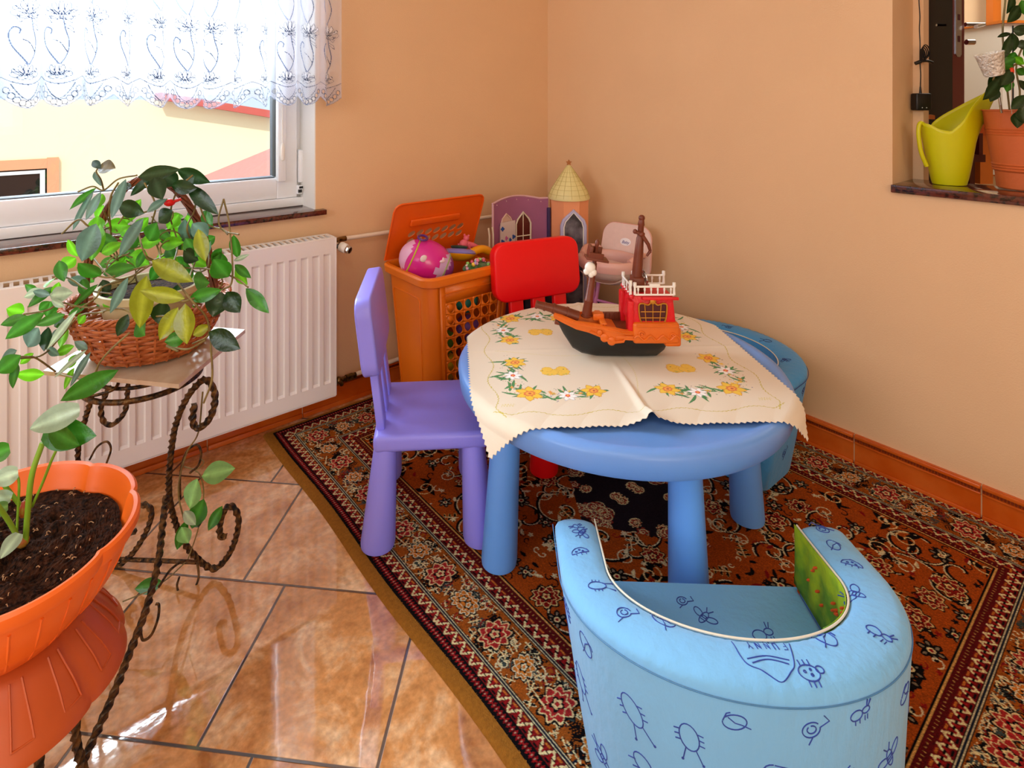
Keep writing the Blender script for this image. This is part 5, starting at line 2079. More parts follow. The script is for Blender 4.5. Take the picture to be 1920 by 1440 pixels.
# ------------------------------------------------------------------ toy castle
def make_castle():
    cx, cy = -.200, -.333
    t = thing('toy_castle', 'toy castle with peach tower, pale cone roof and mauve wall in the room corner', 'toy castle', (cx, cy, RUGZ))
    fr = AZ                       # local -y of the tower looks at the viewer
    M = T(rz=fr - R(90))
    r = .088
    H = .742
    q = MB()
    q.lathe([(r * .98, .02), (r, H - .03), (r * 1.03, H)], 8, M @ T(rz=R(22.5)))
    tower = q.build('tower', M_castle_o, t, smooth=20)
    q = MB()
    q.lathe([(r * 1.05, H - .004), (r * 1.06, H + .004), (.9 * r, H + .038), (.62 * r, H + .076), (.36 * r, H + .110), (.10 * r, H + .143), (0, H + .146)], 32, M)
    roof = q.build('cone_roof', M_castle_c, t, smooth=50)
    q = MB()
    for k in range(16):
        a = 2 * PI * k / 16
        q.tube([M @ Vector((rr_ * r * math.cos(a), rr_ * r * math.sin(a), H + z)) for rr_, z in ((1.06, .004), (.905, .038), (.625, .076), (.365, .110), (.12, .140))], .0007, 4)
    for rr_, z in ((1.0, .019), (.88, .041), (.75, .059), (.62, .077), (.48, .096), (.34, .114)):
        q.tube([M @ Vector((rr_ * r * math.cos(a), rr_ * r * math.sin(a), H + z)) for a in [2 * PI * i / 32 for i in range(32)]], .0008, 4, closed=True)
    q.build('tile_lines', mat('roof_line_plastic', '#BFAF62', .5), roof, smooth=60)
    q = MB()
    star = []
    for k in range(10):
        a = PI / 2 + k * PI / 5
        rr_ = .0145 if k % 2 == 0 else .0075
        star.append((rr_ * math.cos(a), rr_ * math.sin(a)))
    q.prism(star, -.003, .003, M @ T(0, 0, H + .156, rx=R(90)))
    q.build('star_finial', M_castle_g, roof, smooth=None)
    # arch window on the face turned to the viewer
    yf = -r * .955
    arch = [(-.050, .30), (-.050, .632), (-.042, .655), (0, .696), (.042, .655), (.050, .632), (.050, .30)]
    q = MB()
    q.tube([M @ Vector((x + .008, yf - .001, z)) for x, z in arch], .0085, 8)
    q.build('window_arch', M_castle_l, tower, smooth=60)
    q = MB()
    q.tube([M @ Vector((x * .84 + .008, yf - .006, z - .006)) for x, z in arch], .0026, 8)
    q.build('arch_inner_edge', M_white, tower, smooth=60)
    q = MB()
    q.prism([(x * .9 + .008, z - .004) for x, z in arch], 0, .003, M @ T(0, yf - .001, 0, rx=R(90)))
    q.build('window_film', M_castle_in, tower, smooth=None)
    # mauve curved wall to the left
    q = MB()
    P0 = at(924, 0, 2.42)
    P1 = at(1028, 0, 2.58)
    a2 = Vector((P0.x - cx, P0.y - cy, 0))
    b2 = Vector((P1.x - cx, P1.y - cy, 0))
    dirv = (b2 - a2)
    L = dirv.length
    dirv.normalize()
    nn = Vector((dirv.y, -dirv.x, 0))      # towards the viewer
    if nn.dot(Vector((VX, VY, 0))) > 0:
        nn = -nn

    def wp(u, z, off=0.0):
        return a2 + dirv * (u * L) + nn * (-.030 * math.sin(u * PI) + off) + Vector((0, 0, z))
    rows = []
    top = lambda u: .745 + .018 * math.sin(min(1, u * 1.15) * PI) - .004
    W = 24
    vs, fs = [], []
    for i in range(W + 1):
        u = i / W
        vs += [wp(u, .02), wp(u, top(u)), wp(u, top(u), -.008), wp(u, .02, -.008)]
    for i in range(W):
        for j in range(4):
            jj = (j + 1) % 4
            fs.append((i * 4 + j, i * 4 + 4 + j, i * 4 + 4 + jj, i * 4 + jj))
    fs += [(0, 1, 2, 3), (W * 4 + 3, W * 4 + 2, W * 4 + 1, W * 4)]
    wall = MB().add(vs, fs).build('mauve_wall', M_castle_p, t, smooth=40)
    q = MB()
    q.tube([wp(i / 16, top(i / 16) + .002, -.003) for i in range(17)], .0045, 6)
    q.tube([wp(0, .03), wp(0, top(0))], .005, 6)
    for k in range(5):
        q.ball(wp(.08 + .2 * k, top(.1 + .2 * k) - .012, .003), .003, n=6)
    q.build('wall_coping', mat('pinkish_trim_plastic', '#D9AFB8', .4), wall, smooth=60)
    q = MB()
    q.tube([wp(1.0, .03, .004), wp(1.0, .70, .004)], .009, 8)
    q.build('dark_edge', M_castle_d, t, smooth=60)
    q = MB()
    q.tube([wp(1.07, .03, .010), wp(1.07, .69, .010)], .0065, 10)
    q.build('white_column', M_castle_l, t, smooth=60)
    q = MB()
    q.ball(wp(1.07, .695, .010), .009, n=10).ball(wp(1.07, .683, .010), .007, n=10)
    q.build('column_capital', M_castle_g, t, smooth=60)
    for u0, u1, nm in ((.47, .72, 'small_arch_window'),):
        q = MB()
        um = (u0 + u1) / 2
        ar = [(u0, .55), (u0, .638), (u0 + .03, .658), (um, .688), (u1 - .03, .658), (u1, .638), (u1, .55)]
        q.tube([wp(u, z, .003) for u, z in ar], .0042, 6)
        q.tube([wp(um, .55, .003), wp(um, .684, .003)], .0025, 6).tube([wp(u0, .585, .003), wp(u1, .585, .003)], .0025, 6)
        q.build(nm, M_cream, wall, smooth=60)
        q = MB()
        vs = [wp(u, z, .0012) for u, z in ar]
        q.add(vs, [tuple(range(len(vs)))])
        q.build('brown_film', M_brownin, wall, smooth=None)
    # door opening with white rounded top behind the sticker sheet
    q = MB()
    ar = [(.16, .40), (.16, .64), (.20, .672), (.28, .690), (.36, .672), (.42, .64), (.42, .40)]
    q.tube([wp(u, z, .003) for u, z in ar], .004, 6)
    vs = [wp(u, z, .0016) for u, z in ar]
    q.add(vs, [tuple(range(len(vs)))])
    q.build('door_arch', mat('pale_brown_plastic', '#D9B8A8', .4), wall, smooth=None)
    # left folding frame
    q = MB()
    for du in (-.02, -.10):
        q.tube([wp(du, .30, .01), wp(du, .62, .01), wp(du - .02, .65, .01)], .004, 6)
    q.build('folding_frame', M_cream, t, smooth=60)
    # base and dark lower storey
    q = MB()
    q.box((-.16, -.05, 0), (.13, .12, .30), M, bev=.01)
    q.build('dark_base', M_castle_d, t)
    ss = thing('sticker_sheet', 'clear sheet of dark blue shape stickers leaning on the mauve castle wall', 'stickers', tuple(wp(.30, .50, .012) + Vector((cx, cy, 0))))
    off = wp(.30, .50, .012)
    q = MB()
    u0, u1, z0, z1 = .14, .44, .40, .668
    vs = [wp(u0, z0, .010) - off, wp(u1, z0, .012) - off, wp(u1, z1, .008) - off, wp(u0, z1, .008) - off]
    n0 = nn * .0008
    q.add([v + n0 for v in vs] + [v - n0 for v in vs], [(0, 1, 2, 3), (7, 6, 5, 4), (0, 4, 5, 1), (1, 5, 6, 2), (2, 6, 7, 3), (3, 7, 4, 0)])
    q.build('sheet', mat('pale_sheet', '#DCCDC8', .25, coat=.4), ss, smooth=None)
    r5 = random.Random(9)
    inkb, inkp = mat('blue_sticker', '#1F4E9A', .4), mat('pink_sticker', '#C05A9A', .4)
    for k in range(17):
        i, j = k % 4, k // 4
        u = u0 + (u1 - u0) * (i + .5) / 4
        z = z0 + (z1 - z0) * (j + .5 + .2 * (i % 2)) / 5
        q = MB()
        c = wp(u, z, .0118) - off
        lob = 3 + k % 3
        pts = [c + dirv * (.0085 * (1 + .25 * math.cos(lob * a)) * math.cos(a)) + Vector((0, 0, .0085 * (1 + .25 * math.cos(lob * a)) * math.sin(a))) for a in [2 * PI * m / 18 for m in range(18)]]
        q.add([p + n0 for p in pts] + [p - n0 for p in pts], [tuple(range(18)), tuple(range(35, 17, -1))] + [(m, (m + 1) % 18, 18 + (m + 1) % 18, 18 + m) for m in range(18)])
        q.build('sticker', inkp if k % 5 == 3 else inkb, ss, smooth=None)


make_castle()


# ------------------------------------------------------------------ doll high chair
def make_highchair():
    t = thing('doll_high_chair', 'pink doll high chair with frosted backrest by the right wall', 'doll chair', (-.262, -.622, RUGZ), R(-80))
    # local -y faces the viewer, x to the right
    H = .672 - RUGZ
    q = MB()
    M = T(.010, -.015, 0, rx=R(-12))
    out = rrect(-.115, .46, .115, H + .01, .052, 6)
    out = [(x * (1 - .10 * (z - .5) / .2), z) for x, z in out]
    q.prism(out, -.004, .004, M @ Matrix.Rotation(R(90), 4, 'X'))
    back = q.build('backrest', M_pinkback, t, smooth=30)
    q = MB()
    q.tube([M @ Vector((x, 0, z)) for x, z in out], .0045, 6, closed=True)
    q.build('backrest_rim', M_pinkpl, back, smooth=60)
    q = MB()
    q.prism([(.024 * math.cos(a), .0155 * math.sin(a)) for a in [2 * PI * i / 28 for i in range(28)]], 0, .0012, M @ T(-.002, -.0042, .60, rx=R(90)))
    badge = q.build('oval_badge', mat('badge_white', '#F4EEF2', .4), back, smooth=None)
    me = text_mesh('Baby', .017, .0002, .35)
    me.transform(M @ T(-.002, -.0060, .598, rx=R(90)))
    finish('badge_lettering', me, mat('badge_blue_ink', '#3A2C8A', .5), badge, None)
    # tray ring
    q = MB()
    ring = []
    for i in range(40):
        a = 2 * PI * i / 40
        ring.append((.122 * math.cos(a), -.020 + .105 * math.sin(a)))
    z = .530
    vs, fs = [], []
    prof = [(.86, -.022), (1.0, -.020), (1.05, .0), (1.03, .020), (.97, .024), (.90, .020), (.86, .0)]
    for x, y in ring:
        for k, dz in prof:
            vs.append((x * k, -.02 + (y + .02) * k, z + dz))
    m_ = len(prof)
    for i in range(40):
        i2 = (i + 1) % 40
        for j in range(m_):
            j2 = (j + 1) % m_
            fs.append((i * m_ + j, i2 * m_ + j, i2 * m_ + j2, i * m_ + j2))
    q.add(vs, fs)
    q.build('tray_ring', M_pinkpl, t, smooth=60)
    q = MB()
    q.lathe([(0, .520), (.098, .522), (.102, .526), (0, .524)], 32, T(0, -.045, 0), sx=1, sy=.62)
    q.build('tray', mat('translucent_pink_tray', '#F6D5CC', .3, trans=.3), t, smooth=60)
    # seat cloth
    q = MB()
    vs, fs = [], []
    N_ = 12
    for i in range(N_ + 1):
        for j in range(N_ + 1):
            u, v = i / N_ * 2 - 1, j / N_ * 2 - 1
            vs.append((u * .092, v * .085, .462 + .030 * (abs(u) ** 2.5) + .02 * abs(v) ** 2 - .02))
    for i in range(N_):
        for j in range(N_):
            a = i * (N_ + 1) + j
            fs.append((a, a + N_ + 1, a + N_ + 2, a + 1))
    q.add(vs, fs)
    s = q.build('seat_cloth', M_seatpink, t, smooth=60)
    s.modifiers.new('t', 'SOLIDIFY').thickness = .002
    q = MB()
    vs, fs = [], []
    for i in range(17):
        a = R(180 + 180 * i / 16)
        for z_, k in ((.478, .92), (.516, 1.0)):
            vs.append((.105 * math.cos(a) * k, -.01 + .095 * math.sin(a) * k, z_))
    for i in range(16):
        fs.append((2 * i, 2 * i + 2, 2 * i + 3, 2 * i + 1))
    q.add(vs, fs)
    s = q.build('side_cloth', M_seatpink, t, smooth=60)
    s.modifiers.new('t', 'SOLIDIFY').thickness = .002
    # armrests
    for sx in (-1, 1):
        q = MB()
        q.tube(catmull([(sx * .105, -.05, .550), (sx * .118, -.0, .565), (sx * .112, .05, .560), (sx * .100, .08, .55)], 6), .012, 10)
        q.build('armrest', M_pinkpl, t, smooth=60)
        q = MB()
        q.tube([(sx * .066, .045, .52), (sx * .066, -.01, .36), (sx * .080, -.13, .008)], .0092, 8)
        q.build('front_leg', M_pinkdeep, t, smooth=60)
        q = MB()
        q.tube([(sx * .074, -.060, .52), (sx * .072, .0, .34), (sx * .086, .13, .008)], .0092, 8)
        q.build('rear_leg', M_pinkdeep, t, smooth=60)
    q = MB()
    q.tube([(-.080, -.127, .03), (.080, -.127, .03)], .006, 8)
    q.build('front_foot_bar', M_pinkdeep, t, smooth=60)
    q = MB()
    q.tube([(-.086, .126, .03), (.086, .126, .03)], .006, 8)
    q.build('rear_foot_bar', M_pinkdeep, t, smooth=60)
    q = MB()
    q.tube([(-.068, -.01, .36), (.068, -.01, .36)], .006, 8)
    q.build('cross_bar', M_pinkdeep, t, smooth=60)


make_highchair()
# dark box standing low in the corner
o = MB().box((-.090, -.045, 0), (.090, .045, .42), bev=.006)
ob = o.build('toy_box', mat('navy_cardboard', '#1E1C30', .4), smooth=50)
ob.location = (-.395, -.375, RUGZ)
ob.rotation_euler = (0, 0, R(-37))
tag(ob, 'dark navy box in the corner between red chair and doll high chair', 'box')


# ------------------------------------------------------------------ lace curtain
def make_curtain():
    # drawn in cloth coordinates: s along the gathered cloth, z from the hem upwards
    per = .118
    S, Hh, st = 2.36, .60, .0022
    p = Paint(S, Hh, st, (.93, .95, 1.0, .42), 4)
    ln = (.20, .24, .34, .97)
    ln2 = (.52, .57, .70, .82)
    wh = (.95, .96, 1.0, .80)
    X, Z = np.broadcast_arrays(p.gx, p.gy)
    ph = (X / per) % 1.0
    arch = np.abs(ph - .5) * 2
    hem = .012 + .034 * arch ** 1.6          # scallops hang lowest in the middle of each repeat
    top = .085 - .030 * (1 - arch ** 2) * 1.0
    a = p.a
    k = (Z > hem) & (Z < .090)
    a[k] = (.92, .94, 1.0, .42)
    # net ground in the scallop
    net = k & (((X * 260).astype(int) + (Z * 260).astype(int)) % 2 == 0)
    a[net] = (.80, .83, .92, .62)

    def el(cx, cy, rx, ry, a0=0, a1=360, n=14):
        return [(cx + rx * math.cos(R(a0 + (a1 - a0) * i / n)), cy + ry * math.sin(R(a0 + (a1 - a0) * i / n))) for i in range(n + 1)]
    n = int(S / per) + 1
    for i in range(n):
        c = (i + .5) * per

        def L(pts, w=.0021, col=ln):
            p.line([(c + x, z) for x, z in pts], w, col)
        # ring of loops following the scallop
        for m in range(9):
            t = -1 + 2 * m / 8
            x = t * .046
            z = .024 + .040 * abs(t) ** 1.7
            p.ell(c + x, z, .0080, .0085, (.97, .97, 1.0, .25))
            L(el(x, z, .0078, .0085), .0022)
        L([(x / 20 * .036, .036 + .046 * (abs(x) / 20) ** 1.6) for x in range(-20, 21)], .0024)
        L([(x / 20 * .059, .012 + .034 * (abs(x) / 20) ** 1.6) for x in range(-20, 21)], .0042, ln2)
        # garland
        L([(x / 20 * .059, .078 + .022 * (abs(x) / 20) ** 1.4) for x in range(-20, 21)], .0024)
        # lotus flower
        def lotus(x0, z0, s):
            for dx, h in ((-.024, .020), (-.012, .030), (0, .034), (.012, .030), (.024, .020)):
                pts = [(x0 + dx * .3 * s, z0), (x0 + dx * s - .005 * s, z0 + h * .6 * s), (x0 + dx * s * 1.1, z0 + h * s), (x0 + dx * s + .005 * s, z0 + h * .6 * s), (x0 + dx * .3 * s, z0)]
                p.poly([(c + u, v) for u, v in pts], wh)
                L([(v.x, v.y) for v in catmull([(u, w_, 0) for u, w_ in pts], 4)], .0019)
            for sx in (-1, 1):
                L(el(x0 + sx * .020 * s, z0 + .004 * s, .014 * s, .008 * s), .0018)
                L(el(x0 + sx * .008 * s, z0 - .004 * s, .012 * s, .006 * s), .0018)
            for d_ in (-.006, .004):
                p.ell(c + x0 + d_ * s, z0 + .012 * s, .0016, .0016, (.4, .44, .55, 1))
        lotus(.004, .103, 1.0)
        # stem with curl
        stem = [(v.x, v.y) for v in catmull([(-.004, .135, 0), (-.018, .165, 0), (-.022, .200, 0), (-.014, .235, 0), (-.010, .262, 0)], 6)]
        L(stem, .0042, ln2)
        L(stem, .0018)
        curl = [(v.x, v.y) for v in catmull([(.0, .136, 0), (.016, .160, 0), (.034, .190, 0), (.040, .220, 0), (.030, .240, 0), (.016, .234, 0), (.018, .222, 0)], 6)]
        L(curl, .0052, ln2)
        L(curl, .0018)
        L([(v.x, v.y) for v in catmull([(-.018, .170, 0), (-.004, .195, 0), (.012, .205, 0)], 5)], .0026)
        for m in range(14):
            p.ell(c + .004 + .010 * math.sin(m * 2.3), .160 + .0048 * m, .0013, .0013, (.55, .6, .72, .9))
        L([(-.016, .24), (-.034, .225), (-.030, .24), (-.014, .25)], .0018)
        lotus(-.006, .275, 1.25)
        for sx in (-1, 1):
            for h in (.262, .252):
                L([(-.006, .272), (-.006 + sx * .022, h), (-.006 + sx * .030, h + .014)], .0018)
        st2 = [(v.x, v.y) for v in catmull([(-.006, .318, 0), (-.018, .350, 0), (-.022, .380, 0), (-.010, .42, 0)], 6)]
        L(st2, .0040, ln2)
        L(st2, .0018)
        L([(v.x, v.y) for v in catmull([(.0, .318, 0), (.020, .345, 0), (.036, .375, 0), (.034, .405, 0), (.018, .40, 0)], 6)], .0045, ln2)
        lotus(.004, .44, 1.1)
    k = Z < hem
    a[k, 3] = 0.0
    x1 = -1.180
    n, m = p.nx, p.ny
    s = p.gx
    # gathers: the cloth is about 1.45 times as long as the rail
    x = x1 - s / 1.45
    fold = .020 * np.sin(s * 2 * PI / .150 + 1.2 * np.sin(s * 9)) + .007 * np.sin(s * 2 * PI / .061 + 2)
    xs = x + .010 * np.sin(s * 2 * PI / .150 * 1.0 + 1.9)
    zz = p.gy
    amp = .75 + .35 * (1 - zz / Hh)
    X = xs + 0 * zz
    Y = -.075 + fold * amp
    Zp = 1.150 + zz + .006 * np.sin(s * 7)
    m_ = bpy.data.materials.new('white_lace')
    m_.use_nodes = True
    N, Lk = m_.node_tree.nodes, m_.node_tree.links
    N.clear()
    out = N.new('ShaderNodeOutputMaterial')
    mix = N.new('ShaderNodeMixShader')
    mix2 = N.new('ShaderNodeMixShader')
    tr = N.new('ShaderNodeBsdfTransparent')
    df = N.new('ShaderNodeBsdfDiffuse')
    tl = N.new('ShaderNodeBsdfTranslucent')
    at_ = N.new('ShaderNodeAttribute')
    at_.attribute_name = 'Col'
    Lk.new(at_.outputs['Alpha'], mix.inputs[0])
    Lk.new(at_.outputs['Color'], df.inputs[0])
    Lk.new(at_.outputs['Color'], tl.inputs[0])
    mix2.inputs[0].default_value = .35
    Lk.new(df.outputs[0], mix2.inputs[1])
    Lk.new(tl.outputs[0], mix2.inputs[2])
    Lk.new(tr.outputs[0], mix.inputs[1])
    Lk.new(mix2.outputs[0], mix.inputs[2])
    Lk.new(mix.outputs[0], out.inputs[0])
    keep = None
    o = grid_object('lace_curtain', X, Y, Zp, p.a, m_)
    tag(o, 'short white lace curtain with scalloped hem and lotus flowers hanging across the window', 'curtain')
    r = MB().tube([(-3.2, -.075, 1.755), (-1.12, -.075, 1.755)], .010, 10).build('curtain_rod', M_white)
    tag(r, 'thin white rod above carrying the lace curtain', 'curtain rod')


make_curtain()


# ------------------------------------------------------------------ foliage helper
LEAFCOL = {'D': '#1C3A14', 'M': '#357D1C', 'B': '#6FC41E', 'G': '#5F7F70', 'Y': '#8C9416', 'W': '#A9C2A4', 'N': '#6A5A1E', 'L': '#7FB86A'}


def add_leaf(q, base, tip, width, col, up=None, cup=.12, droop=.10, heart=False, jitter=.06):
    base, tip = Vector(base), Vector(tip)
    ax = tip - base
    L = ax.length
    ax.normalize()
    view = Vector((-VX, -VY, .25))
    n = view - ax * view.dot(ax)
    if up is not None:
        n = (n.normalized() * .6 + Vector(up) * .8)
        n = n - ax * n.dot(ax)
    n.normalize()
    n = (Matrix.Rotation(rnd.uniform(-.35, .35), 3, ax) @ n)
    sd = ax.cross(n).normalized()
    c = rgb(LEAFCOL[col]) if col in LEAFCOL else rgb(col)
    j = 1 + rnd.uniform(-.12, .12)
    c = tuple(min(1, v * j) for v in c)
    q.col = c
    K = 9
    vs, fs = [], []
    for i in range(K + 1):
        t = i / K
        if heart:
            w = width / 2 * (math.sin(PI * min(1, (t + .12) / 1.12)) ** .75) * (1.12 - .35 * t) if t < 1 else 0
        else:
            w = width / 2 * (math.sin(PI * t) ** .85) * (1.10 - .22 * t)
        p = base + ax * (L * t) - n * (droop * L * (t * t))
        rip = .02 * L * math.sin(t * 9 + j * 20)
        vs += [p + sd * w + n * (cup * w + rip * .5), p + sd * w * .5 + n * (cup * w * .35), p, p - sd * w * .5 + n * (cup * w * .35), p - sd * w + n * (cup * w - rip * .5)]
    for i in range(K):
        for k in range(4):
            fs.append((i * 5 + k, i * 5 + k + 1, i * 5 + 5 + k + 1, i * 5 + 5 + k))
    q.add(vs, fs)
    # lighter midrib
    for i in range(K + 1):
        q.c[len(q.c) - 5 * (K + 1) + i * 5 + 2] = tuple(min(1, v * 1.6 + .02) for v in c)
    q.col = None


# ------------------------------------------------------------------ wrought iron stand, slab, wicker basket, wax plant
SC = Vector((-1.905, -.610, 0))      # axis of the stand


def make_stand():
    t = thing('plant_stand', 'wrought iron plant stand with scrolled twisted legs in front of the radiator', 'plant stand', (SC.x, SC.y, 0))
    I = Matrix.Translation((-SC.x, -SC.y, 0))

    def tw(name, pts, r, k=10, par=t, sq=True):
        P_ = catmull(pts, k)
        q = MB()
        # bead-like twisting: radius swells rhythmically
        acc, rr = 0, []
        for i, p_ in enumerate(P_):
            if i:
                acc += (P_[i] - P_[i - 1]).length
            rr.append(r * (1 + (.07 * math.sin(acc * 2 * PI / .024) if sq else 0)))
        q.tube([I @ p_ for p_ in P_], rr, 8, twist=90 if sq else 0, square=sq)
        return q.build(name, M_iron, par, smooth=60)
    # rings under the slab
    for r, z, nm in ((.118, .556, 'ring'), (.088, .570, 'inner_ring')):
        q = MB()
        q.tube([(r * math.cos(a), r * math.sin(a), z) for a in [2 * PI * i / 48 for i in range(48)]], .0062 if r > .1 else .0042, 8, closed=True)
        q.build(nm, M_iron, t, smooth=60)
    q = MB()
    for k in range(4):
        a = R(20 + 90 * k)
        pts = [(.118 * math.cos(a), .118 * math.sin(a), .558), (.10 * math.cos(a + .5), .10 * math.sin(a + .5), .575), (.06 * math.cos(a + .3), .06 * math.sin(a + .3), .585), (.02 * math.cos(a), .02 * math.sin(a), .575), (.05 * math.cos(a - .6), .05 * math.sin(a - .6), .572)]
        q.tube(catmull(pts, 6), .0035, 6)
    q.build('ring_scroll', M_iron, t, smooth=60)
    # right leg, traced along its own plane
    A = [(364, 758, 1.27), (361, 790, 1.27), (373, 802, 1.27), (394, 782, 1.27), (403, 742, 1.27), (388, 712, 1.27), (368, 722, 1.28), (345, 755, 1.29), (328, 800, 1.31), (320, 850, 1.33), (316, 905, 1.35), (320, 950, 1.37), (336, 1000, 1.40), (362, 1040, 1.42), (398, 1066, 1.44),
         (425, 1045, 1.44), (441, 1010, 1.43), (447, 975, 1.43), (438, 952, 1.43), (424, 952, 1.43), (414, 975, 1.43), (412, 1003, 1.43), (424, 1006, 1.43)]
    tw('leg', [at(*p_) for p_ in A], .0066)
    # rear leg, mirrored about the axis
    B = [(205, 725, 1.42), (190, 760, 1.43), (193, 788, 1.43), (210, 796, 1.43), (232, 775, 1.43), (238, 745, 1.43), (236, 700, 1.42), (200, 700, 1.42)]
    tw('upper_scroll', [at(*p_) for p_ in B], .0055)
    C_ = [(172, 745, 1.42), (158, 790, 1.44), (146, 845, 1.46), (150, 920, 1.47), (170, 990, 1.48), (205, 1060, 1.475), (222, 1060, 1.47), (250, 1035, 1.46), (272, 1000, 1.46), (284, 965, 1.46), (276, 948, 1.46), (258, 950, 1.46), (243, 975, 1.46), (240, 997, 1.46), (255, 996, 1.46)]
    tw('leg', [at(*p_) for p_ in C_], .0062)
    # third leg running down and towards the viewer
    D = [(312, 930, 1.345), (305, 985, 1.30), (296, 1060, 1.25), (275, 1140, 1.18), (245, 1220, 1.12), (205, 1320, 1.05), (150, 1440, .97), (112, 1520, .930)]
    tw('leg', [at(*p_) for p_ in D], .0066)
    # rod between the feet
    q = MB()
    q.tube([I @ at(212, 1048, 1.475), I @ at(368, 1054, 1.43)], .0052, 8)
    q.build('foot_rod', M_iron, t, smooth=60)
    # thin wire curls
    for pts in ([(338, 935, 1.36), (338, 890, 1.34), (348, 850, 1.33), (368, 834, 1.33), (377, 848, 1.33), (372, 872, 1.33), (356, 887, 1.33)],
                [(370, 1055, 1.43), (372, 1085, 1.42), (358, 1112, 1.41), (340, 1118, 1.40), (332, 1100, 1.40), (336, 1082, 1.40)],
                [(263, 1180, 1.16), (268, 1200, 1.15), (284, 1190, 1.15), (296, 1160, 1.15), (298, 1135, 1.15), (292, 1132, 1.15)],
                [(298, 1100, 1.22), (320, 1068, 1.28), (345, 1052, 1.34), (366, 1052, 1.40)],
                [(168, 862, 1.46), (182, 838, 1.46), (200, 828, 1.46), (208, 842, 1.46), (200, 868, 1.46)]):
        tw('wire_curl', [at(*p_) for p_ in pts], .0026, sq=False)
    return t


make_stand()
slab = MB()
corners = [Vector((-2.088, -.586, .612)), Vector((-1.877, -.835, .614)), Vector((-1.697, -.659, .626)), Vector((-1.908, -.41, .624))]
slab.add([c - SC for c in corners] + [c - SC - Vector((0, 0, .009)) for c in corners], [(0, 1, 2, 3), (7, 6, 5, 4), (0, 4, 5, 1), (1, 5, 6, 2), (2, 6, 7, 3), (3, 7, 4, 0)])
o = slab.build('ceramic_slab', M_stone, smooth=None)
o.location = SC
tag(o, 'beige marbled ceramic tile lying on the iron plant stand as its top', 'tile')


def make_wicker():
    bc = Vector((-1.895, -.615, .6225))
    t = thing('wicker_basket', 'round honey coloured wicker basket with arched handle on the iron plant stand', 'basket', bc, AZ - R(90))
    q = MB()
    NS = 28
    rows = 15
    Hb = .098
    for r_i in range(rows):
        k = r_i / (rows - 1)
        R0 = .112 + .052 * k ** .8
        z = .006 + Hb * k
        pts = []
        n = 168
        for i in range(n):
            a = 2 * PI * i / n
            w = .0036 * math.sin(NS / 2 * a * 1.0 + PI * r_i)
            wob = .0012 * math.sin(5 * a + r_i * 1.7)
            pts.append(((R0 + w) * math.cos(a), .92 * (R0 + w) * math.sin(a), z + wob))
        q.tube(pts, .0036, 5, closed=True)
    q.build('woven_side', M_wicker, t, smooth=60)
    q = MB()
    for i in range(NS):
        a = 2 * PI * (i + .5) / NS
        q.tube([(.112 * math.cos(a), .92 * .112 * math.sin(a), .0), (.142 * math.cos(a), .92 * .142 * math.sin(a), Hb * .45), (.164 * math.cos(a), .92 * .164 * math.sin(a), Hb + .008)], .0028, 5)
    q.lathe([(0, .0), (.112, .0), (.112, .006), (0, .006)], 40, sy=.92)
    q.build('stakes', M_wicker, t, smooth=60)
    q = MB()
    for m in range(3):
        pts = []
        for i in range(120):
            a = 2 * PI * i / 120
            b = a * 22 + m * 2 * PI / 3
            pts.append(((.167 + .005 * math.cos(b)) * math.cos(a), .92 * (.167 + .005 * math.cos(b)) * math.sin(a), Hb + .012 + .005 * math.sin(b)))
        q.tube(pts, .0036, 5, closed=True)
    q.build('braided_rim', M_wicker, t, smooth=60)
    q = MB()
    for m in range(6):
        pts = []
        for i in range(70):
            u = i / 69
            a = PI * u
            b = u * 26 + m * PI / 3
            rr = .0064
            c = Vector((-.152 * math.cos(a) * (1 - .12 * math.sin(a)), 0, Hb - .03 + (.315) * math.sin(a) ** .8))
            nn = Vector((-math.cos(a), 0, math.sin(a)))
            pts.append(c + nn * rr * math.cos(b) + Vector((0, 1, 0)) * rr * math.sin(b))
        q.tube(pts, .0031, 5)
    q.build('handle', M_wickerd, t, smooth=60)
    q = MB()
    c = Vector((.062, -.016, .325))
    q.ball(c, .010, n=12, sc=(1.3, .8, .9)).tube([c, c + Vector((.035, -.004, .010))], [.004, .003], 8)
    o = MB().ball((0, 0, 0), .009, n=12, sc=(1.3, .8, .9)).tube([(0, 0, 0), (.022, -.004, .006)], [.0045, .003], 8)
    cl = o.build('plant_clip', mat('bright_red_plastic', '#E8121A', .35), t, smooth=60, label='small bright red plant clip')
    cl.location = at(318, 380, 1.26) - bc
    cl.matrix_local = (Matrix.Translation(bc) @ Matrix.Rotation(AZ - R(90), 4, 'Z')).inverted() @ Matrix.Translation(at(318, 380, 1.25))
    # inner pot
    p_ = thing('flower_pot', 'cream plastic flower pot standing inside the wicker basket', 'flower pot', bc + Vector((0, 0, .007)))
    q = MB()
    q.lathe([(0, 0), (.070, 0), (.074, .004), (.098, .118), (.106, .119), (.107, .134), (.103, .136), (.099, .134), (.096, .112), (0, .112)], 48)
    q.build('pot_wall', M_potcream, p_, smooth=40)
    q = MB()
    q.lathe([(0, .124), (.05, .123), (.094, .119), (.094, .112)], 40)
    q.build('soil', M_soil, p_, smooth=60)


make_wicker()


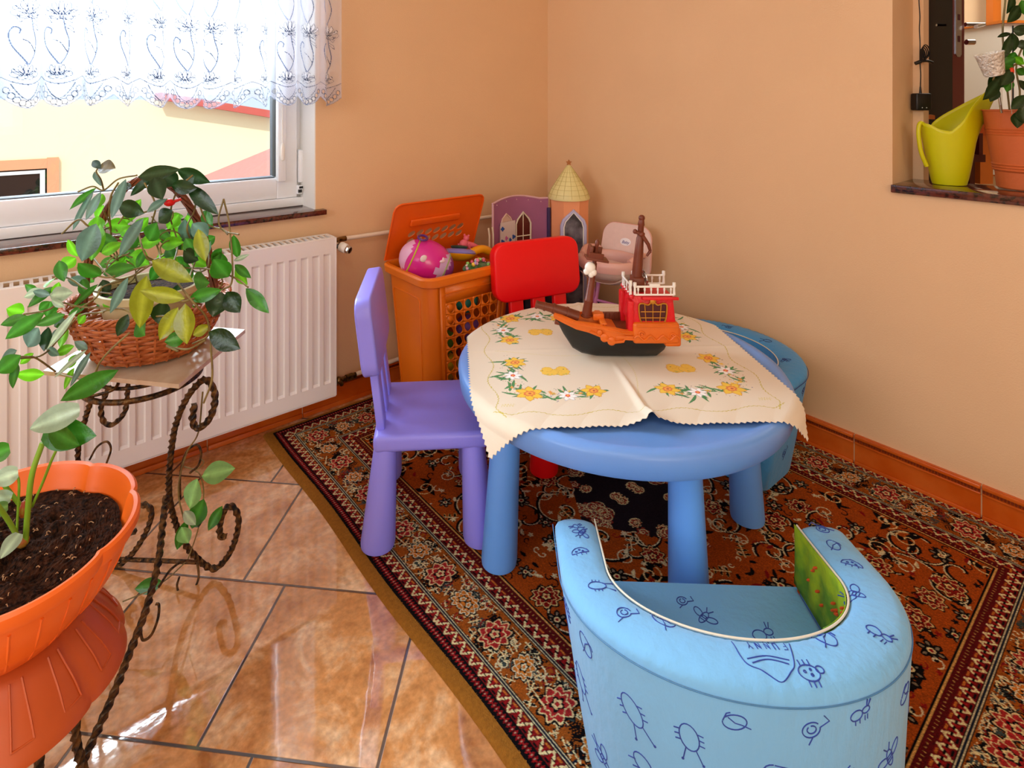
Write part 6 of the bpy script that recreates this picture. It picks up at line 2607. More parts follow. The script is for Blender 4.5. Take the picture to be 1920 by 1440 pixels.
def make_hoya():
    t = thing('wax_plant', 'wax plant with long oval green leaves twined over the wicker basket handle', 'plant', (-1.895, -.615, .745))
    I = Matrix.Translation((1.895, .615, -.745))
    Z = lambda X, Y, d: I @ at(X / 2.881, 280 + Y / 2.88, d)
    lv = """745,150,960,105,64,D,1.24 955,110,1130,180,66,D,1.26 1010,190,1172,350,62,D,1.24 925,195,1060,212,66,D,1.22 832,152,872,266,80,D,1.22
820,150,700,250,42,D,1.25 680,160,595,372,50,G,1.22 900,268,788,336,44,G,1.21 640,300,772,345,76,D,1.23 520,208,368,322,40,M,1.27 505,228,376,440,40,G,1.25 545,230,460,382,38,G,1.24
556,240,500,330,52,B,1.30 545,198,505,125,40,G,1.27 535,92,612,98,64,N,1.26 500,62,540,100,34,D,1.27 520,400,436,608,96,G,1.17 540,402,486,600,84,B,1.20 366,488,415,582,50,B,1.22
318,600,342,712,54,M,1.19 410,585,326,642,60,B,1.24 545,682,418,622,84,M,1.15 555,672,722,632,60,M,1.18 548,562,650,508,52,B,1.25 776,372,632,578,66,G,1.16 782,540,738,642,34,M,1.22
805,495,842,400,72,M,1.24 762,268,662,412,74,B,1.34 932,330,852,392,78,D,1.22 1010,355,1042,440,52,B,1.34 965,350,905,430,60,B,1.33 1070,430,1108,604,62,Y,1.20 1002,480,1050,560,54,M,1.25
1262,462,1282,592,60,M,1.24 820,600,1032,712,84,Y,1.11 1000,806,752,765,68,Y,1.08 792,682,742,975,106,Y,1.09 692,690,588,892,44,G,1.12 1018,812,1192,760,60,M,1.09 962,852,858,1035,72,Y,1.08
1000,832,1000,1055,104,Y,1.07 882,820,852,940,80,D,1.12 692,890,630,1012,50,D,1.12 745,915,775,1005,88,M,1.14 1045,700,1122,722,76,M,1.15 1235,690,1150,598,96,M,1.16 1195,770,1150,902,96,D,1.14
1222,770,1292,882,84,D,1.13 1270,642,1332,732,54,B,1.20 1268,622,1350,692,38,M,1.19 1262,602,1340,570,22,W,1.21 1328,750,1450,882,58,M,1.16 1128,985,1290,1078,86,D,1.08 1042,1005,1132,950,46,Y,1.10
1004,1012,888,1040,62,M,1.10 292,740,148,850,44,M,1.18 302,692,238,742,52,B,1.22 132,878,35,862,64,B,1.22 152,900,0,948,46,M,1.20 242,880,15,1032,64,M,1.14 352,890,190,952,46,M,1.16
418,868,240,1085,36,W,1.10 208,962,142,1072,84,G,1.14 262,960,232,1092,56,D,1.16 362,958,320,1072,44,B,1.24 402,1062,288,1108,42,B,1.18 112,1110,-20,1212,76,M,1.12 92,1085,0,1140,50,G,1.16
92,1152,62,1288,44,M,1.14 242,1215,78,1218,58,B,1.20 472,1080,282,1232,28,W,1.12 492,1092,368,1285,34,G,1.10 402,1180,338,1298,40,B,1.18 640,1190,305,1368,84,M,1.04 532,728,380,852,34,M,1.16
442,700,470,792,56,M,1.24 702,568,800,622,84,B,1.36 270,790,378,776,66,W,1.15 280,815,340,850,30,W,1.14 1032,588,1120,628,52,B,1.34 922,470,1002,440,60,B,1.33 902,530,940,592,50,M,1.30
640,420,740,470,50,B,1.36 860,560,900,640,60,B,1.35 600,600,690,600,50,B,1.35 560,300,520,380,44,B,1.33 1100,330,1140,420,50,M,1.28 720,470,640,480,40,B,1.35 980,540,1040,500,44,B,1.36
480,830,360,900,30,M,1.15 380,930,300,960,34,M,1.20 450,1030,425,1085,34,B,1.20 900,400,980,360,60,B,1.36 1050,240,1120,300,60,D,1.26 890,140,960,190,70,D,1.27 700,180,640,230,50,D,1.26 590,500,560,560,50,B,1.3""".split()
    q = MB()
    base = []
    for l in lv:
        a = l.split(',')
        x0, y0, x1, y1, w, dd = float(a[0]), float(a[1]), float(a[2]), float(a[3]), float(a[4]), float(a[6])
        d2 = dd - .02 + rnd.uniform(-.02, .02)
        b = Z(x0, y0, dd)
        base.append((x0, y0, dd))
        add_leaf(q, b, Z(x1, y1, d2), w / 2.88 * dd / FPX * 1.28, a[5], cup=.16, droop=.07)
    # the leaves filling the heart of the plant
    for k in range(46):
        x, y = rnd.uniform(470, 1200), rnd.uniform(400, 880)
        if y > 640 and 620 < x < 900 and k % 3:
            continue
        aa, ll = rnd.uniform(0, 6.28), rnd.uniform(90, 150)
        dd = rnd.uniform(1.22, 1.40)
        add_leaf(q, Z(x, y, dd), Z(x + ll * math.cos(aa), y + ll * .8 * math.sin(aa), dd + rnd.uniform(-.04, .04)), rnd.uniform(50, 80) / 2.88 * dd / FPX * 1.2, rnd.choice('MMBBDGM'), cup=.16)
    for k in range(16):
        x, y = rnd.uniform(180, 480), rnd.uniform(700, 1130)
        aa, ll = rnd.uniform(1.8, 3.8), rnd.uniform(80, 130)
        dd = rnd.uniform(1.14, 1.26)
        add_leaf(q, Z(x, y, dd), Z(x + ll * math.cos(aa), y + ll * .8 * math.sin(aa), dd), rnd.uniform(34, 52) / 2.88 * dd / FPX * 1.2, rnd.choice('MMBGDW'), cup=.16)
    # smaller leaves low on the trailing shoots (measured separately)
    for x0, y0, x1, y1, w, c, dd in ((378, 893, 437, 878, 38, 'L', 1.33), (370, 897, 352, 957, 36, 'L', 1.33), (382, 935, 358, 995, 34, 'M', 1.34), (417, 948, 388, 998, 20, 'M', 1.35), (345, 958, 366, 985, 20, 'W', 1.33),
                                     (340, 988, 352, 1020, 30, 'L', 1.34), (350, 975, 330, 1035, 22, 'M', 1.35), (306, 1092, 250, 1106, 26, 'M', 1.30), (365, 960, 372, 990, 26, 'D', 1.35)):
        add_leaf(q, I @ at(x0, y0, dd), I @ at(x1, y1, dd - .01), w * dd / FPX, c, cup=.14)
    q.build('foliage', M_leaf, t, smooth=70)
    vines = ["560,220,545,165,520,120,540,95", "600,420,520,440,470,410,420,380,335,455", "740,140,640,160,560,220,500,200,420,230", "880,700,860,560,820,420,840,300,780,180", "900,700,960,520,920,360,960,220,1040,140", "1020,700,1060,560,1010,430,1050,330,1060,230",
             "840,620,720,650,600,690,520,680,420,640", "820,620,700,690,600,690,480,560,420,520", "880,640,1000,640,1150,650,1280,700,1340,745", "960,720,1030,810,1110,900,1135,990,1140,1080,1145,1240,1100,1370",
             "600,860,430,850,330,830,250,870,130,890", "560,880,430,900,330,1010,230,1110,100,1130", "700,990,600,1080,540,1150,480,1240,300,1210", "600,780,480,760,380,700,300,680", "1200,760,1255,700,1240,420,1208,268",
             "1208,268,1180,380,1210,440,1290,460", "1060,250,1120,400,1200,430,1230,460", "640,400,700,330,780,340,860,300,900,270", "560,330,600,430,590,560,640,600", "690,540,770,520,840,480,900,500", "700,560,620,600,560,660,500,700",
             "430,860,520,800,560,740,700,700", "500,890,640,860,760,900,900,900", "1080,640,1100,760,1000,820,930,800", "940,500,900,560,820,600,760,560", "1130,560,1120,640,1060,660,980,620", "300,1200,200,1130,150,1120,90,1120",
             "740,420,780,560,830,600", "640,180,600,250,590,330,600,460", "1040,1050,1120,1010,1130,950", "960,1090,900,1060,1010,1080,1110,1030"]
    q = MB()
    for v in vines:
        a = [float(k) for k in v.split(',')]
        P_ = [(a[i], a[i + 1]) for i in range(0, len(a), 2)]
        pts = []
        for x, y in P_:
            near = sorted(base, key=lambda b: (b[0] - x) ** 2 + (b[1] - y) ** 2)[:3]
            pts.append(Z(x, y, sum(b[2] for b in near) / 3))
        q.tube(catmull(pts, 7), .0019, 6)
    # curled dry stems inside the handle
    for k in range(16):
        x, y = rnd.uniform(560, 1180), rnd.uniform(330, 720)
        r_ = rnd.uniform(30, 90)
        dd = rnd.uniform(1.2, 1.36)
        a0 = rnd.uniform(0, 6.28)
        q.tube(catmull([Z(x + r_ * math.cos(a0 + s_ * .8), y + r_ * .8 * math.sin(a0 + s_ * .8), dd + .01 * s_) for s_ in range(5)], 5), .0015, 5)
    lo = [(380, 735, 1.28), (372, 810, 1.30), (352, 845, 1.32), (338, 890, 1.33), (335, 930, 1.34), (345, 975, 1.34)]
    q.tube(catmull([I @ at(*p_) for p_ in lo], 6), .0018, 6)
    for l2 in ([(376, 858, 1.33), (382, 868, 1.33), (368, 880, 1.33), (345, 875, 1.33)], [(366, 882, 1.33), (376, 893, 1.33), (382, 930, 1.34), (372, 990, 1.35), (352, 1050, 1.36)], [(300, 1100, 1.30), (270, 1112, 1.29), (230, 1128, 1.28)],
               [(352, 1050, 1.36), (320, 1080, 1.33), (300, 1095, 1.30)]):
        q.tube(catmull([I @ at(*p_) for p_ in l2], 6), .0014, 6)
    q.build('vine_stems', M_stem, t, smooth=60)


make_hoya()


# ------------------------------------------------------------------ large planter bottom left
def make_planter():
    C0 = Vector((-2.155, -.945, 0))
    # lobed outline measured around the axis
    def lob(a, z):
        return 1 + .045 * abs(math.cos(4 * (a - R(20)))) ** .5 - .03
    prof_in = [(0, .0)]
    t = thing('planter_bowl', 'big orange scalloped plastic planter bowl full of dark soil at the left edge', 'planter', (C0.x, C0.y, .372))
    q = MB()
    q.lathe([(0, 0), (.105, 0), (.125, .006), (.155, .040), (.176, .085), (.181, .104), (.188, .106), (.193, .116), (.193, .128), (.189, .132), (.183, .130), (.178, .118), (.168, .08), (.150, .045), (.12, .012), (0, .010)], 144, rfun=lob)
    q.build('bowl_wall', M_planter, t, smooth=40)
    q = MB()
    for k in range(32):
        a = 2 * PI * (k + .5) / 32
        pts = []
        for (r, z) in ((.131, .014), (.150, .036), (.168, .068), (.179, .096)):
            m_ = lob(a, 0)
            pts.append((r * m_ * math.cos(a), r * m_ * math.sin(a), z))
        q.tube(catmull(pts, 4), .0022, 5)
    q.build('ribs', M_planter, t, smooth=60)
    q = MB()
    n, m = 90, 90
    vs, fs = [], []
    r5 = random.Random(2)
    ph = [(r5.uniform(20, 140), r5.uniform(20, 140), r5.uniform(0, 6)) for _ in range(14)]
    for i in range(n):
        for j in range(m + 1):
            k = j / m
            a = 2 * PI * i / n
            rr = .166 * k * lob(a, 0)
            x, y = rr * math.cos(a), rr * math.sin(a)
            z = .092 + .006 * (1 - k) + .0016 * sum(math.sin(x * f1 + p_) * math.sin(y * f2 + p_) for f1, f2, p_ in ph) * (1 - k ** 6) + r5.uniform(-.0018, .0018)
            vs.append((x, y, z))
    for i in range(n):
        i2 = (i + 1) % n
        for j in range(m):
            fs.append((i * (m + 1) + j, i * (m + 1) + j + 1, i2 * (m + 1) + j + 1, i2 * (m + 1) + j))
    q.add(vs, fs)
    soil = q.build('soil', M_soil, t, smooth=None)
    q = MB()
    for k in range(150):
        a, rr = r5.uniform(0, 6.28), .155 * math.sqrt(r5.random())
        x, y = rr * math.cos(a), rr * math.sin(a)
        l = r5.uniform(.002, .009)
        b = r5.uniform(0, 6.28)
        z = .100 + r5.uniform(0, .006)
        q.tube([(x, y, z), (x + l * math.cos(b) * .5, y + l * math.sin(b) * .5, z + .002), (x + l * math.cos(b), y + l * math.sin(b), z)], .0007, 4)
    sb = q.build('soil_fibres', M_soilbit, soil, smooth=60)
    sb['kind'] = 'stuff'
    # overturned deep saucer below
    t2 = thing('planter_saucer', 'darker terracotta plastic scalloped bowl turned over beneath the orange planter', 'planter', (C0.x, C0.y, .272))
    q = MB()
    q.lathe([(r * .9, z * .9) for r, z in [(0, .108), (.118, .108), (.125, .106), (.165, .052), (.184, .018), (.190, .012), (.193, .0), (.189, -.004), (.184, .0), (.160, .045), (.118, .100), (0, .100)]], 144, rfun=lob)
    q.build('bowl_wall', M_planter2, t2, smooth=40)
    q = MB()
    for k in range(16):
        a = 2 * PI * (k + .5) / 16
        m_ = lob(a, 0)
        for da in (-.07, .07):
            pts = [(r * m_ * math.cos(a + da * r / .16), r * m_ * math.sin(a + da * r / .16), z + .0008) for r, z in ((.134, .094), (.150, .072), (.166, .050), (.180, .024))]
            q.tube(catmull(pts, 4), .0018, 5)
        pts = [(.180 * m_ * math.cos(a + da), .180 * m_ * math.sin(a + da), .025) for da in (-.078, 0, .078)]
        q.tube(pts, .0018, 5)
    q.v = [(x * .9, y * .9, z * .9) for x, y, z in q.v]
    q.build('fluting', M_planter2, t2, smooth=60)
    # its iron support
    t3 = thing('planter_stand', 'low twisted iron stand carrying the two planter bowls', 'plant stand', (C0.x, C0.y, 0))
    q = MB()
    q.tube([(.115 * math.cos(a), .115 * math.sin(a), .250) for a in [2 * PI * i / 40 for i in range(40)]], .006, 8, closed=True)
    q.build('ring', M_iron, t3, smooth=60)
    for a in (R(-62), R(-20), R(80), R(170), R(235)):
        q = MB()
        pts = catmull([(.115 * math.cos(a), .115 * math.sin(a), .250), (.105 * math.cos(a), .105 * math.sin(a), .16), (.125 * math.cos(a), .125 * math.sin(a), .07), (.160 * math.cos(a), .160 * math.sin(a), .006)], 12)
        acc, rr = 0, []
        for i, p_ in enumerate(pts):
            if i:
                acc += (pts[i] - pts[i - 1]).length
            rr.append(.0065 * (1 + .07 * math.sin(acc * 260)))
        q.tube(pts, rr, 8, square=True, twist=90)
        q.build('leg', M_iron, t3, smooth=60)
    # young plant in the bowl
    pl = thing('potted_seedling', 'young plant with glossy heart shaped leaves growing in the orange planter', 'plant', (C0.x + .03, C0.y + .0, .47))
    I = Matrix.Translation((-(C0.x + .03), -C0.y, -.47))
    q = MB()
    q.tube(catmull([I @ at(*p_) for p_ in ((48, 1018, .93), (52, 960, .93), (60, 890, .93), (80, 830, .94))], 6), [.0042] * 19, 8)
    q.tube(catmull([I @ at(*p_) for p_ in ((60, 950, .95), (80, 905, .95), (98, 860, .95), (114, 828, .95))], 6), .0022, 8)
    q.tube(catmull([I @ at(*p_) for p_ in ((30, 1020, .93), (34, 950, .93), (35, 900, .93), (22, 885, .93))], 6), .0018, 8)
    q.tube(catmull([I @ at(*p_) for p_ in ((44, 955, .94), (20, 925, .93), (-15, 880, .92))], 6), .0034, 8)
    q.tube(catmull([I @ at(*p_) for p_ in ((35, 1010, .92), (15, 975, .90), (-10, 940, .88))], 6), .0036, 8)
    q.build('stalks', M_stemg, pl, smooth=60)
    q = MB()
    q.ball(I @ at(44, 955, .94), .009, n=10, sc=(.8, .8, 1.6)).ball(I @ at(42, 1015, .93), .010, n=10)
    q.build('stem_base', mat('reddish_stem_base', '#9A7A2A', .5, color2='#A8321A', vscale=80), pl, smooth=60)
    q = MB()
    add_leaf(q, I @ at(150, 768, .93), I @ at(48, 806, .92), .040, 'W', cup=.3, heart=True)
    add_leaf(q, I @ at(82, 808, .94), I @ at(172, 820, .92), .052, 'M', cup=.10, heart=True, up=(0, 0, .3))
    add_leaf(q, I @ at(90, 800, .94), I @ at(140, 838, .91), .045, 'M', cup=.10, heart=True)
    add_leaf(q, I @ at(34, 885, .93), I @ at(-20, 905, .91), .030, 'W', heart=True)
    add_leaf(q, I @ at(22, 932, .92), I @ at(-30, 938, .90), .030, 'W', heart=True)
    add_leaf(q, I @ at(36, 1000, .91), I @ at(0, 1046, .88), .026, 'W', heart=True)
    add_leaf(q, I @ at(15, 948, .91), I @ at(-25, 965, .89), .024, 'L', heart=True)
    add_leaf(q, I @ at(18, 840, .91), I @ at(-30, 860, .89), .030, 'M', heart=True)
    q.build('foliage', M_leaf, pl, smooth=70)


make_planter()


# ------------------------------------------------------------------ things on the ledge in the right wall
def make_can():
    b0 = at(1780, 342, 1.80)
    t = thing('watering_can', 'lime green plastic watering can with long spout on the granite ledge', 'watering can', (b0.x, b0.y, .925))
    # local x to the right of the view
    M = T(rz=AZ - R(90))
    Z0, H = 0, .200
    n, K = 64, 16
    vs, fs = [], []
    for k in range(K + 1):
        w = k / K
        for i in range(n):
            a = 2 * PI * i / n
            c, s = math.cos(a), math.sin(a)
            # wavy lip: high at the back (left) and rising steeply into the spout (right)
            top = float(np.interp(c, [-1, -.8, -.5, -.2, 0, .5, .85, 1], [.188, .166, .158, .184, .206, .255, .298, .320])) * (1 + .05 * max(0, -s) - .09 * max(0, s))
            z = top * w
            r = .044 + .030 * (min(z, .19) / .19) ** .8
            x = r * c
            y = r * s * .92
            if z > .14 and c > 0:
                e = (z - .14) / .15
                x += .080 * e ** 1.05 * c ** 1.5
                y *= (1 - .78 * min(1, e) * c)
            if c < 0:
                x -= .010 * (z / .19) ** 2 * (-c)
            vs.append(M @ Vector((x, y, z)))
    for k in range(K):
        for i in range(n):
            j = (i + 1) % n
            fs.append((k * n + i, k * n + j, (k + 1) * n + j, (k + 1) * n + i))
    fs.append(tuple(range(n))[::-1])
    o = MB().add(vs, fs).build('can_body', M_lime, t, smooth=60)
    so = o.modifiers.new('t', 'SOLIDIFY')
    so.thickness = .0022
    q = MB()
    q.tube([M @ Vector((.132, 0, .292)), M @ Vector((.148, 0, .316))], [.013, .0115], 16, caps=False)
    o = q.build('spout_tip', M_lime, t, smooth=60)
    o.modifiers.new('t', 'SOLIDIFY').thickness = .002
    q = MB()
    q.tube(catmull([M @ Vector(p_) for p_ in ((-.072, 0, .178), (-.090, 0, .190), (-.096, 0, .16), (-.088, 0, .10), (-.070, 0, .055))], 6), .006, 8)
    q.build('handle', M_lime, t, smooth=60)


make_can()


def make_terra():
    b0 = at(1905, 358, 1.70)
    c = (b0.x + .026, b0.y - .028)
    t = thing('terracotta_pot', 'large terracotta coloured plant pot with ringed bands on the granite ledge', 'flower pot', (c[0], c[1], .925))
    q = MB()
    H = .232
    pr = [(0, 0), (.072, 0), (.076, .004), (.080, .05)]
    for z in (.056, .064, .072):
        r = .076 + .034 * z / H
        pr += [(r, z - .003), (r + .0022, z), (r, z + .003)]
    for z in (.160, .168, .176):
        r = .076 + .034 * z / H
        pr += [(r, z - .003), (r + .0022, z), (r, z + .003)]
    pr += [(.108, H - .004), (.112, H - .003), (.112, H), (.105, H), (.100, H - .03), (0, H - .03)]
    q.lathe(pr, 64)
    q.build('pot_wall', M_terra, t, smooth=25)
    q = MB()
    q.lathe([(0, H - .022), (.098, H - .026), (.098, H - .03)], 40)
    q.build('soil', M_soil, t, smooth=60)
    p_ = thing('ledge_plant', 'leafy dark green plant growing in the terracotta pot on the ledge', 'plant', (c[0], c[1], .925 + H - .02))
    I = Matrix.Translation((-c[0], -c[1], -(.925 + H - .02)))
    q = MB()
    for pts in ([(1893, 208, 1.68), (1888, 160, 1.66), (1884, 110, 1.66), (1880, 60, 1.66), (1885, 0, 1.66), (1890, -60, 1.66)], [(1910, 208, 1.68), (1912, 170, 1.70), (1906, 120, 1.72), (1930, 60, 1.72)], [(1890, 140, 1.66), (1905, 120, 1.66), (1925, 130, 1.64)],
                [(1884, 110, 1.66), (1870, 130, 1.64), (1862, 150, 1.62)], [(1915, 208, 1.68), (1930, 170, 1.66), (1950, 150, 1.66)]):
        q.tube(catmull([I @ at(*z_) for z_ in pts], 6), .0024, 6)
    q.build('stems', M_stem, p_, smooth=60)
    q = MB()
    L_ = """1895,62,1872,68,8,D 1898,60,1885,95,10,D 1900,62,1905,95,16,D 1896,66,1882,112,16,D 1900,58,1925,62,14,D 1898,56,1930,48,10,D 1908,88,1930,80,18,D 1890,120,1905,98,20,M 1900,125,1868,115,18,M 1895,130,1880,160,22,D 1880,135,1856,170,24,D
1876,145,1848,188,24,D 1890,145,1890,172,20,M 1905,130,1922,140,22,M 1910,150,1925,170,22,D 1880,120,1905,108,14,M 1896,205,1925,178,20,D 1905,210,1910,240,22,D 1915,200,1925,232,24,D 1912,10,1893,42,22,D 1915,0,1930,30,22,M 1900,-10,1892,25,18,D
1893,150,1870,160,16,M 1870,165,1858,190,16,D 1920,90,1940,110,20,M 1900,108,1922,120,16,B""".split()
    for l in L_:
        a = l.split(',')
        v = [float(z_) for z_ in a[:5]]
        dd = 1.63 + rnd.uniform(-.03, .03)
        add_leaf(q, I @ at(v[0], v[1], dd), I @ at(v[2], v[3], dd - .01), v[4] * dd / FPX * 1.15, a[5], cup=.15)
    q.build('foliage', M_leaf, p_, smooth=70)
    # small silver votive cup and stakes in the pot
    M = Matrix.Translation(at(1860, 122, 1.60)) @ Euler((0, R(0), AZ - R(90))).to_matrix().to_4x4() @ Euler((0, R(-14), 0)).to_matrix().to_4x4()
    v_ = thing('votive_cup', 'small crackled silver glass cup hanging tilted in the ledge plant', 'glass cup', M.translation)
    q = MB()
    M0 = M.copy()
    M0.translation = (0, 0, 0)
    q.lathe([(0, -.030), (.020, -.030), (.023, -.026), (.0315, .030), (.0335, .032), (.0325, .034), (.030, .031), (.021, -.024), (0, -.026)], 40, M0)
    q.build('cup_wall', mat('crackled_silver_glass', '#FBF6EC', .25, metal=.15, color2='#D9D2C4', vscale=90, bump=.8, bscale=150), v_, smooth=50)
    sk = thing('plant_stake', 'thin metal stake stuck in the terracotta pot', 'plant stake', at(1878, 205, 1.66))
    q = MB()
    q.tube([(0, 0, -.01), at(1867, 140, 1.64) - at(1878, 205, 1.66)], .0032, 8)
    q.build('rod', M_chrome, sk, smooth=60)
    f_ = thing('flower_ornament', 'tiny red, white and pink ornament on a stake in the ledge plant', 'ornament', at(1897, 140, 1.62))
    MB().ball((0, 0, .010), .012, n=12, sc=(1, .5, .9)).build('red_top', mat('coral_plastic', '#EE4A2A', .4), f_)
    MB().ball((0, 0, -.004), .008, n=12, sc=(1, .5, .8)).build('white_middle', M_white, f_)
    MB().ball((.002, 0, -.016), .007, n=12, sc=(.8, .5, 1)).build('pink_end', mat('pink_plastic', '#E2407A', .4), f_)
    MB().tube([(0, 0, -.02), (.0, 0, -.11)], .001, 6).build('wire', M_chrome, f_)


make_terra()


def make_adapter():
    A_ = Vector((.185, -1.531, 1.180))
    t = thing('power_adapter', 'square black power adapter plugged in at the edge of the wall opening', 'power adapter', A_)
    M = T(rz=AZ - R(90))
    q = MB()
    q.box((-.024, -.022, -.028), (.026, .006, .028), M, bev=.004)
    q.build('housing', M_black, t, smooth=50)
    q = MB()
    q.ball(M @ Vector((-.006, -.0225, -.019)), .0018, n=8).ball(M @ Vector((.008, -.0225, -.019)), .0018, n=8)
    q.build('indicator', mat('pale_dot', '#D8D8D0', .4), t)
    q = MB()
    q.tube([M @ Vector((0, -.006, .028)), M @ Vector((0, -.006, .050))], [.004, .0022], 8)
    pts = [(0, -.006, .048), (-.002, -.010, .09), (-.004, -.010, .125), (-.006, -.012, .15), (-.004, -.010, .19), (-.006, -.010, .24), (-.003, -.008, .28), (-.006, -.008, .33), (-.006, -.008, .37)]
    q.tube(catmull([M @ Vector(p_) for p_ in pts], 6), .0016, 6)
    for k in range(5):
        c = Vector((-.002 + .002 * k, -.016 - .002 * k, .150))
        q.tube([M @ (c + Vector((.010 * math.cos(a) * (.6 + .12 * k), .004 * math.sin(a), .020 * math.sin(a) + .004 * k))) for a in [2 * PI * i / 16 for i in range(16)]], .0018, 5, closed=True)
    q.build('cable', M_black, t, smooth=60)
    q = MB()
    q.tube(catmull([M @ Vector(p_) for p_ in ((-.026, -.018, .125), (-.008, -.022, .132), (.012, -.022, .133), (.032, -.016, .128))], 6), [.006] * 6 + [.0045] * 13, 8)
    q.build('cable_tie', M_black, t, smooth=60)
    q = MB()
    q.box((-.030, -.02, .365), (.030, .006, .385), M @ T(ry=R(8)), bev=.004)
    q.build('upper_plug', M_black, t, smooth=50)


make_adapter()


# ------------------------------------------------------------------ glimpses of the next room
def make_door():
    E0, E1 = at(1786, 60, 2.12), at(1808, 60, 2.16)
    Hn = at(1741, 60, 3.02)
    d = thing('door_1', 'dark mahogany door standing open beyond the wall opening', 'door', (E0.x, E0.y, 0))
    struct(d)
    del d['category']
    I = Matrix.Translation((-E0.x, -E0.y, 0))
    P = [E0, E1, Hn + (E1 - E0), Hn]
    q = MB()
    vs = [I @ Vector((p.x, p.y, 0.01)) for p in P] + [I @ Vector((p.x, p.y, 2.02)) for p in P]
    q.add(vs, [(3, 2, 1, 0), (4, 5, 6, 7), (1, 2, 6, 5), (2, 3, 7, 6), (0, 1, 5, 4)])
    q.build('door_leaf', M_doorred, d, smooth=None)
    q = MB()
    q.add([I @ Vector((p.x, p.y, z)) for p, z in ((E0, .01), (Hn, .01), (Hn, 2.02), (E0, 2.02))], [(0, 1, 2, 3)])
    q.build('door_face', M_doordk, d, smooth=None)
    ev = (E1 - E0)
    ev.z = 0
    on = Vector((ev.y, -ev.x, 0)).normalized()
    if on.dot(Vector((VX, VY, 0))) > 0:
        on = -on
    q = MB()
    u0, u1 = .22, .72

    def ep(u, z, off):
        return I @ Vector((E0.x, E0.y, 0)) + ev * u + on * off + Vector((0, 0, z))
    zt_, zb_ = CAMZ + 191 * 2.12 / FPX * 1.1, at(0, 106, 2.12).z
    out = [(u0, zt_), (u0, zb_ + .01), ((u0 + u1) / 2 - .12, zb_), ((u0 + u1) / 2 + .12, zb_), (u1, zb_ + .01), (u1, zt_)]
    vs = [ep(u, z, .0022) for u, z in out] + [ep(u, z, .0002) for u, z in out]
    n = len(out)
    q.add(vs, [tuple(range(n)), tuple(range(2 * n - 1, n - 1, -1))] + [(i, (i + 1) % n, n + (i + 1) % n, n + i) for i in range(n)])
    lp = q.build('lock_plate', M_chrome, d, smooth=None)
    q = MB()
    for z in (at(0, 31, 2.12).z, at(0, 72, 2.12).z):
        hh = .011
        q.add([ep(u, zz, .0028) for u, zz in ((.38, z - hh), (.58, z - hh), (.58, z + hh), (.38, z + hh))], [(0, 1, 2, 3)])
    q.build('latch_opening', M_dkred, lp, smooth=None)
    for sgn, (hx0, hx1, hy_, dp) in ((1, (1810, 1845, 46, 2.25)), (-1, (1756, 1778, 47, 2.3))):
        q = MB()
        a_, b_ = I @ at(hx0, hy_, dp), I @ at(hx1, hy_, dp)
        q.tube([a_, b_], .0085 if sgn > 0 else .005, 8)
        if sgn > 0:
            q.tube([b_, I @ at(1830, 50, 2.15)], .007, 8)
            q.tube([I @ at(1812, 79, 2.28), I @ at(1826, 79, 2.28)], .011, 10)
        q.build('door_handle', M_chrome, d, smooth=60)
    # casing behind
    q = MB()
    a_, b_ = at(1729, 0, 3.05), at(1742, 0, 3.07)
    q.add([Vector((p.x, p.y, z)) + Vector((VX, VY, 0)) * o_ for o_ in (0, .05) for p, z in ((a_, 0), (b_, 0), (b_, 2.15), (a_, 2.15))], [(0, 1, 2, 3), (7, 6, 5, 4), (0, 4, 5, 1), (1, 5, 6, 2), (2, 6, 7, 3), (3, 7, 4, 0)])
    o = q.build('door_casing', M_casing, smooth=None)
    o.name = 'trim_3'
    struct(o)


make_door()


def vbox(x0, x1, y0, y1, dep, thick, name, m, parent, I, bev=0.0):
    """board facing the viewer side of the next room, given by its measured edges at a distance"""
    a_, b_ = at(x0, y0, dep), at(x1, y1, dep)
    w = (Vector((b_.x, b_.y, 0)) - Vector((a_.x, a_.y, 0)))
    L = w.length
    M = I @ Matrix.Translation((a_.x, a_.y, 0)) @ Matrix.Rotation(math.atan2(w.y, w.x), 4, 'Z')
    q = MB().box((0, 0, b_.z), (L, thick, a_.z), M, bev=bev)
    return q.build(name, m, parent, smooth=50 if bev else None)


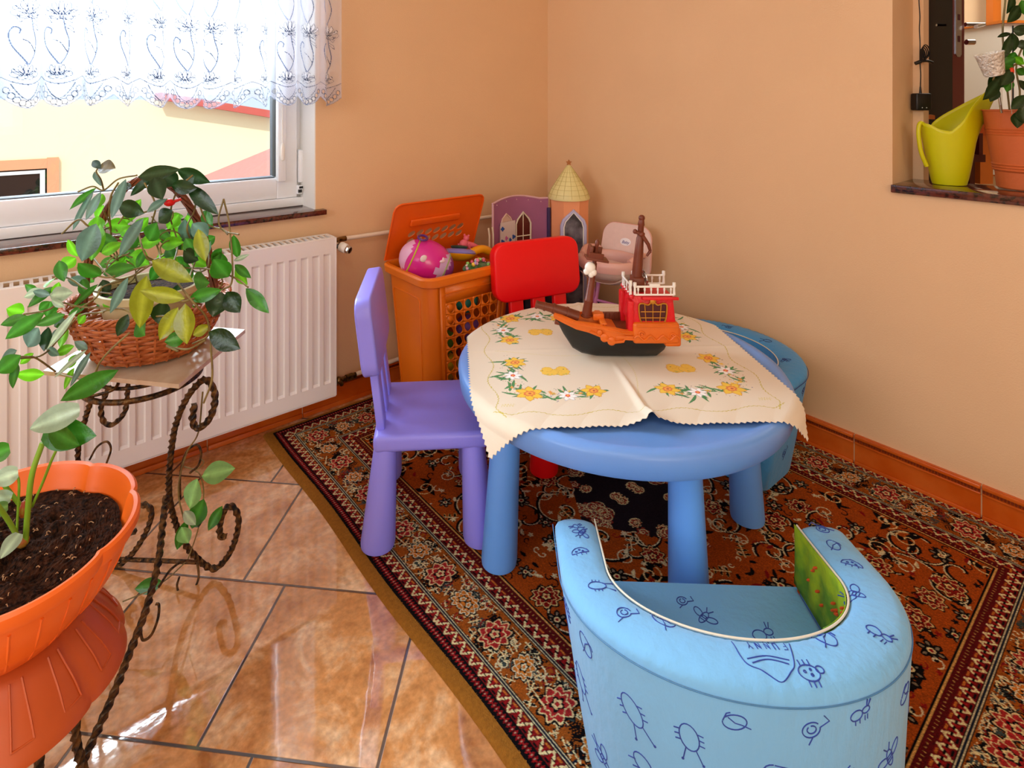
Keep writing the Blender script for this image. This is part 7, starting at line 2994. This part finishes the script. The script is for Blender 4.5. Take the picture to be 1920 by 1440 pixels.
Id = Matrix.Identity(4)
o = vbox(1806, 1990, 143, 168, 3.62, .03, 'trim_4', M_owood, None, Id)
struct(o)
o = vbox(1862, 1877, -120, 330, 3.60, .05, 'trim_5', M_owood, None, Id)
struct(o)
o = vbox(1700, 2050, -260, 520, 3.75, .08, 'wall_partition', M_wall_far, None, Id)
struct(o)
def at_thing(name, label, cat, px, py, dep, group=None):
    b = at(px, py, dep)
    t = thing(name, label, cat, (b.x, b.y, 0), 0, group)
    return t, Matrix.Translation((-b.x, -b.y, 0))


t_, I_ = at_thing('white_cabinet', 'white cabinet with a wooden top seen through the wall opening', 'cabinet', 1905, 100, 3.3)
vbox(1880, 2000, 42, 330, 3.2, .30, 'body', M_white, t_, I_)
vbox(1879, 2005, 38, 43, 3.18, .32, 'top_board', M_owood, t_, I_)
vbox(1899, 1901, 48, 300, 3.195, .01, 'door_gap', M_black, t_, I_)
t_, I_ = at_thing('wooden_table', 'orange wood table in the next room, left of the terracotta pot', 'table', 1835, 225, 2.6)
vbox(1806, 1905, 218, 226, 2.55, .35, 'tabletop', M_owood, t_, I_)
vbox(1808, 1903, 226, 254, 2.57, .02, 'apron', mat('deep_orange_wood', '#C4581C', .4), t_, I_)
vbox(1838, 1862, 254, 345, 2.60, .04, 'leg', M_owood, t_, I_)
t_, I_ = at_thing('wooden_chair', 'dark wooden chair under the table in the next room', 'chair', 1825, 300, 2.45)
vbox(1806, 1848, 290, 304, 2.45, .25, 'seat', M_dwood, t_, I_)
vbox(1807, 1814, 250, 292, 2.45, .03, 'post', M_dwood, t_, I_)
vbox(1836, 1843, 250, 292, 2.45, .03, 'post', M_dwood, t_, I_)
vbox(1808, 1814, 304, 420, 2.47, .03, 'leg', M_dwood, t_, I_)
vbox(1818, 1828, 304, 420, 2.47, .03, 'leg', M_dwood, t_, I_)
t_, I_ = at_thing('white_carton', 'white paper stack lying on the orange table of the next room', 'paper', 1835, 200, 2.6)
vbox(1812, 1850, 195, 217, 2.62, .12, 'sheets', M_cream, t_, I_)
